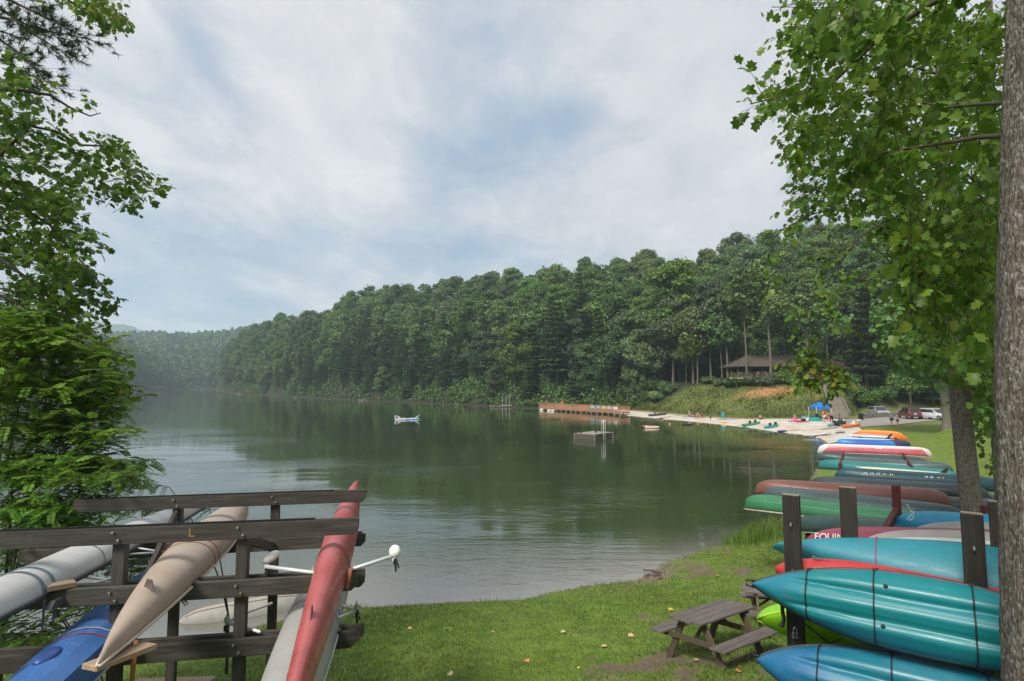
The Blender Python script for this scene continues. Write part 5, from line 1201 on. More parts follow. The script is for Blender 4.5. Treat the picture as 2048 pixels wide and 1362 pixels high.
o, rg = C('pale grey canoe with a white keel band behind the turquoise kayak', (1708, 1060, 7.9), (1990, 1086, 6.6), .8, .34, GREYW, L=4.2, gun=ALG, ke=4, pw=2.2)
m = MB(); rs = [rg(float(u)) for u in np.linspace(-.96, .96, 31)]; vs = []; 
for r in rs: vs += [Vector(r[8]) + Vector((0, -.004, .008)), Vector(r[10]) + Vector((0, 0, .008)), Vector(r[12]) + Vector((0, .004, .008))]
m.add(vs, [(i * 3 + j, i * 3 + 3 + j, i * 3 + 4 + j, i * 3 + 1 + j) for i in range(30) for j in range(2)]); m.build('keel_band', paint('white_band', (.72, .72, .70), .1), o, local=True, smooth=True)
o, rg = C('pale beige canoe with thin red stripes, beyond the grey canoe with a white band', (1720, 1050, 8.6), (1992, 1066, 7.4), .8, .32, BEIGE, L=4.4, gun=paint('red_stripe', (.42, .06, .08), .15), ke=5)
o, rg = C('rough grey aluminium canoe just before the aqua kayak', (1812, 1036, 9.3), (1992, 1046, 8.3), .78, .34, FUZZ, L=4.4, gun=ALG, ke=6)
o, rg = C('aqua blue kayak lying past the rough grey canoe, roped to a maroon post', (1786, 1017, 10.2), (1990, 1030, 9.2), .7, .3, AQUA, L=3.4, name='kayak', cat='kayak', pw=3, ke=8, deck=.1)
o, rg = C('faded maroon canoe with white lettering, below the green canoe', (1607, 1049, 10.0), (1760, 1054, 9.0), .8, .34, MAG, L=4.6, gun=plain('pink_rim', (.45, .16, .19), .5), gr=.02, ke=5, pw=1.9)
rr = rg(-.72); c = Vector(rr[3]); Mx = WM[o.name]; nx = Vector((0, c.y, c.z * .6)).normalized()
WHT = plain('white_lettering', (.75, .74, .70), .6)
text(o, 'EQUINO', .16, Mx @ Matrix.Translation(c + nx * .02) @ Matrix((Vector((1, 0, 0)), nx.cross(Vector((1, 0, 0))), nx)).transposed().to_4x4(), WHT)
o, rg = C('green canoe with a pale rim, end jutting out over the reeds', (1487, 984, 16.2), (1800, 1019, 13.4), .86, .36, PGREEN, L=5.0, gun=plain('pale_pink_rim', (.50, .38, .32), .5), gr=.022)
m = MB(); m.tube([Vector(r[3]) + Vector((0, -.006, 0)) for r in [rg(float(u)) for u in np.linspace(-.9, .9, 25)]], .008, 5); m.build('side_line', plain('light_green_line', (.16, .38, .2), .5), o, local=True)
C('slate green canoe between the green canoe and the brick brown one', (1524, 968, 17.4), (1815, 1000, 15.0), .86, .36, SLATE, L=4.9, gun=DK)
C('brick brown canoe with an orange tinged bow, full length in view', (1508, 956, 18.2), (1886, 978, 16.3), .9, .40, BROWN, L=5.1, gun=DK)
C('charcoal canoe with a light sheen lying just past the brick brown canoe', (1617, 950, 21.0), (1893, 966, 18.5), .88, .38, CHAR, L=5.1, gun=ALG)
o, rg = C('deep teal canoe with faint white lettering, its end past the leaning trunk', (1666, 933, 23.5), (1966, 952, 21.5), .92, .46, DTEAL, L=5.5, gun=DK)
def marks(o, rg, u, j, n, w, h, mat, du=.028):
    m = MB()
    for i in range(n):
        r = rg(u + du * i); c = Vector(r[j]); q = Vector((0, c.y, c.z)).normalized(); hh = h * (.7 + .5 * ((i * 37) % 5) / 5)
        y = q.cross(Vector((1, 0, 0))); c = c + q * .012; 
        if i % 3 == 2: continue
        m.add([c - Vector((w, 0, 0)) - y * hh, c + Vector((w, 0, 0)) - y * hh, c + Vector((w * .6, 0, 0)) + y * hh, c - Vector((w * .6, 0, 0)) + y * hh], [(0, 1, 2, 3)])
    m.build('lettering', mat, o, local=True)
marks(o, rg, -.62, 4, 14, .014, .032, WHT, .026); marks(o, rg, .10, 4, 6, .022, .03, WHT, .02)
marks(o, rg, .24, 4, 4, .03, .03, plain('gold_mark', (.45, .36, .16), .6), .02)
o, rg = C('teal canoe with a cream paddleboard leaning before it', (1634, 916, 28.6), (1890, 938, 25.4), .9, .42, MTEAL, L=5.6, gun=DK)
C('bottle green canoe tucked under the slim dark canoe, beyond the teal one', (1664, 914, 30.0), (1850, 922, 27.8), .88, .38, SLATE, L=5.0, gun=DK)
C('dark bottle green canoe on the lower level under the pink canoe', (1628, 903, 32.0), (1838, 914, 30.0), .9, .42, DGREEN, L=5.3, gun=ALG)
t = NT('pink_white_canoe'); tc = t.n.new('ShaderNodeTexCoord'); sx = t.n.new('ShaderNodeSeparateXYZ'); t.link(tc.outputs['Object'], sx.inputs[0]); nz = t.noise(tc.outputs['Object'], 3, 4)
e = t.maprange(t.math('ADD', t.math('ABSOLUTE', sx.outputs[0]), t.math('MULTIPLY', sx.outputs[2], .9)), 2.52, 2.60); k_ = t.maprange(sx.outputs[2], .30, .36)
PINKC = t.fin(t.mix(t.math('MAXIMUM', e, k_), t.ramp(nz, [(.3, (.46, .075, .10)), (.7, (.56, .14, .16))]), (.60, .55, .54)), .4, .5)
o, rg = C('pink red canoe with white ends and keel, topmost by the bright lawn', (1634, 886, 32.3), (1845, 894, 31.0), .9, .44, PINKC, L=5.6, gun=plain('off_white_rim', (.60, .55, .50), .5)); marks(o, rg, .0, 4, 6, .035, .04, WHT, .022); marks(o, rg, -.5, 3, 8, .02, .02, plain('grey_lettering', (.4, .3, .3), .6), .03)
C('navy canoe on the lower level beyond the leaning trunk and charcoal canoe', (1760, 982, 19.8), (1940, 988, 18.6), .86, .36, NAVY, L=4.2, gun=ALG)
C('black green canoe low behind the leaning trunk, below the deep teal canoe', (1800, 988, 18.0), (1984, 998, 16.8), .86, .38, CHAR, L=4.0, gun=DK)
C('dark green canoe resting low beneath the bright green canoe', (1590, 1028, 14.6), (1750, 1036, 13.0), .84, .34, DGREEN, L=4.2, gun=ALG)
C('bright blue kayak beyond the pink canoe, with a cyan end', (1671, 877, 37.2), (1792, 881, 36.2), .74, .42, gradmat('royal_blue_plastic', (.02, .10, .42), (.03, .24, .52), .5, 1.9, .4), name='kayak', cat='kayak', pw=3, deck=.1, gun=plain('pale_blue_rim', (.4, .55, .7), .5))
C('navy blue canoe past the bright blue kayak', (1700, 878, 39.0), (1822, 881, 38.0), .84, .40, NAVY, gun=DK)
def sup(label, a, b, B, mat, fin=True, group=None, **kw):
    o, rg = canoe(label, a, b, B, .10, mat, name='paddleboard', cat='paddleboard', pw=2.6, pe=.6, ke=5, kr=.4, sheer=-.06, kc=.35, deck=.02, **kw)
    if fin:
        L = o['_L']; m = MB(); pts = [(0, 0), (.26, 0), (.33, .26), (.20, .17)]; q = [Vector((L * .36 + x, .012, .09 + z)) for x, z in pts] + [Vector((L * .36 + x, -.012, .09 + z)) for x, z in pts]
        m.add(q, [(0, 1, 2, 3), (7, 6, 5, 4), (0, 4, 5, 1), (1, 5, 6, 2), (2, 6, 7, 3), (3, 7, 4, 0)]); m.build('fin', BLACK, o, local=True)
    return o, rg
sup('cream paddleboard leaning along the teal canoe', (1712, 932, 26.6), (1868, 944, 24.6), .6, plain('cream_foam', (.66, .60, .44), .5), L=3.6)
sup('pale blue paddleboard lying above the bright blue kayak', (1662, 874, 40.0), (1788, 878, 38.6), .8, plain('pale_blue_foam', (.36, .55, .66), .45))
sup('white paddleboard with a black fin, under the orange kayaks', (1690, 868, 41.5), (1788, 873, 40.0), .8, plain('white_foam', (.68, .68, .68), .45))
C('vivid orange kayak on the rack beyond the paddleboards', (1703, 861, 43.5), (1816, 868, 42.0), .74, .36, plain('vivid_orange_plastic', (.72, .13, .02), .4), name='kayak', cat='kayak', pw=2.4, deck=.1, ke=4)
C('amber orange kayak lying topmost, past the vivid orange one', (1712, 858, 45.5), (1806, 863, 44.0), .7, .30, plain('amber_orange_plastic', (.70, .28, .03), .4), name='kayak', cat='kayak', pw=2.4, deck=.1, ke=4)
print('LENS', lens)
# --- maroon racks under the canoes
def canoe_rack(label, pa, pb, da, spread, levels, posts=True, tall=()):
    """beams run from pa to pb (across the boats), two of them `spread` apart along da"""
    pa, pb = Vector(pa), Vector(pb); da = Vector(da).normalized(); g = on((pa + pb) / 2)
    o = thing('canoe_rack', label, 'rack', g, group='maroon canoe racks along the bank')
    for s in (-.5, .5):
        a, b = pa + da * spread * s, pb + da * spread * s
        for z in levels: board('beam', Vector((a.x, a.y, z)), Vector((b.x, b.y, z)), .09, .14, MAROON, o, bevel=.01)
        for i, p in enumerate((a, b)):
            zt = max(levels) + .07 + (tall[i + (0 if s < 0 else 2)] if tall else 0); board('post', on(p, -.3), Vector((p.x, p.y, zt)), .11, .11, MAROON, o, bevel=.01)
    return o
def crack(label, names_z, a, b, along_, spread, tall=()):
    return canoe_rack(label, a, b, along_, spread, names_z, tall=tall)
dR = (P(1990, 1086, 6.6) - P(1708, 1060, 7.9)).normalized()
crack('maroon rack under the pale grey and beige canoes, posts rising above the boats', (3.58, 2.95), P(1850, 1100, 7.0), P(1880, 1060, 10.2), dR, 1.35, tall=(.1, .38, .0, .25))
dR = (P(1886, 978, 16.3) - P(1508, 956, 18.2)).normalized()
crack('maroon rack carrying the green, slate and brick brown canoes', (2.50, 1.6), P(1712, 1020, 14.0), P(1740, 1000, 18.0), dR, 2.1, tall=(.10, .1, .1, .1))
dR = (P(1966, 952, 21.5) - P(1666, 933, 23.5)).normalized()
crack('maroon rack carrying the charcoal and deep teal canoes', (2.0, 1.4), P(1775, 960, 19.2), P(1805, 950, 23.2), dR, 2.8, tall=(.2, .0, .2, .0))
dR = (P(1845, 894, 31.0) - P(1634, 886, 32.3)).normalized()
crack('maroon rack carrying the teal and pink canoes', (2.18, 1.45), P(1750, 920, 26.4), P(1745, 910, 32.6), dR, 2.9)
crack('maroon rack carrying the paddleboards and orange kayaks', (1.98, 1.4), P(1745, 890, 36.4), P(1758, 870, 45.0), dR, 2.4)
m = MB(); c = P(1811, 1035, 8.0); m.tube([c + Vector((.045 * math.sin(i * .7) * (1 - .0 * i), -.10, .10 * math.cos(i * .35) + .01 * i)) for i in range(16)], .006, 6); tag(m.build('rope_coil', plain('pale_green_cord', (.45, .55, .5), .7), None, smooth=True), 'pale cord looped over a maroon post', 'rope')
# ------------------------------------------------------------------ swimming pier
ORW = wood('warm_pier_timber', (.36, .165, .09), (.54, .29, .165), (.66, .42, .27), .8); GRW = wood('grey_pier_post', (.22, .17, .12), (.34, .28, .21), (.45, .39, .31), .8)
d0, d1 = Vector((20.6, 109.2, .62)), Vector((6.3, 133.0, .56)); dd = (d1 - d0); dl = dd.length; du = dd.normalized(); dn = Vector((-du.y, du.x, 0)); dn = dn if dn.y > 0 else -dn
o = thing('swimming_pier', 'long orange brown timber pier with railings running out from the beach', 'pier', Vector((13.5, 121, 0)))
deck = MB()
nb = 110
for i in range(nb):
    c = d0 + du * (dl * (i + .5) / nb) + dn * 1.2; deck.box((0, 0, 0), (dl / nb - .02, 2.5, .05), Matrix.Translation(c) @ Matrix.Rotation(math.atan2(du.y, du.x), 4, 'Z'))
for k in (0.05, 2.35): deck.bar(d0 + dn * k - Vector((0, 0, .14)), d1 + dn * k - Vector((0, 0, .14)), .08, .22)
deck.build('deck', ORW, o)
for i in range(17):
    p = d0 + du * dl * i / 16
    for k in (.0, 2.4):
        q = p + dn * k; board('post', Vector((q.x, q.y, -1.2)), Vector((q.x, q.y, .5)), .16, .16, GRW, o, bevel=0)
        board('rail_post', Vector((q.x, q.y, .5)), Vector((q.x, q.y, 1.62)), .10, .10, ORW, o, bevel=0)
for k, nm in ((-.02, 'railing'), (2.42, 'railing')):
    m = MB()
    for z, h in ((1.02, .05), (.42, .09), (.12, .07)): m.bar(d0 + dn * k + Vector((0, 0, z)), d1 + dn * k + Vector((0, 0, z)), .05 if z < 1 else .14, h)
    for i in range(112):
        if i % 7 == 0: continue
        p = d0 + du * dl * i / 112 + dn * k; m.box(p + Vector((0, 0, .55)), (.075, .03, .86), None)
    m.build(nm, ORW, o)
for i, (c, lab) in enumerate((((.34, .46, .50), 'pale blue towel hanging on the pier rail, next to the aqua one'), ((.22, .40, .42), 'aqua towel hanging on the pier rail beside the yellow one'), ((.60, .45, .20), 'yellow towel hanging on the pier rail'), ((.50, .40, .42), 'pink and blue towel hanging on the pier rail'), ((.66, .60, .54), 'off white towel hanging on the beach end of the pier rail'))):
    s = dl * (.318 - i * .0625); m = MB(); n = 8; vs = []
    for a in range(n + 1):
        for b in range(5):
            p = d0 + du * (s - 1.25 * a / n) - dn * (.07 + .02 * math.sin(a * 1.4) * b / 4) + Vector((0, 0, 1.0 - .62 * b / 4 - .02 * math.sin(a))); vs.append(p)
    m.add(vs, [(a * 5 + b, a * 5 + b + 1, a * 5 + 6 + b, a * 5 + 5 + b) for a in range(n) for b in range(4)])
    tag(m.build('towel', plain('towel_%d' % i, c, .9, .1), None, smooth=True, solid=.012), lab, 'towel', 'towels on the pier rail')
# ------------------------------------------------------------------ swim raft with ladder
RW = wood('weathered_raft_board', (.20, .17, .14), (.31, .28, .24), (.42, .39, .34), .85); RD = wood('raft_side_board', (.06, .05, .04), (.12, .10, .085), (.20, .17, .14), .85)
ra, rb, rc = Vector((6.5, 62.2, 0)), Vector((8.75, 61.1, 0)), Vector((11.3, 64.2, 0)); ax = (rc - rb).normalized(); ay = Vector((-ax.y, ax.x, 0)); LW, LL = 2.5, 3.9
o = thing('swim_raft', 'square grey timber swim raft with a white ladder', 'raft', rb); RM = Matrix.Translation(rb) @ Matrix((ax, ay, Vector((0, 0, 1)))).transposed().to_4x4()
m = MB()
for i in range(13): m.box((LL / 2, LW * (i + .5) / 13, .58), (LL, LW / 13 - .015, .04), RM)
m.build('deck', RW, o)
m = MB()
for y in (0, LW):
    for z in (.14, .42): m.box((LL / 2, y, z), (LL, .06, .24), RM)
for x in (0, LL):
    for z in (.14, .42): m.box((x, LW / 2, z), (.06, LW - .07, .24), RM)
m.box((LL / 2, LW / 2, .1), (LL - .3, LW - .3, .4), RM); m.build('side_frame', RD, o)
m = MB()
for x in (.03, LL - .03):
    for y in (-.05, LW + .05): m.box((x, y, .3), (.12, .06, .66), RM)
m.build('corner_post', RW, o)
WP = plain('white_painted_tube', (.70, .70, .68), .4); m = MB()
for x in (1.75, 2.12): m.tube([RM @ Vector((x, -.10, -.8)), RM @ Vector((x, -.10, 1.95)), RM @ Vector((x, .0, 2.02)), RM @ Vector((x, .14, 1.95)), RM @ Vector((x, .14, .58))], .035, 8)
for z in (-.3, 0.05, .4, .75, 1.1, 1.9): m.tube([RM @ Vector((1.75, -.10, z)), RM @ Vector((2.12, -.10, z))], .028, 6)
m.build('ladder', WP, o, smooth=True)
for i, (x, y) in enumerate(((.35, 1.9), (2.0, 1.0))):
    m = MB(); c = RM @ Vector((x, y, .61)); m.ball(c + Vector((0, 0, .09)), .10, 10, sc=(1.4, .8, .8)); m.ball(c + Vector((.12, 0, .21)), .045, 8); m.tube([c + Vector((.1, 0, .12)), c + Vector((.13, 0, .2))], .03, 6); m.box(c + Vector((.18, 0, .205)), (.06, .02, .015))
    tag(m.build('bird', plain('dark_plumage', (.05, .045, .04), .8), None, smooth=True), 'small dark bird standing at the ' + ('far corner' if i == 0 else 'middle') + ' of the raft deck', 'bird')
# ------------------------------------------------------------------ people
SKIN = plain('skin', (.52, .30, .21), .6, .35, 0, .12); SKINT = plain('tanned_skin', (.44, .23, .15), .6, .35, 0, .12)
J0 = dict(pel=(0, 0, .95), spi=(0, 0, 1.16), che=(0, -.01, 1.36), nec=(0, 0, 1.49), hea=(0, -.015, 1.58), top=(0, 0, 1.68))
for s, n in ((-1, 'l'), (1, 'r')):
    J0.update({'sh' + n: (.175 * s, 0, 1.41), 'el' + n: (.23 * s, .03, 1.14), 'wr' + n: (.25 * s, -.06, .91), 'hi' + n: (.09 * s, 0, .91), 'kn' + n: (.10 * s, -.02, .50), 'an' + n: (.10 * s, .03, .09), 'to' + n: (.115 * s, -.15, .035)})
RAD = dict(pel=.125, spi=.115, che=.13, nec=.055, hea=.085, top=.075, sh=.062, el=.045, wr=.030, hi=.092, kn=.058, an=.040, to=.032)
def pose(kind):
    j = dict(J0)
    def up(**k): j.update(k)
    if kind == 'walk': up(knl=(-.1, -.16, .52), anl=(-.1, -.22, .10), tol=(-.11, -.40, .06), knr=(.1, .06, .50), anr=(.1, .28, .13), tor=(.11, .14, .03), wrl=(-.26, .14, .93), wrr=(.26, -.22, .98), elr=(.24, -.02, 1.14), ell=(-.24, .08, 1.14))
    if kind == 'reach': up(ell=(-.30, -.18, 1.28), wrl=(-.36, -.42, 1.25), elr=(.34, -.06, 1.18), wrr=(.20, -.22, 1.08))
    if kind == 'hips': up(ell=(-.36, .08, 1.18), wrl=(-.17, .0, 1.02), elr=(.36, .08, 1.18), wrr=(.17, .0, 1.02))
    if kind in ('sit', 'chair', 'recline'):
        dz = -.83 if kind != 'chair' else -.50
        j = {k: (v[0], v[1], v[2] + dz) for k, v in j.items()}
        if kind == 'sit': up(knl=(-.14, -.36, .36), anl=(-.13, -.58, .07), tol=(-.14, -.74, .04), knr=(.14, -.40, .30), anr=(.13, -.66, .07), tor=(.14, -.82, .04), ell=(-.26, -.10, .34), wrl=(-.20, -.34, .34), elr=(.26, .12, .32), wrr=(.28, .18, .06))
        elif kind == 'chair': up(knl=(-.12, -.40, .47), anl=(-.12, -.44, .09), tol=(-.13, -.6, .04), knr=(.12, -.40, .47), anr=(.12, -.46, .09), tor=(.13, -.62, .04), wrl=(-.2, -.28, .55), wrr=(.2, -.28, .55))
        else:
            for k in list(j):
                x, y, z = j[k]
                if k[:2] in ('sp', 'ch', 'ne', 'he', 'to') and k not in ('tol', 'tor') or k[:2] in ('sh', 'el', 'wr'): j[k] = (x, y + (z - .12) * .85, .12 + (z - .12) * .55)
            up(knl=(-.12, -.42, .20), anl=(-.12, -.80, .08), tol=(-.12, -.88, .2), knr=(.12, -.42, .20), anr=(.12, -.80, .08), tor=(.12, -.88, .2))
    if kind == 'lie': j = {k: (v[0], v[2] - .9, .13 - v[1] * .6) for k, v in j.items()}; up(tol=(-.1, -.9, .24), tor=(.1, -.9, .24))
    if kind == 'lean': up(spi=(0, -.08, 1.14), che=(0, -.22, 1.28), nec=(0, -.34, 1.36), hea=(0, -.42, 1.42), top=(0, -.46, 1.51), shl=(-.175, -.26, 1.31), shr=(.175, -.26, 1.31), ell=(-.22, -.42, 1.12), wrl=(-.15, -.58, 1.08), elr=(.22, -.42, 1.12), wrr=(.15, -.58, 1.08))
    return j
def skin_obj(name, pts, edges, mat, parent, root=0):
    me = bpy.data.meshes.new(name); me.from_pydata([p for p, r in pts], edges, []); me.materials.append(mat)
    o = link(name, me, parent)
    m = o.modifiers.new('skin', 'SKIN'); m.use_smooth_shade = True
    if not me.skin_vertices: bpy.context.view_layer.objects.active = o
    for i, (p, r) in enumerate(pts): me.skin_vertices[0].data[i].radius = (r, r)
    me.skin_vertices[0].data[root].use_root = True
    sb = o.modifiers.new('sub', 'SUBSURF'); sb.levels = sb.render_levels = 1
    return o
def person(label, loc, rz, kind, skin=SKIN, hair=(.05, .03, .02), shirt=None, shorts=None, hat=None, h=1.72, group=None, long=False):
    j = pose(kind); o = thing('person', label, 'person', M=Matrix.Translation(loc) @ Matrix.Rotation(rz, 4, 'Z') @ Matrix.Scale(h / 1.72, 4), group=group)
    names, pts = [], []
    def R(n): return RAD[n] if n in RAD else RAD[n[:2]]
    for n in j: names.append(n); pts.append((j[n], R(n)))
    ix = {n: i for i, n in enumerate(names)}; E = [('pel', 'spi'), ('spi', 'che'), ('che', 'nec'), ('nec', 'hea'), ('hea', 'top')]
    for s in 'lr': E += [('che', 'sh' + s), ('sh' + s, 'el' + s), ('el' + s, 'wr' + s), ('pel', 'hi' + s), ('hi' + s, 'kn' + s), ('kn' + s, 'an' + s), ('an' + s, 'to' + s)]
    ed = [(ix[a], ix[b]) for a, b in E]
    for s, sg in (('l', -1), ('r', 1)):     # palm, four fingers, thumb
        w = Vector(j['wr' + s]); f = (w - Vector(j['el' + s])).normalized(); sd = f.cross(Vector((0, 0, 1)) if abs(f.z) < .8 else Vector((1, 0, 0))).normalized(); bend = f.cross(sd)
        k = len(pts); pts.append((tuple(w + f * .07), .030)); ed.append((ix['wr' + s], k))
        for q, ln in ((-.03, .07), (-.01, .085), (.01, .08), (.03, .062)):
            a = len(pts); pts += [(tuple(w + f * (.10) + sd * q), .010), (tuple(w + f * (.10 + ln * .6) + sd * q * 1.15 + bend * .012), .009), (tuple(w + f * (.10 + ln) + sd * q * 1.15 + bend * .03), .008)]; ed += [(k, a), (a, a + 1), (a + 1, a + 2)]
        a = len(pts); pts += [(tuple(w + f * .06 + sd * .05), .011), (tuple(w + f * .10 + sd * .065), .009)]; ed += [(k, a), (a, a + 1)]
    fw = Vector((0, -1, 0)) if kind not in ('lie',) else Vector((0, 0, 1)); up_ = (Vector(j['top']) - Vector(j['nec'])).normalized(); hc = (Vector(j['hea']) + Vector(j['top'])) / 2
    if kind == 'lean': fw = Vector((0, -.8, -.5)).normalized()
    a = len(pts); pts.append((tuple(Vector(j['hea']) + fw * .10 + up_ * .02), .016)); ed.append((ix['hea'], a))   # nose
    skin_obj('body', pts, ed, skin, o, ix['pel'])
    def cloth(name, keys, extra, mat, edges):
        p2 = [(j[k] if isinstance(k, str) else k[0], (R(k) * 1.13 + .012) if isinstance(k, str) else k[1]) for k in keys]; skin_obj(name, p2, edges, mat, o, 0)
    mid = lambda a, b, t: tuple(Vector(j[a]).lerp(Vector(j[b]), t))
    if shirt: cloth('shirt', ['spi', 'che', 'shl', 'shr', (mid('shl', 'ell', .6), .066), (mid('shr', 'elr', .6), .066), (mid('pel', 'spi', .1), .145)], 0, shirt, [(0, 1), (1, 2), (1, 3), (2, 4), (3, 5), (0, 6)])
    if shorts:
        t = .97 if long else .55; k2 = ['pel', 'hil', 'hir', ('knl' if long else (mid('hil', 'knl', .7), .088)), ('knr' if long else (mid('hir', 'knr', .7), .088))]; e2 = [(0, 1), (0, 2), (1, 3), (2, 4)]
        if long: k2 += [(mid('knl', 'anl', .92), .055), (mid('knr', 'anr', .92), .055)]; e2 += [(3, 5), (4, 6)]
        cloth('trousers' if long else 'shorts', k2, 0, shorts, e2)
    m = MB(); m.ball(hc - fw * .022 + up_ * .035, .098, 12, sc=(.93, 1.0, .92)); m.build('hair', plain('hair_%d' % int(hair[0] * 1000), hair, .8), o, local=True, smooth=True)
    for s in (-1, 1):
        m = MB(); m.ball(hc + fw * .088 + Vector((s * .032, 0, 0)) - up_ * .012, .011, 8); m.build('eye', BLACK, o, local=True)
    if hat:
        m = MB(); m.ball(hc + up_ * .055, .112, 12, sc=(1, 1, .8)); m.ball(hc + up_ * .04 + fw * .10, .10, 10, sc=(.9, 1.1, .12)); m.build('cap', hat, o, local=True, smooth=True)
    return o
cl = lambda n, c: plain(n, c, .85, .15, 0, .12)
def at(px, py, zc=.7):
    g = GT(px, py); return g
WHC = cl('white_cotton', (.66, .66, .64)); NVC = cl('navy_cotton', (.02, .025, .06)); ORC = cl('orange_cotton', (.62, .13, .05)); GYC = cl('grey_cotton', (.20, .20, .21)); BKC = cl('black_cotton', (.018, .018, .02)); RDC = cl('red_cotton', (.42, .05, .06)); PKC = cl('pink_cotton', (.62, .10, .28)); TQC = cl('turquoise_cotton', (.04, .36, .40)); BLC = cl('blue_cotton', (.03, .10, .34))
person('man in orange shirt and white shorts standing before the blue canopy', at(1648, 845.5), .15, 'reach', SKINT, (.12, .08, .05), ORC, WHC)
person('person in a red top seated under the blue canopy, behind the man in orange', at(1656, 842), .2, 'chair', SKIN, (.06, .04, .03), RDC, PKC)
person('person in white cap, grey shirt and black trousers walking past the canopy', at(1663.5, 846), 2.5, 'walk', SKIN, (.05, .04, .03), GYC, BKC, WHC, long=True)
person('woman in grey top and navy shorts walking away along the gravel path', at(1784, 852.5), PI + .3, 'walk', SKINT, (.32, .2, .09), cl('grey_pink_top', (.34, .28, .30)), NVC, h=1.68)
person('child in a red and white shirt beside the woman walking on the path', at(1795.5, 851.5), PI - .1, 'walk', SKIN, (.05, .035, .025), cl('red_white_shirt', (.55, .30, .30)), BKC, WHC, h=1.3)
person('sunbather in a white cap sitting on a blue towel on the sand', at(1379, 833.5), .5, 'sit', SKIN, (.4, .3, .2), None, BLC, WHC)
person('bare backed sunbather sitting beside another near the blue chair', at(1396, 834.5), -.6, 'sit', SKINT, (.07, .05, .03), None, RDC)
person('sunbather in dark swimwear leaning back close to the blue chair', at(1404, 835.5), -.9, 'sit', SKIN, (.05, .035, .025), BKC, BKC)
person('small child in dark swimwear standing at the edge of the lake', at(1421, 842.5), .3, 'stand', SKIN, (.05, .03, .02), NVC, NVC, h=1.0)
person('person with bare back sitting alone at the foot of the grassy slope', at(1521, 839.5), 1.8, 'sit', SKINT, (.04, .03, .02), None, BKC)
person('person in a straw hat sitting by the pink float', at(1590, 842.5), -.4, 'sit', SKIN, (.3, .2, .1), PKC, PKC, cl('straw', (.55, .45, .28)))
p = G(1340, 848.5, 0); person('swimmer with dark hair, only head and shoulders out of the water', p + Vector((0, 0, -1.33)), .6, 'stand', SKIN, (.03, .02, .015))
person('person in pink sitting high on the pier railing, outer end', Vector(d0 + du * (dl * .79) + dn * 2.35) + Vector((0, 0, .58)), .4, 'chair', SKINT, (.10, .05, .03), cl('coral_top', (.55, .22, .17)), cl('coral_bottom', (.5, .2, .16)))
person('person in dark clothes and white cap leaning at the outer end of the pier', Vector(d0 + du * (dl * .945) + dn * .72) + Vector((0, 0, .02)), .55, 'lean', SKIN, (.04, .03, .02), BKC, BKC, WHC)
# --- inflatable loungers on the lake, with people
def lounger(label, c, rz, col, L=1.7, W=.85, back=True):
    o = thing('inflatable_lounger', label, 'inflatable', M=Matrix.Translation(c) @ Matrix.Rotation(rz, 4, 'Z')); m = MB()
    pts = [(L / 2 * math.cos(a) * (1 if abs(math.cos(a)) < .7 else .98), W / 2 * math.sin(a), .10) for a in np.linspace(0, 2 * PI, 25)]
    m.tube(pts, .13, 10, cap=False); m.build('ring', col[0], o, local=True, smooth=True)
    m = MB(); m.ball((0, 0, .06), .5, 14, sc=(L * .8, W * .72, .09)); m.build('seat', col[1], o, local=True, smooth=True)
    if back: m = MB(); m.ball((-L / 2 + .02, 0, .38), .3, 12, sc=(.42, 1.25, 1.2), M=Matrix.Rotation(0, 4, 'Y')); m.build('backrest', col[0], o, local=True, smooth=True)
    return o
c1 = G(803, 839.5, 0); c2 = G(827, 839, 0)
lounger('white and lavender inflatable lounger with an upright back, out on the lake', c1, 0, (cl('lavender_vinyl', (.55, .56, .72)), cl('white_vinyl', (.70, .70, .68))), 2.1, .95)
person('person in a white hat lying back in the white lounger on the lake', c1 + Vector((-.15, 0, .10)), PI / 2, 'recline', SKIN, (.3, .2, .1), cl('white_shirt', (.68, .66, .62)), BKC, WHC)
lounger('light blue inflatable ring out on the lake next to the white lounger', c2, 0, (cl('sky_blue_vinyl', (.30, .52, .74)), cl('pale_blue_vinyl', (.45, .60, .72))), 1.9, .95, False)
person('person in a pale hat lying in the light blue ring on the lake', c2 + Vector((.25, 0, .08)), -PI / 2, 'recline', SKIN, (.4, .3, .2), cl('pale_blue_top', (.4, .55, .7)), BLC, WHC)
m = MB().tube([c1 + Vector((1.2, 0, .1)), (c1 + c2) / 2 + Vector((0, 0, .03)), c2 + Vector((-1.05, 0, .1))], .03, 6); tag(m.build('rope', cl('tan_rope', (.4, .3, .2)), None), 'tan rope tying the two inflatables together', 'rope')
c3 = G(1304, 856, 0); lounger('pale pink inflatable mat near the beach with a person lying on it', c3, .1, (cl('pale_pink_vinyl', (.66, .50, .42)), cl('blush_vinyl', (.62, .46, .38))), 1.9, .9, False)
person('person lying flat on the pale pink inflatable mat', c3 + Vector((-.55, 0, .12)), PI / 2 + .1, 'lie', SKIN, (.06, .04, .03), None, PKC)
for i, (px, py, w_) in enumerate(((1083, 820.5, 'outermost'), (1098, 822, 'middle'), (1105.5, 822.5, 'innermost'))):
    c = G(px, py, 0); m = MB().ball(c + Vector((0, 0, .12)), .28, 12, sc=(1.5, .8, .8)); m.ball(c + Vector((.3, 0, .33)), .10, 8); m.tube([c + Vector((.25, 0, .15)), c + Vector((.32, 0, .33))], .06, 6)
    tag(m.build('white_duck', cl('white_feathers', (.7, .7, .68)), None, smooth=True), f'small white duck on the water below the pier, the {w_} of three', 'duck', 'white ducks below the pier')
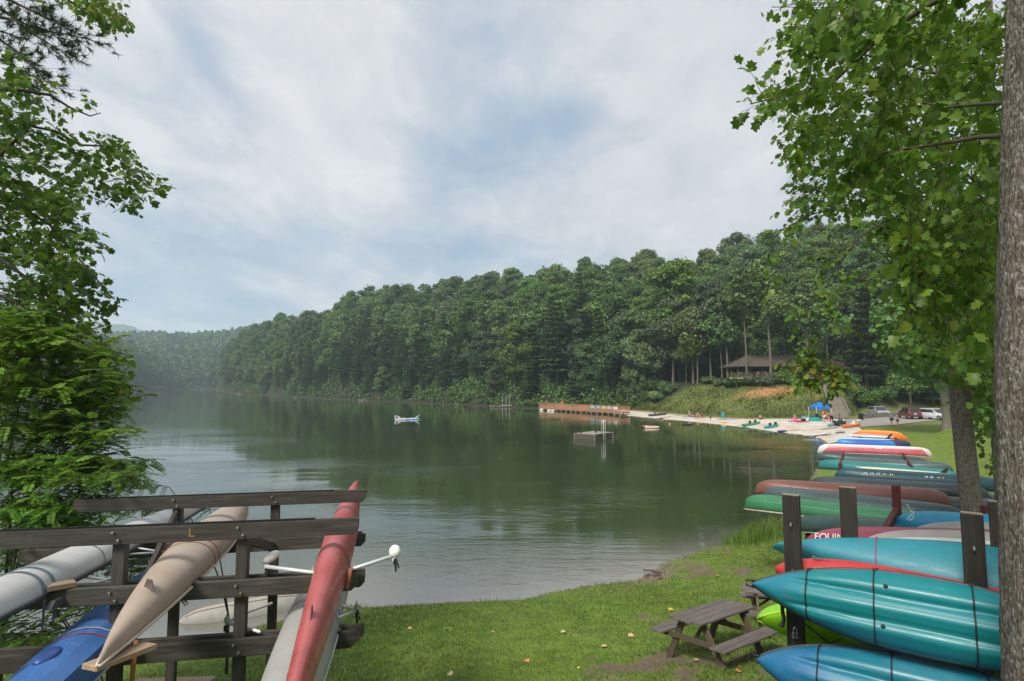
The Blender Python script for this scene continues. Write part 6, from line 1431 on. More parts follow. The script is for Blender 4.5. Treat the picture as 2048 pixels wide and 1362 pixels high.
# ------------------------------------------------------------------ boats and boards lying on the beach
def sand_boat(label, a, b, B, D, mat, name='kayak', cat='kayak', keel=(0, 0, -1), gun=None, lift=.0, **kw):
    p0, p1 = GT(*a), GT(*b); z = Vector((0, 0, D + lift)); kk = dict(pw=2.2, pe=.8, ke=5, kr=.55, sheer=.12, kc=.55, deck=.06); kk.update(kw)
    if kk['deck'] is None: pass
    o, rg = boat(name, label, cat, p0 + z, p1 + z, B, D, mat, keel, gun=gun, **kk); return o, rg
def seats(o, xs, mat, B):
    for x in xs:
        m = MB(); m.box((x, 0, -.05), (.42, B * .55, .10)); m.box((x + .22, 0, -.24), (.08, B * .5, .36)); m.build('seat', mat, o, local=True, bevel=.02)
o, _ = sand_boat('dark teal canoe drawn half up the sand near the pier', (1296, 834), (1335, 829.5), .95, .38, paint('dark_teal_shell', (.015, .07, .08)), 'canoe', 'canoe', deck=None, gun=ALG, pw=2.6)
seats(o, (-.9, .7), cl('brown_seat', (.2, .12, .07)), .8)
o, _ = sand_boat('white paddleboard with pink edge on the sand beside the dark teal canoe', (1313, 838), (1342, 833.5), .8, .12, plain('pinkish_foam', (.62, .42, .36), .5), 'paddleboard', 'paddleboard', sheer=.03)
o, _ = sand_boat('green kayak with two black seats at the water edge', (1483, 854.5), (1521, 848), .78, .28, plain('mid_green_plastic', (.05, .28, .10), .42)); seats(o, (-.5, .9), BLACK, .7)
o, _ = sand_boat('teal kayak with a dark seat at the water edge, next to the green one', (1528, 859), (1557, 853.5), .75, .28, plain('sea_teal_plastic', (.02, .30, .28), .42)); seats(o, (-.5, .9), BLACK, .7)
sand_boat('navy and white paddleboard at the water edge', (1554, 864.5), (1574, 863.5), .8, .14, plain('navy_board', (.05, .06, .16), .4), 'paddleboard', 'paddleboard', sheer=.03)
sand_boat('tan paddleboard at the water edge, end to end with the navy one', (1575, 863.5), (1600, 860), .7, .12, plain('tan_board', (.50, .42, .26), .5), 'paddleboard', 'paddleboard', sheer=.03)
sand_boat('cream paddleboard on the sand between tan boards', (1601, 862), (1639, 859.5), .7, .12, plain('cream_board', (.55, .50, .38), .5), 'paddleboard', 'paddleboard', sheer=.03)
sand_boat('dull green paddleboard on the sand pointing to the wagon', (1641, 860.5), (1677, 856), .7, .12, plain('dull_green_board', (.25, .27, .15), .5), 'paddleboard', 'paddleboard', sheer=.03)
o, _ = sand_boat('pale blue kayak on the sand beside the dark beach wagon', (1656, 854.5), (1674, 850), .75, .26, plain('pale_blue_plastic', (.16, .30, .48), .42)); seats(o, (.5,), BLACK, .6)
o, _ = sand_boat('orange kayak with a white seat on the sand by the gravel path', (1683, 858), (1721, 853), .80, .34, plain('coral_orange_plastic', (.72, .17, .05), .42), lift=.05); seats(o, (.3,), cl('white_seat', (.66, .66, .64)), .7)
sand_boat('white paddleboard lying in the shallows before the stacked boats', (1606, 875), (1662, 869.5), .8, .14, plain('white_board', (.60, .60, .60), .45), 'paddleboard', 'paddleboard', sheer=.03, lift=.08)
sand_boat('slate paddleboard on the sand before the orange kayaks on the rack', (1671, 868), (1690, 866), .7, .14, plain('slate_board', (.10, .12, .13), .45), 'paddleboard', 'paddleboard', sheer=.03)
c = G(1374.5, 850, 0); m = MB(); m.ball(c + Vector((0, 0, .06)), .5, 12, sc=(1.8, .8, .3)); tag(m.build('inflatable_float', cl('black_green_vinyl', (.02, .04, .03)), None, smooth=True), 'dark float drifting at the beach edge, near the swimmer', 'inflatable')
m = MB(); c = G(1649, 872, .12); m.tube([c + Vector((-1, .2, 0)), c, c + Vector((.6, .3, .12)), c + Vector((1.0, .3, .1))], [.05, .07, .05, .02], 6); tag(m.build('driftwood', cl('grey_driftwood', (.25, .19, .14)), None, smooth=True), 'grey driftwood branch at the water edge', 'driftwood')
def cloth_flat(name, label, cat, px, py, w, d, mat, rz=0.0, h=.04):
    g = GT(px, py); n = 7; m = MB(); vs = []
    for i in range(n):
        for k in range(n):
            x, y = (i / (n - 1) - .5) * w, (k / (n - 1) - .5) * d; xx, yy = g.x + x * math.cos(rz) - y * math.sin(rz), g.y + x * math.sin(rz) + y * math.cos(rz)
            vs.append(Vector((xx, yy, max(gz(xx, yy), 0) + .075 + h * rng.random())))
    m.add(vs, [(i * n + k, i * n + k + 1, (i + 1) * n + k + 1, (i + 1) * n + k) for i in range(n - 1) for k in range(n - 1)])
    return tag(m.build(name, mat, None, smooth=True, solid=.015), label, cat)
cloth_flat('beach_towel', 'blue towel under the sunbather in the white cap', 'towel', 1379, 834, 2.2, 1.2, cl('slate_blue_towel', (.14, .18, .34)))
cloth_flat('beach_towel', 'dark blue towel between the sunbathers', 'towel', 1388, 834.5, 1.2, 1.0, cl('dark_blue_towel', (.06, .08, .2)))
cloth_flat('beach_towel', 'coral towel under the bare backed sunbathers', 'towel', 1400, 836, 1.8, 1.2, cl('coral_towel', (.5, .25, .2)))
cloth_flat('beach_towel', 'greyish blue towel beside the turquoise chair', 'towel', 1450, 839, 2.6, 1.1, cl('grey_blue_towel', (.25, .32, .45)))
cloth_flat('beach_towel', 'green towel spread on the sand past the dark teal canoe', 'towel', 1358, 832, 1.4, 1.0, cl('green_towel', (.3, .42, .36)))
def ring_float(label, px, py, R0, r0, mat):
    g = GT(px, py); m = MB(); m.tube([g + Vector((R0 * math.cos(a), R0 * .7 * math.sin(a), r0 + .06)) for a in np.linspace(0, 2 * PI, 19)], r0, 8, cap=False); return tag(m.build('swim_ring', mat, None, smooth=True), label, 'swim ring')
ring_float('yellow swim ring at the beach edge', 1448, 846.5, .32, .10, cl('yellow_vinyl', (.70, .45, .08)))
o = sand_boat('bright pink inflatable mat on the sand beside the straw hatted person', (1576, 844), (1604, 843.5), .9, .16, cl('hot_pink_vinyl', (.62, .05, .30)), 'inflatable_mat', 'inflatable', sheer=.02)
cloth_flat('beach_towel', 'red towel on the sand next to the pink mat', 'towel', 1604, 845, 1.6, .9, RDC)
cloth_flat('beach_towel', 'white towel spread behind the pink mat', 'towel', 1600, 840.5, 1.4, .8, WHC)
def box_thing(name, label, cat, px, py, w, d, h, body, lid):
    g = GT(px, py); o = thing(name, label, cat, g + Vector((0, 0, .05))); MB().box((0, 0, h * .4), (w, d, h * .8), top=(1.06, 1.06)).build('tub', body, o, local=True, bevel=.02); MB().box((0, 0, h * .9), (w * 1.1, d * 1.1, h * .2)).build('lid', lid, o, local=True, bevel=.02)
    m = MB().tube([(-w / 2 - .04, 0, h * .7), (-w / 2 - .05, 0, h * 1.15), (w / 2 + .05, 0, h * 1.15), (w / 2 + .04, 0, h * .7)], .018, 6); m.build('handle', WHC, o, local=True); return o
box_thing('cooler', 'white and teal cooler box near the red towel', 'cooler', 1611, 841.5, .85, .5, .5, WHC, TQC)
box_thing('cooler', 'small dark cooler box beside the white and teal one', 'cooler', 1607, 843.5, .5, .4, .4, NVC, BKC)
def camp_chair(label, px, py, rz, fab, h=.85):
    g = GT(px, py); o = thing('camp_chair', label, 'chair', M=Matrix.Translation(g + Vector((0, 0, .05))) @ Matrix.Rotation(rz, 4, 'Z'))
    m = MB(); 
    for s in (-.28, .28):
        m.tube([(s, -.25, 0), (s, .22, .42)], .014, 6); m.tube([(s, .25, 0), (s, -.22, .42), ], .014, 6); m.tube([(s, .2, .3), (s * 1.02, .32, h)], .014, 6); m.tube([(s, -.25, .62), (s, .27, .62)], .018, 6)
    m.build('frame', BLACK, o, local=True)
    m = MB(); m.add([(-.27, -.24, .42), (.27, -.24, .42), (.27, .2, .36), (-.27, .2, .36)], [(0, 1, 2, 3)]); m.build('seat', fab, o, local=True, solid=.02)
    m = MB(); m.add([(-.27, .2, .36), (.27, .2, .36), (.29, .33, h), (-.29, .33, h)], [(0, 1, 2, 3)]); m.build('backrest', fab, o, local=True, solid=.02); return o
camp_chair('bright blue camp chair turned towards the sunbathers', 1418, 835.5, 1.4, BLC, 1.0); camp_chair('turquoise beach chair on the sand seen from the back', 1445, 838.5, PI, TQC, 1.1)
camp_chair('dark blue camp chair under the canopy', 1637, 841.5, .3, NVC, 1.0); camp_chair('red camp chair under the seated person in red', 1656.5, 842, .2, RDC, .95)
# teal pop-up shelter, canopy tent
g = GT(1630.5, 843); m = MB().ball(g, .75, 14, sc=(1.35, .9, .85)); o = tag(m.build('beach_tent', cl('teal_nylon', (.02, .24, .23)), None, smooth=True), 'low teal pop-up beach tent beside the canopy poles', 'tent')
tg = GT(1640, 838.5); tz = tg.z; o = thing('canopy_tent', 'bright blue peaked canopy on four pale poles on the beach', 'canopy', tg)
hw = 1.08
tp = [Vector((tg.x + x * hw, tg.y + y * hw, 0)) for x, y in ((-1, -1), (1, -1), (1, 1), (-1, 1))]
tp = [Vector((p.x, p.y, 1.85 + tz)) for p in tp]; pk = Vector((tg.x, tg.y, 2.6 + tz)); m = MB(); vs = tp + [pk] + [p - Vector((0, 0, .26)) for p in tp]
mids = [(tp[i] + tp[(i + 1) % 4]) / 2 + Vector((0, 0, .03)) for i in range(4)]
m.add(vs, [(0, 1, 4), (1, 2, 4), (2, 3, 4), (3, 0, 4), (5, 6, 1, 0), (6, 7, 2, 1), (7, 8, 3, 2), (8, 5, 0, 3)]); m.build('roof_cloth', cl('royal_blue_canopy', (.015, .16, .56)), o, solid=.02)
for p in tp: MB().tube([on(p, .05), Vector((p.x, p.y, p.z - .02))], .04, 6).build('leg', cl('cream_pole', (.62, .56, .36)), o)
# dark wagon by the pale blue kayak
g = GT(1681, 853); o = thing('beach_wagon', 'dark green beach wagon loaded with gear near the orange kayak', 'wagon', g + Vector((0, 0, .05)))
MB().box((0, 0, .42), (1.1, .6, .35), top=(1.1, 1.1)).build('tub', cl('dark_green_canvas', (.02, .06, .05)), o, local=True, bevel=.03)
for x in (-.4, .4):
    for y in (-.32, .32): MB().lathe([(.02, -.04), (.17, -.04), (.17, .04), (.02, .04)], 12, Matrix.Translation((x, y, .17)) @ Matrix.Rotation(PI / 2, 4, 'X')).build('wheel', BLACK, o, local=True)
MB().tube([(.55, 0, .5), (.85, 0, 1.15)], .02, 6).build('handle', BLACK, o, local=True)
m = MB(); m.ball((0, 0, .7), .28, 10, sc=(1.3, .8, .8)); m.tube([(-.1, 0, .7), (-.05, 0, 1.45)], .05, 6); m.ball((-.05, 0, 1.5), .1, 8); m.build('load', cl('mixed_gear', (.05, .10, .09)), o, local=True, smooth=True)
# ------------------------------------------------------------------ pavilion

RSH = wood('brown_roof_shingle', (.055, .042, .034), (.095, .072, .058), (.13, .10, .082), .95, (3, 14, 14)); PW = wood('brown_pavilion_timber', (.06, .04, .028), (.11, .075, .052), (.17, .12, .085), .8); DKW = plain('dark_pavilion_wall', (.035, .027, .021), .9)
x0, x1, y0, y1, zd, ze, zr = 42.6, 58.6, 107.4, 115.4, 7.15, 9.35, 11.6
o = thing('pavilion', 'brown timber pavilion with a hipped shingle roof and railed deck above the slope', 'building', ((x0 + x1) / 2, (y0 + y1) / 2, zd))
m = MB(); e = .7; V = [(x0 - e, y0 - e, ze), (x1 + e, y0 - e, ze), (x1 + e, y1 + e, ze), (x0 - e, y1 + e, ze), (x0 + 3.2, (y0 + y1) / 2, zr), (x1 - 2.6, (y0 + y1) / 2, zr)]
m.add(V, [(0, 1, 5, 4), (2, 3, 4, 5), (3, 0, 4), (1, 2, 5)]); m.build('roof', RSH, o, solid=.16)
m = MB(); m.box(((x0 + x1) / 2 - 1, (y0 + y1) / 2 - .6, zd - .12), (x1 - x0 + 2.6, y1 - y0 + 2.4, .2)); m.build('deck', PW, o)
m = MB(); m.box(((x0 + x1) / 2 - 1, y0 - 1.85, zd - .06), (x1 - x0 + 2.6, .06, .3)); m.build('fascia', plain('pale_deck_edge', (.30, .25, .20), .8), o)
for i in range(8):
    x = x0 + (x1 - x0) * i / 7
    for y in (y0, y1): board('post', (x, y, zd), (x, y, ze), .18, .18, PW, o, bevel=0)
    board('pier_post', (x - 1, y0 - 1.6, gz(x - 1, y0 - 1.6) - .4), (x - 1, y0 - 1.6, zd - .2), .22, .22, PW, o, bevel=0)
m = MB(); m.box(((x0 + x1) / 2 + 2, y1 - .1, (zd + ze) / 2), (x1 - x0 - 4, .2, ze - zd)); m.box((x1 - 3, (y0 + y1) / 2 + 1, (zd + ze) / 2), (.2, y1 - y0 - 2, ze - zd)); m.build('wall', DKW, o)
m = MB()
xs = np.linspace(x0 - 2.0, x1 - .6, 96)
for x in xs: m.box((x, y0 - 1.75, zd + .48), (.05, .04, .85))
for z, h in ((.96, .08), (.1, .06)): m.bar((x0 - 2.1, y0 - 1.75, zd + z), (x1 - .5, y0 - 1.75, zd + z), .07, h)
for x in np.linspace(x0 - 2.0, x1 - .6, 12): m.box((x, y0 - 1.75, zd + .55), (.14, .14, 1.15))
m.build('railing', PW, o)
for k in range(2): 
    m = MB(); c = Vector((x0 + 3.6 + 1.4 * k, y0 - .6, zd)); m.box(c + Vector((0, 0, .42)), (.55, .55, .06)); m.box(c + Vector((0, .26, .8)), (.55, .05, .75))
    for a, b in ((-.24, -.24), (.24, -.24), (-.24, .24), (.24, .24)): m.box(c + Vector((a, b, .2)), (.05, .05, .4))
    tag(m.build('porch_chair', plain('red_brown_chair', (.22, .09, .06), .7), None, bevel=.01), f'reddish slatted chair on the pavilion deck, {"first" if k == 0 else "second"} from the open end', 'chair')
# low roofed wing by the stairs
m = MB(); wx0, wx1 = 58.8, 66.0; m.add([(wx0, 105.6, 8.9), (wx1, 105.6, 8.7), (wx1, 112.0, 10.4), (wx0, 112.0, 10.6)], [(0, 1, 2, 3)]); wing = thing('porch_wing', 'low dark brown lean-to roof beside the pavilion at the stair top', 'building', (62, 109, 7.2)); m.build('roof', wood('rust_roof', (.06, .036, .028), (.10, .062, .05), (.13, .085, .07), .9), wing, solid=.14)
MB().box(((wx0 + wx1) / 2, 111, 8.4), (wx1 - wx0 - .4, .2, 3.2)).build('wall', DKW, wing)
for x in (wx0 + .2, (wx0 + wx1) / 2, wx1 - .2): board('post', (x, 105.8, gz(x, 105.8) - .2), (x, 105.8, 8.85), .16, .16, PW, wing, bevel=0)
# ------------------------------------------------------------------ stairs up the slope
STW = wood('grey_stair_timber', (.16, .13, .105), (.27, .23, .19), (.36, .32, .27), .85)
sb, st_ = on(PX(1684, 87.2, .7)), on(PX(1652, 104.5, 7.2)); st_.z = max(st_.z, 6.6); sdv = (st_ - sb); sh_ = Vector((sdv.x, sdv.y, 0)).normalized(); sl = Vector((sh_.y, -sh_.x, 0))
o = thing('wooden_stairs', 'long straight flight of grey wooden steps climbing the slope to the pavilion', 'stairs', sb); nst = 34
for i in range(nst):
    c = sb + sdv * (i + .5) / nst + Vector((0, 0, .22)); board('tread', c - sl * .95, c + sl * .95, .36, .06, STW, o, bevel=0); board('riser', c - sl * .93 - sh_ * .16 - Vector((0, 0, .11)), c + sl * .93 - sh_ * .16 - Vector((0, 0, .11)), .03, .16, STW, o, bevel=0)
for s in (-1, 1): board('stringer', sb + sl * s * 1.0 + Vector((0, 0, .05)), st_ + sl * s * 1.0 + Vector((0, 0, .10)), .07, .34, STW, o, bevel=0)
m = MB(); hr = [sb + sl * 1.05 + sdv * u + Vector((0, 0, 1.15)) for u in (0, .33, .66, 1)]; m.tube(hr, .05, 6); m.tube([h_ - Vector((0, 0, .45)) for h_ in hr], .035, 6); m.build('handrail', plain('grey_handrail', (.28, .27, .25), .6), o)
for u in np.linspace(.0, 1, 8): q = sb + sl * 1.05 + sdv * u; board('rail_post', q, q + Vector((0, 0, 1.15)), .07, .07, STW, o, bevel=0)
# ------------------------------------------------------------------ car park: low wall, bin, cars
WALLM = plain('grey_stone_wall', (.20, .19, .175), .9, .2, 0, .4, 1.6)
a, b = PX(1727, 87.5, .8), PX(1800, 92.5, .8); m = MB()
L = (b - a).length; nseg = 16
for i in range(nseg):
    for r_ in range(3):
        p = a + (b - a) * ((i + .5 + .25 * (r_ % 2)) / nseg); w_ = L / nseg * rng.uniform(.86, .97); m.box((0, 0, 0), (w_, .45 + rng.uniform(-.05, .05), .25), Matrix.Translation(on(p, .16 + r_ * .25)) @ Matrix.Rotation(math.atan2((b - a).y, (b - a).x) + rng.normal(0, .02), 4, 'Z'))
tag(m.build('stone_wall', WALLM, None, bevel=.02), 'low grey stone wall along the edge of the car park', 'wall')
g = on(PX(1722, 83.5, .7)); o = thing('litter_bin', 'black litter bin at the end of the low stone wall', 'bin', g); MB().lathe([(.30, 0), (.36, .85), (.38, .9)], 16).build('body', BLACK, o, local=True, smooth=True); MB().lathe([(.40, .88), (.38, 1.0), (.1, 1.12)], 16).build('lid', BLACK, o, local=True, smooth=True)
for i, (px, Y) in enumerate(((1716, 80.5), (1719.5, 82))):
    g = on(PX(px, Y, .6)); m = MB().ball(g + Vector((0, 0, .12)), .32 - .06 * i, 9, sc=(1.2, .9, .7)); tag(m.build('boulder', plain('pale_boulder', (.42, .41, .38), .9, .2, 0, .3, 4), None), ('larger' if i == 0 else 'smaller') + ' pale boulder at the foot of the litter bin', 'boulder')
GLASS = plain('dark_car_glass', (.02, .025, .03), .08, .7); CHROME = plain('chrome_trim', (.6, .6, .6), .2, .5, .9, .05); LAMP = plain('red_lamp_glass', (.45, .02, .02), .2); LAMPW = plain('clear_lamp_glass', (.7, .7, .68), .15); PLATE = plain('white_plate', (.6, .6, .6), .5)
def car(label, loc, rz, paintm, L=4.7, W=1.86, Ht=1.72, kind='suv', name='parked_car'):
    o = thing(name, label, 'car', M=Matrix.Translation(loc) @ Matrix.Rotation(rz, 4, 'Z'))      # nose towards +Y
    st = [(-.5, .86, .45, .78), (-.485, .95, .34, .98), (-.3, 1, .30, 1.02), (.1, 1, .30, 1.0), (.27, .99, .30, .98), (.44, .93, .32, .90), (.5, .80, .42, .74)]; V = []; m = MB()
    for y, wf, zb, zt in st:
        w = W / 2 * wf
        V += [(-w * .94, y * L, zb), (-w, y * L, zb + .22), (-w, y * L, (zb + zt) / 2 + .08), (-w * .93, y * L, zt), (w * .93, y * L, zt), (w, y * L, (zb + zt) / 2 + .08), (w, y * L, zb + .22), (w * .94, y * L, zb)]
    k = 8; Fs = [(i * k + j, i * k + (j + 1) % k, (i + 1) * k + (j + 1) % k, (i + 1) * k + j) for i in range(len(st) - 1) for j in range(k)] + [tuple(range(k))[::-1], tuple(range((len(st) - 1) * k, len(st) * k))]
    m.add(V, Fs); top = (-.47, .20) if kind == 'suv' else (-.36, .18)
    gh = [(top[0] * L, .99, W * .455), (top[0] * L + .22, Ht - .06, W * .375), (-.05 * L, Ht, W * .38), (.06 * L, Ht - .05, W * .375), (top[1] * L + .28, .97, W * .455)]; V = []
    for y, z, w in gh: V += [(-w, y, z), (w, y, z), (w * 1.06, y if z < 1.1 else y, .95), (-w * 1.06, y, .95)]
    m.add(V, [(i * 4 + j, i * 4 + (j + 1) % 4, (i + 1) * 4 + (j + 1) % 4, (i + 1) * 4 + j) for i in range(4) for j in range(4)] + [(3, 2, 1, 0), (16, 17, 18, 19)])
    m.build('body', paintm, o, local=True, bevel=.05, seg=2, smooth=False)
    y0_, z0_, y1_, z1_ = gh[0][0], 1.08, gh[1][0], Ht - .14
    MB().add([(-W * .39, y0_ - .012 + .05, z0_), (W * .39, y0_ - .012 + .05, z0_), (W * .34, y1_ - .045, z1_), (-W * .34, y1_ - .045, z1_)], [(0, 1, 2, 3)]).build('rear_window', GLASS, o, local=True, solid=-.02)
    yf, yg = gh[4][0], gh[3][0]; MB().add([(-W * .41, yf - .02, 1.04), (W * .41, yf - .02, 1.04), (W * .35, yg + .10, Ht - .12), (-W * .35, yg + .10, Ht - .12)], [(0, 1, 2, 3)]).build('windscreen', GLASS, o, local=True, solid=.03)
    for s in (-1, 1): MB().add([(s * W * .472, gh[0][0] + .35, 1.06), (s * W * .472, gh[4][0] - .35, 1.06), (s * W * .398, gh[3][0], Ht - .14), (s * W * .398, gh[1][0] + .18, Ht - .14)], [(0, 1, 2, 3)]).build('side_window', GLASS, o, local=True, solid=.02 * s)
    for s in (-1, 1):
        for y in (-.29, .31):
            Mw = Matrix.Translation((s * (W / 2 - .10), y * L, .34)) @ Matrix.Rotation(PI / 2, 4, 'Y'); w_ = MB().lathe([(.2, -.11), (.32, -.11), (.345, -.06), (.345, .06), (.32, .11), (.2, .11)], 20, Mw).build('wheel', BLACK, o, local=True, smooth=True)
            MB().lathe([(.03, -.12), (.21, -.115), (.21, .115), (.03, .12)], 14, Mw).build('rim', CHROME, w_, local=True)
        MB().box((s * W * .40, -.487 * L, .92), (.17, .10, .34)).build('tail_lamp', LAMP, o, local=True, bevel=.02); MB().box((s * W * .36, .478 * L, .74), (.34, .12, .15)).build('headlamp', LAMPW, o, local=True, bevel=.02)
        MB().box((s * (W / 2 + .08), .17 * L, 1.08), (.18, .12, .14)).build('wing_mirror', paintm, o, local=True, bevel=.03)
    MB().box((0, -.497 * L, .50), (W * .9, .14, .22)).build('rear_bumper', DK, o, local=True, bevel=.03); MB().box((0, .495 * L, .48), (W * .86, .14, .22)).build('front_bumper', paintm, o, local=True, bevel=.03); MB().box((0, -.508 * L, .78), (.36, .02, .14)).build('number_plate', PLATE, o, local=True); MB().box((0, .492 * L, .68), (.8, .06, .12)).build('grille', BLACK, o, local=True)
    return o
car('dark red parked car with its tailgate facing the lawn', on(PX(1819, 86.5, .7), .08), -.28, plain('dark_red_paint', (.10, .018, .020), .25, .6, 0, .05, 1, None, .6), 4.6, 1.88, 1.72)
car('white parked car facing the lawn behind overhanging leaves', on(PX(1869, 84, .7), .08), PI + .22, plain('white_car_paint', (.62, .62, .62), .25, .6, 0, .04, 1, None, .6), 4.8, 1.9, 1.62)
car('silver car parked behind the low stone wall and light green bush', on(PX(1757, 93, .7), .08), PI - .2, plain('silver_car_paint', (.45, .46, .47), .28, .6, .4, .04, 1, None, .6), 4.6, 1.85, 1.6)
# rocks along the far shore
for i, (px, py, w_) in enumerate(((722, 802, 1.3), (731, 803, .8), (912, 810, .8), (985, 814, 1.0), (997, 815, .7), (590, 796.5, 1.0), (478, 788.5, 1.3))):
    g = G(px, py, 0); m = MB(); m.ball((g.x, g.y + .5, .1), w_ * .62, 9, sc=(1.7, 1, .55))
    for k, v in enumerate(m.v): m.v[k] = v + Vector((math.sin(k * 3.1), math.cos(k * 5.3), math.sin(k * 7.7))) * .13
    tag(m.build('shore_rock', plain('shore_rock', (.15, .13, .11), .9, .2, 0, .4, 1.2), None), ['flat rock on the far shore straight above the loungers', 'smaller rock touching the flat far shore rock', 'lone rock at the shore just before the pale willowy bush', 'broad rock by the shore between willowy bush and pier', 'low rock beside the broad one near the pier', 'rock at the foot of the pale leaning young tree', 'rock on the hazy point at the narrow arm of the lake'][i], 'rock', 'rocks on the far shore')
# ladder-like posts of an old landing left of the pier
g = G(1012, 814, 0); o = thing('old_landing', 'small old landing with three bare white posts by the woods', 'landing', g); MB().box((g.x, g.y + .6, .35), (3.0, 1.4, .25)).build('deck', GRW, o)
for x in (-.9, 0, .9): MB().tube([(g.x + x, g.y + .8, -.5), (g.x + x, g.y + .8, 3.1)], .07, 8).build('post', plain('bleached_post', (.34, .36, .36), .8), o)
# ------------------------------------------------------------------ picnic tables
PICW = wood('grey_weathered_picnic_board', (.085, .070, .062), (.15, .128, .115), (.23, .20, .185), .85, blot=.35); PICB = wood('brown_picnic_leg', (.06, .045, .032), (.115, .085, .06), (.17, .135, .10), .85)
def picnic(label, c, ax, L=1.56, sc=1.0):
    ax = Vector((ax[0], ax[1], 0)).normalized(); ay = Vector((-ax.y, ax.x, 0)); g = on(c)
    # rest on the mean slope: tilt with the ground
    zx = (gz(*(Vector(c[:2]) + ax.to_2d() * .6)) - gz(*(Vector(c[:2]) - ax.to_2d() * .6))) / 1.2; zy = (gz(*(Vector(c[:2]) + ay.to_2d() * .6)) - gz(*(Vector(c[:2]) - ay.to_2d() * .6))) / 1.2
    X = Vector((ax.x, ax.y, zx * .5)).normalized(); Zv = X.cross(Vector((ay.x, ay.y, zy * .5))).normalized(); Yv = Zv.cross(X)
    M = Matrix.Translation(g) @ Matrix((X, Yv, Zv)).transposed().to_4x4() @ Matrix.Scale(sc, 4)
    o = thing('picnic_table', label, 'table', M=M)
    def bd(name, p, q, w, h, mat, up=(0, 0, 1)): return board(name, M @ Vector(p), M @ Vector(q), w * sc, h * sc, mat, o, up=(M.to_3x3() @ Vector(up)), bevel=.008)
    for i in range(4): bd('top_board', (-L / 2 + (.04 if i in (0, 3) else 0), -.255 + .17 * i, .72), (L / 2 - (.04 if i in (0, 3) else 0), -.255 + .17 * i, .72), .160, .038, PICW)
    for s in (-1, 1):
        for k in (0, 1): bd('seat_board', (-L / 2, s * (.56 + .15 * k), .42), (L / 2, s * (.56 + .15 * k), .42), .142, .038, PICW)
    for e in (-1, 1):
        x = e * (L / 2 - .25)
        for s in (-1, 1): bd('leg', (x, s * .20, .70), (x, s * .60, -.06), .038, .13, PICB, (1, 0, 0)) if False else bd('leg', (x, s * .19, .695), (x, s * .60, -.08), .12, .038, PICB, (1, 0, 0))
        bd('cross_bar', (x + e * .04, -.70, .375), (x + e * .04, .70, .375), .038, .09, PICB); bd('batten', (x + e * .04, -.32, .675), (x + e * .04, .32, .675), .038, .06, PICB)
        bd('brace', (x - e * .04, 0, .40), (x - e * .46, 0, .69), .06, .038, PICB)
    return o
picnic('weathered grey picnic table standing clear on the grass', (3.53, 10.22), (1.26, .85))
picnic('weathered picnic table half hidden behind the teal kayak', (5.40, 11.55), (.95, -.30))
# ------------------------------------------------------------------ fallen leaves, stones, stick
def fallen(px, py, col, size):
    p = GT(px, py, .03); L = Leaves(); a = rng.uniform(0, 6.28)
    L.add(np.array(p), (math.cos(a), math.sin(a), .1), (rng.normal(0, .25), -.2, 1), size, .5); me = L.mesh('fallen_leaf', col)
    me.transform(Matrix.Translation(-p)); return link('fallen_leaf', me, None, Matrix.Translation(p + Vector((0, 0, .012))))
LY = plain('yellow_leaf', (.62, .40, .07), .7); LO = plain('orange_leaf', (.48, .19, .05), .7); LBr = plain('pale_tan_leaf', (.55, .38, .20), .7)
for i, (x, y, m_, s) in enumerate([(823, 1259, LY, .10), (1130, 1267, LBr, .10), (1051, 1324, LO, .12), (898, 1351, LBr, .11), (1212, 1298, LBr, .11), (1257, 1275, LBr, .12), (1338, 1224, LY, .12), (1436, 1155, LO, .13), (1475, 1349, LO, .10), (984, 1268, LY, .06), (705, 1290, LY, .07), (1396, 1327, LBr, .08), (1160, 1340, LY, .05)]):
    n = {id(LY): 'yellow', id(LO): 'orange', id(LBr): 'pale tan'}[id(m_)]
    tag(fallen(x, y, m_, s), f'single {n} leaf fallen on the grass between the shell rack and the picnic table', 'fallen leaf', 'fallen leaves on the grass')
for i, (px, py, r) in enumerate(((1296, 1153, .09), (1314, 1152, .11), (1322, 1158, .07))):
    p = GT(px, py); m = MB().ball(p, r, 9, sc=(1.3, 1, .7))
    for k, v in enumerate(m.v): m.v[k] = v + Vector((math.sin(k * 3.1), math.cos(k * 5.3), math.sin(k * 7.7))) * r * .14
    tag(m.build('stone', plain('dark_shore_stone', (.07, .055, .045), .8), None), ['brown stone on the muddy shore, nearest the water', 'largest of three brown stones on the muddy shore', 'smallest brown stone on the muddy shore beside the grass'][i], 'stone', 'stones on the muddy shore')
m = MB().tube([GT(1287, 1142, .03), GT(1305, 1146, .06), GT(1325, 1149, .04)], [.018, .022, .01], 6); tag(m.build('stick', TWIG, None), 'dark stick lying on the muddy shore above the stones', 'stick')
# ------------------------------------------------------------------ grass blades, reeds
def blades(P_, hgt_, wid, lean, mat, name, label, tint, bend=True, cat='grass', kind='stuff'):
    n = len(P_); a = rng.uniform(0, 2 * PI, n); d = np.stack([np.cos(a), np.sin(a), 0 * a], 1); s = np.stack([-np.sin(a), np.cos(a), 0 * a], 1)
    h = hgt_[:, None]; l = lean[:, None]; w = wid[:, None]
    up = np.array([0, 0, 1.0])
    m1 = P_ + up * h * .6 + d * h * l * .3; tp = P_ + up * h * (1 - .35 * np.minimum(l, 1.2)) + d * h * l
    V = np.stack([P_ - s * w, P_ + s * w, m1 + s * w * .7, m1 - s * w * .7, tp], 1).reshape(-1, 3); b = np.arange(n)[:, None] * 5
    F3 = np.concatenate([b + [0, 1, 2], b + [0, 2, 3], b + [3, 2, 4]], 1).reshape(-1, 3)
    return link(name, mesh_np(name, V, F3, [mat], tint=np.repeat(np.clip(tint, 0, 1), 3)), kind=kind, label=label, cat=cat)
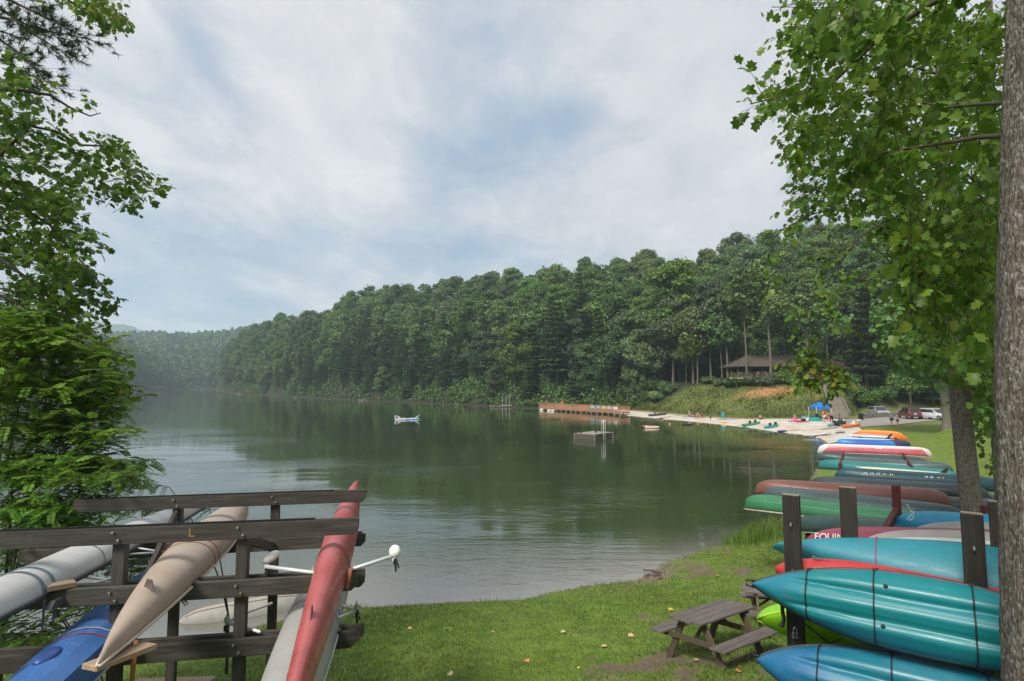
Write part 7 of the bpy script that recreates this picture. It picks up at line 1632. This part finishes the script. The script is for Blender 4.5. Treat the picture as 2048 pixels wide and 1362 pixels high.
GRASSM = leafmat('grass_blade', [(0, (.042, .085, .011)), (.5, (.10, .18, .021)), (.85, (.175, .25, .034)), (1, (.26, .25, .09))], trans=.4, nsc=.5, obj=False, val=.18, rough=.5)
n = 330000; Y = 3.0 + 23 * rng.random(n) ** 1.25; pxx = rng.uniform(-40, 2090, n); X = (pxx - 1024) / F * Y * 1.04
s_ = sdist(X, Y); bare = bare_mask(X, Y); k = (s_ > .22) & (rng.random(n) > bare * .93) & (rng.random(n) < np.clip(.35 + s_ * .5, 0, 1)); X, Y, s_ = X[k], Y[k], s_[k]
Z = hgt(X, Y, s_); n = len(X); tall = vnoise(X * .7, Y * .7); t2 = vnoise(X * 2.2 + 9, Y * 2.2)
hh_ = (.022 + .045 * tall + .02 * rng.random(n)) * (1 + .6 * np.exp(-(s_ - .3) ** 2 / .08))
blades(np.stack([X, Y, Z - .006], 1), hh_, .0028 + .0007 * Y * .55 * np.ones(n) * .45, rng.uniform(.2, 1.3, n), GRASSM, 'grass', 'short green lawn grass with bare worn patches', .44 + .55 * (vnoise(X * .33 + 2, Y * .33, 12) - .5) + .30 * (t2 - .5) + rng.normal(0, .16, n) + .12 * (tall - .5))
n = 26000; Y = 3.2 + 14 * rng.random(n) ** 1.2; X = (rng.uniform(-40, 2090, n) - 1024) / F * Y * 1.04; s_ = sdist(X, Y); k = (s_ > .3) & (vnoise(X * .9 + 3, Y * .9, 6) + .25 * vnoise(X * 3, Y * 3, 2) > .68) & (bare_mask(X, Y) < .5); X, Y = X[k], Y[k]
V, Fc = quads(np.stack([X, Y, hgt(X, Y, s_[k]) + rng.uniform(.02, .07, len(X))], 1), np.tile([0, 0, 1.0], (len(X), 1)), rng.uniform(.012, .024, len(X)), .8, .35)
link('clover', mesh_np('clover', V, Fc, [leafmat('clover_leaf', [(0, (.03, .09, .015)), (.6, (.07, .17, .022)), (1, (.13, .24, .035))], trans=.35, nsc=.6, obj=False, val=.15)], tint=np.clip(rng.normal(.5, .22, len(X)), 0, 1)), kind='stuff', label='low clover and broad leaved weeds among the lawn grass', cat='weeds')
c = G(1520, 1072, .2); n = 2600; X = rng.normal(c.x, .75, n); Y = c.y + rng.normal(.3, .7, n) + (X - c.x) * .8; k = sdist(X, Y) > -.35; X, Y = X[k], Y[k]; Z = np.maximum(hgt(X, Y), -.1); n = len(X)
blades(np.stack([X, Y, Z], 1), rng.uniform(.25, .62, n), np.full(n, .007), rng.uniform(.1, .7, n), GRASSM, 'reeds', 'tall green reeds at the water edge under the green canoe', .55 + rng.normal(0, .18, n), cat='reeds')
# ragged edge growth along the near waterline
pts = []
for i in range(4, 16):
    a, b = SHP[i], SHP[i + 1]
    for u in rng.random(int(np.hypot(*(b - a)) * 55)): pts.append(a + (b - a) * u + rng.normal(0, .10, 2))
pts = np.array(pts); s_ = sdist(pts[:, 0], pts[:, 1]); mudd = np.hypot(pts[:, 0] - mudx.x, pts[:, 1] - mudx.y) > 1.0; k = (s_ > .05) & mudd; pts = pts[k]; Z = hgt(pts[:, 0], pts[:, 1]); n = len(pts)
blades(np.stack([pts[:, 0], pts[:, 1], Z - .01], 1), rng.uniform(.05, .17, n), np.full(n, .006), rng.uniform(.2, 1.2, n), GRASSM, 'bank_grass', 'ragged taller grass fringing the near waterline', .5 + rng.normal(0, .2, n))
# rough growth on the sunny slope behind the beach
n = 26000; r = rng.uniform(_ratio(1252), _ratio(1712), n); ft = np.interp(r, FRr, FX[:, 1]); tl = np.interp(r, tlr, TL[:, 1]); Y = ft + .4 + rng.random(n) * (tl + 1.5); X = r * Y
cl_ = np.exp(-((X - cl0.x) / 6.2) ** 2 - ((Y - cl0.y) / 1.9) ** 2); k = rng.random(n) > np.clip(cl_ * 1.5, 0, 1) * .9; X, Y = X[k], Y[k]; Z = hgt(X, Y); n = len(X); tn = vnoise(X * .45, Y * .45)
SLOPEG = leafmat('slope_growth', [(0, (.04, .075, .014)), (.5, (.10, .145, .03)), (1, (.20, .20, .06))], trans=.3, nsc=.15, obj=False, val=.2)
blades(np.stack([X, Y, Z - .05], 1), (.18 + .5 * tn ** 2) * rng.uniform(.6, 1.3, n), np.full(n, .06), rng.uniform(.1, .9, n), SLOPEG, 'slope_grass', 'rough olive grass and weeds on the slope behind the beach', .3 + .5 * tn + rng.normal(0, .15, n))
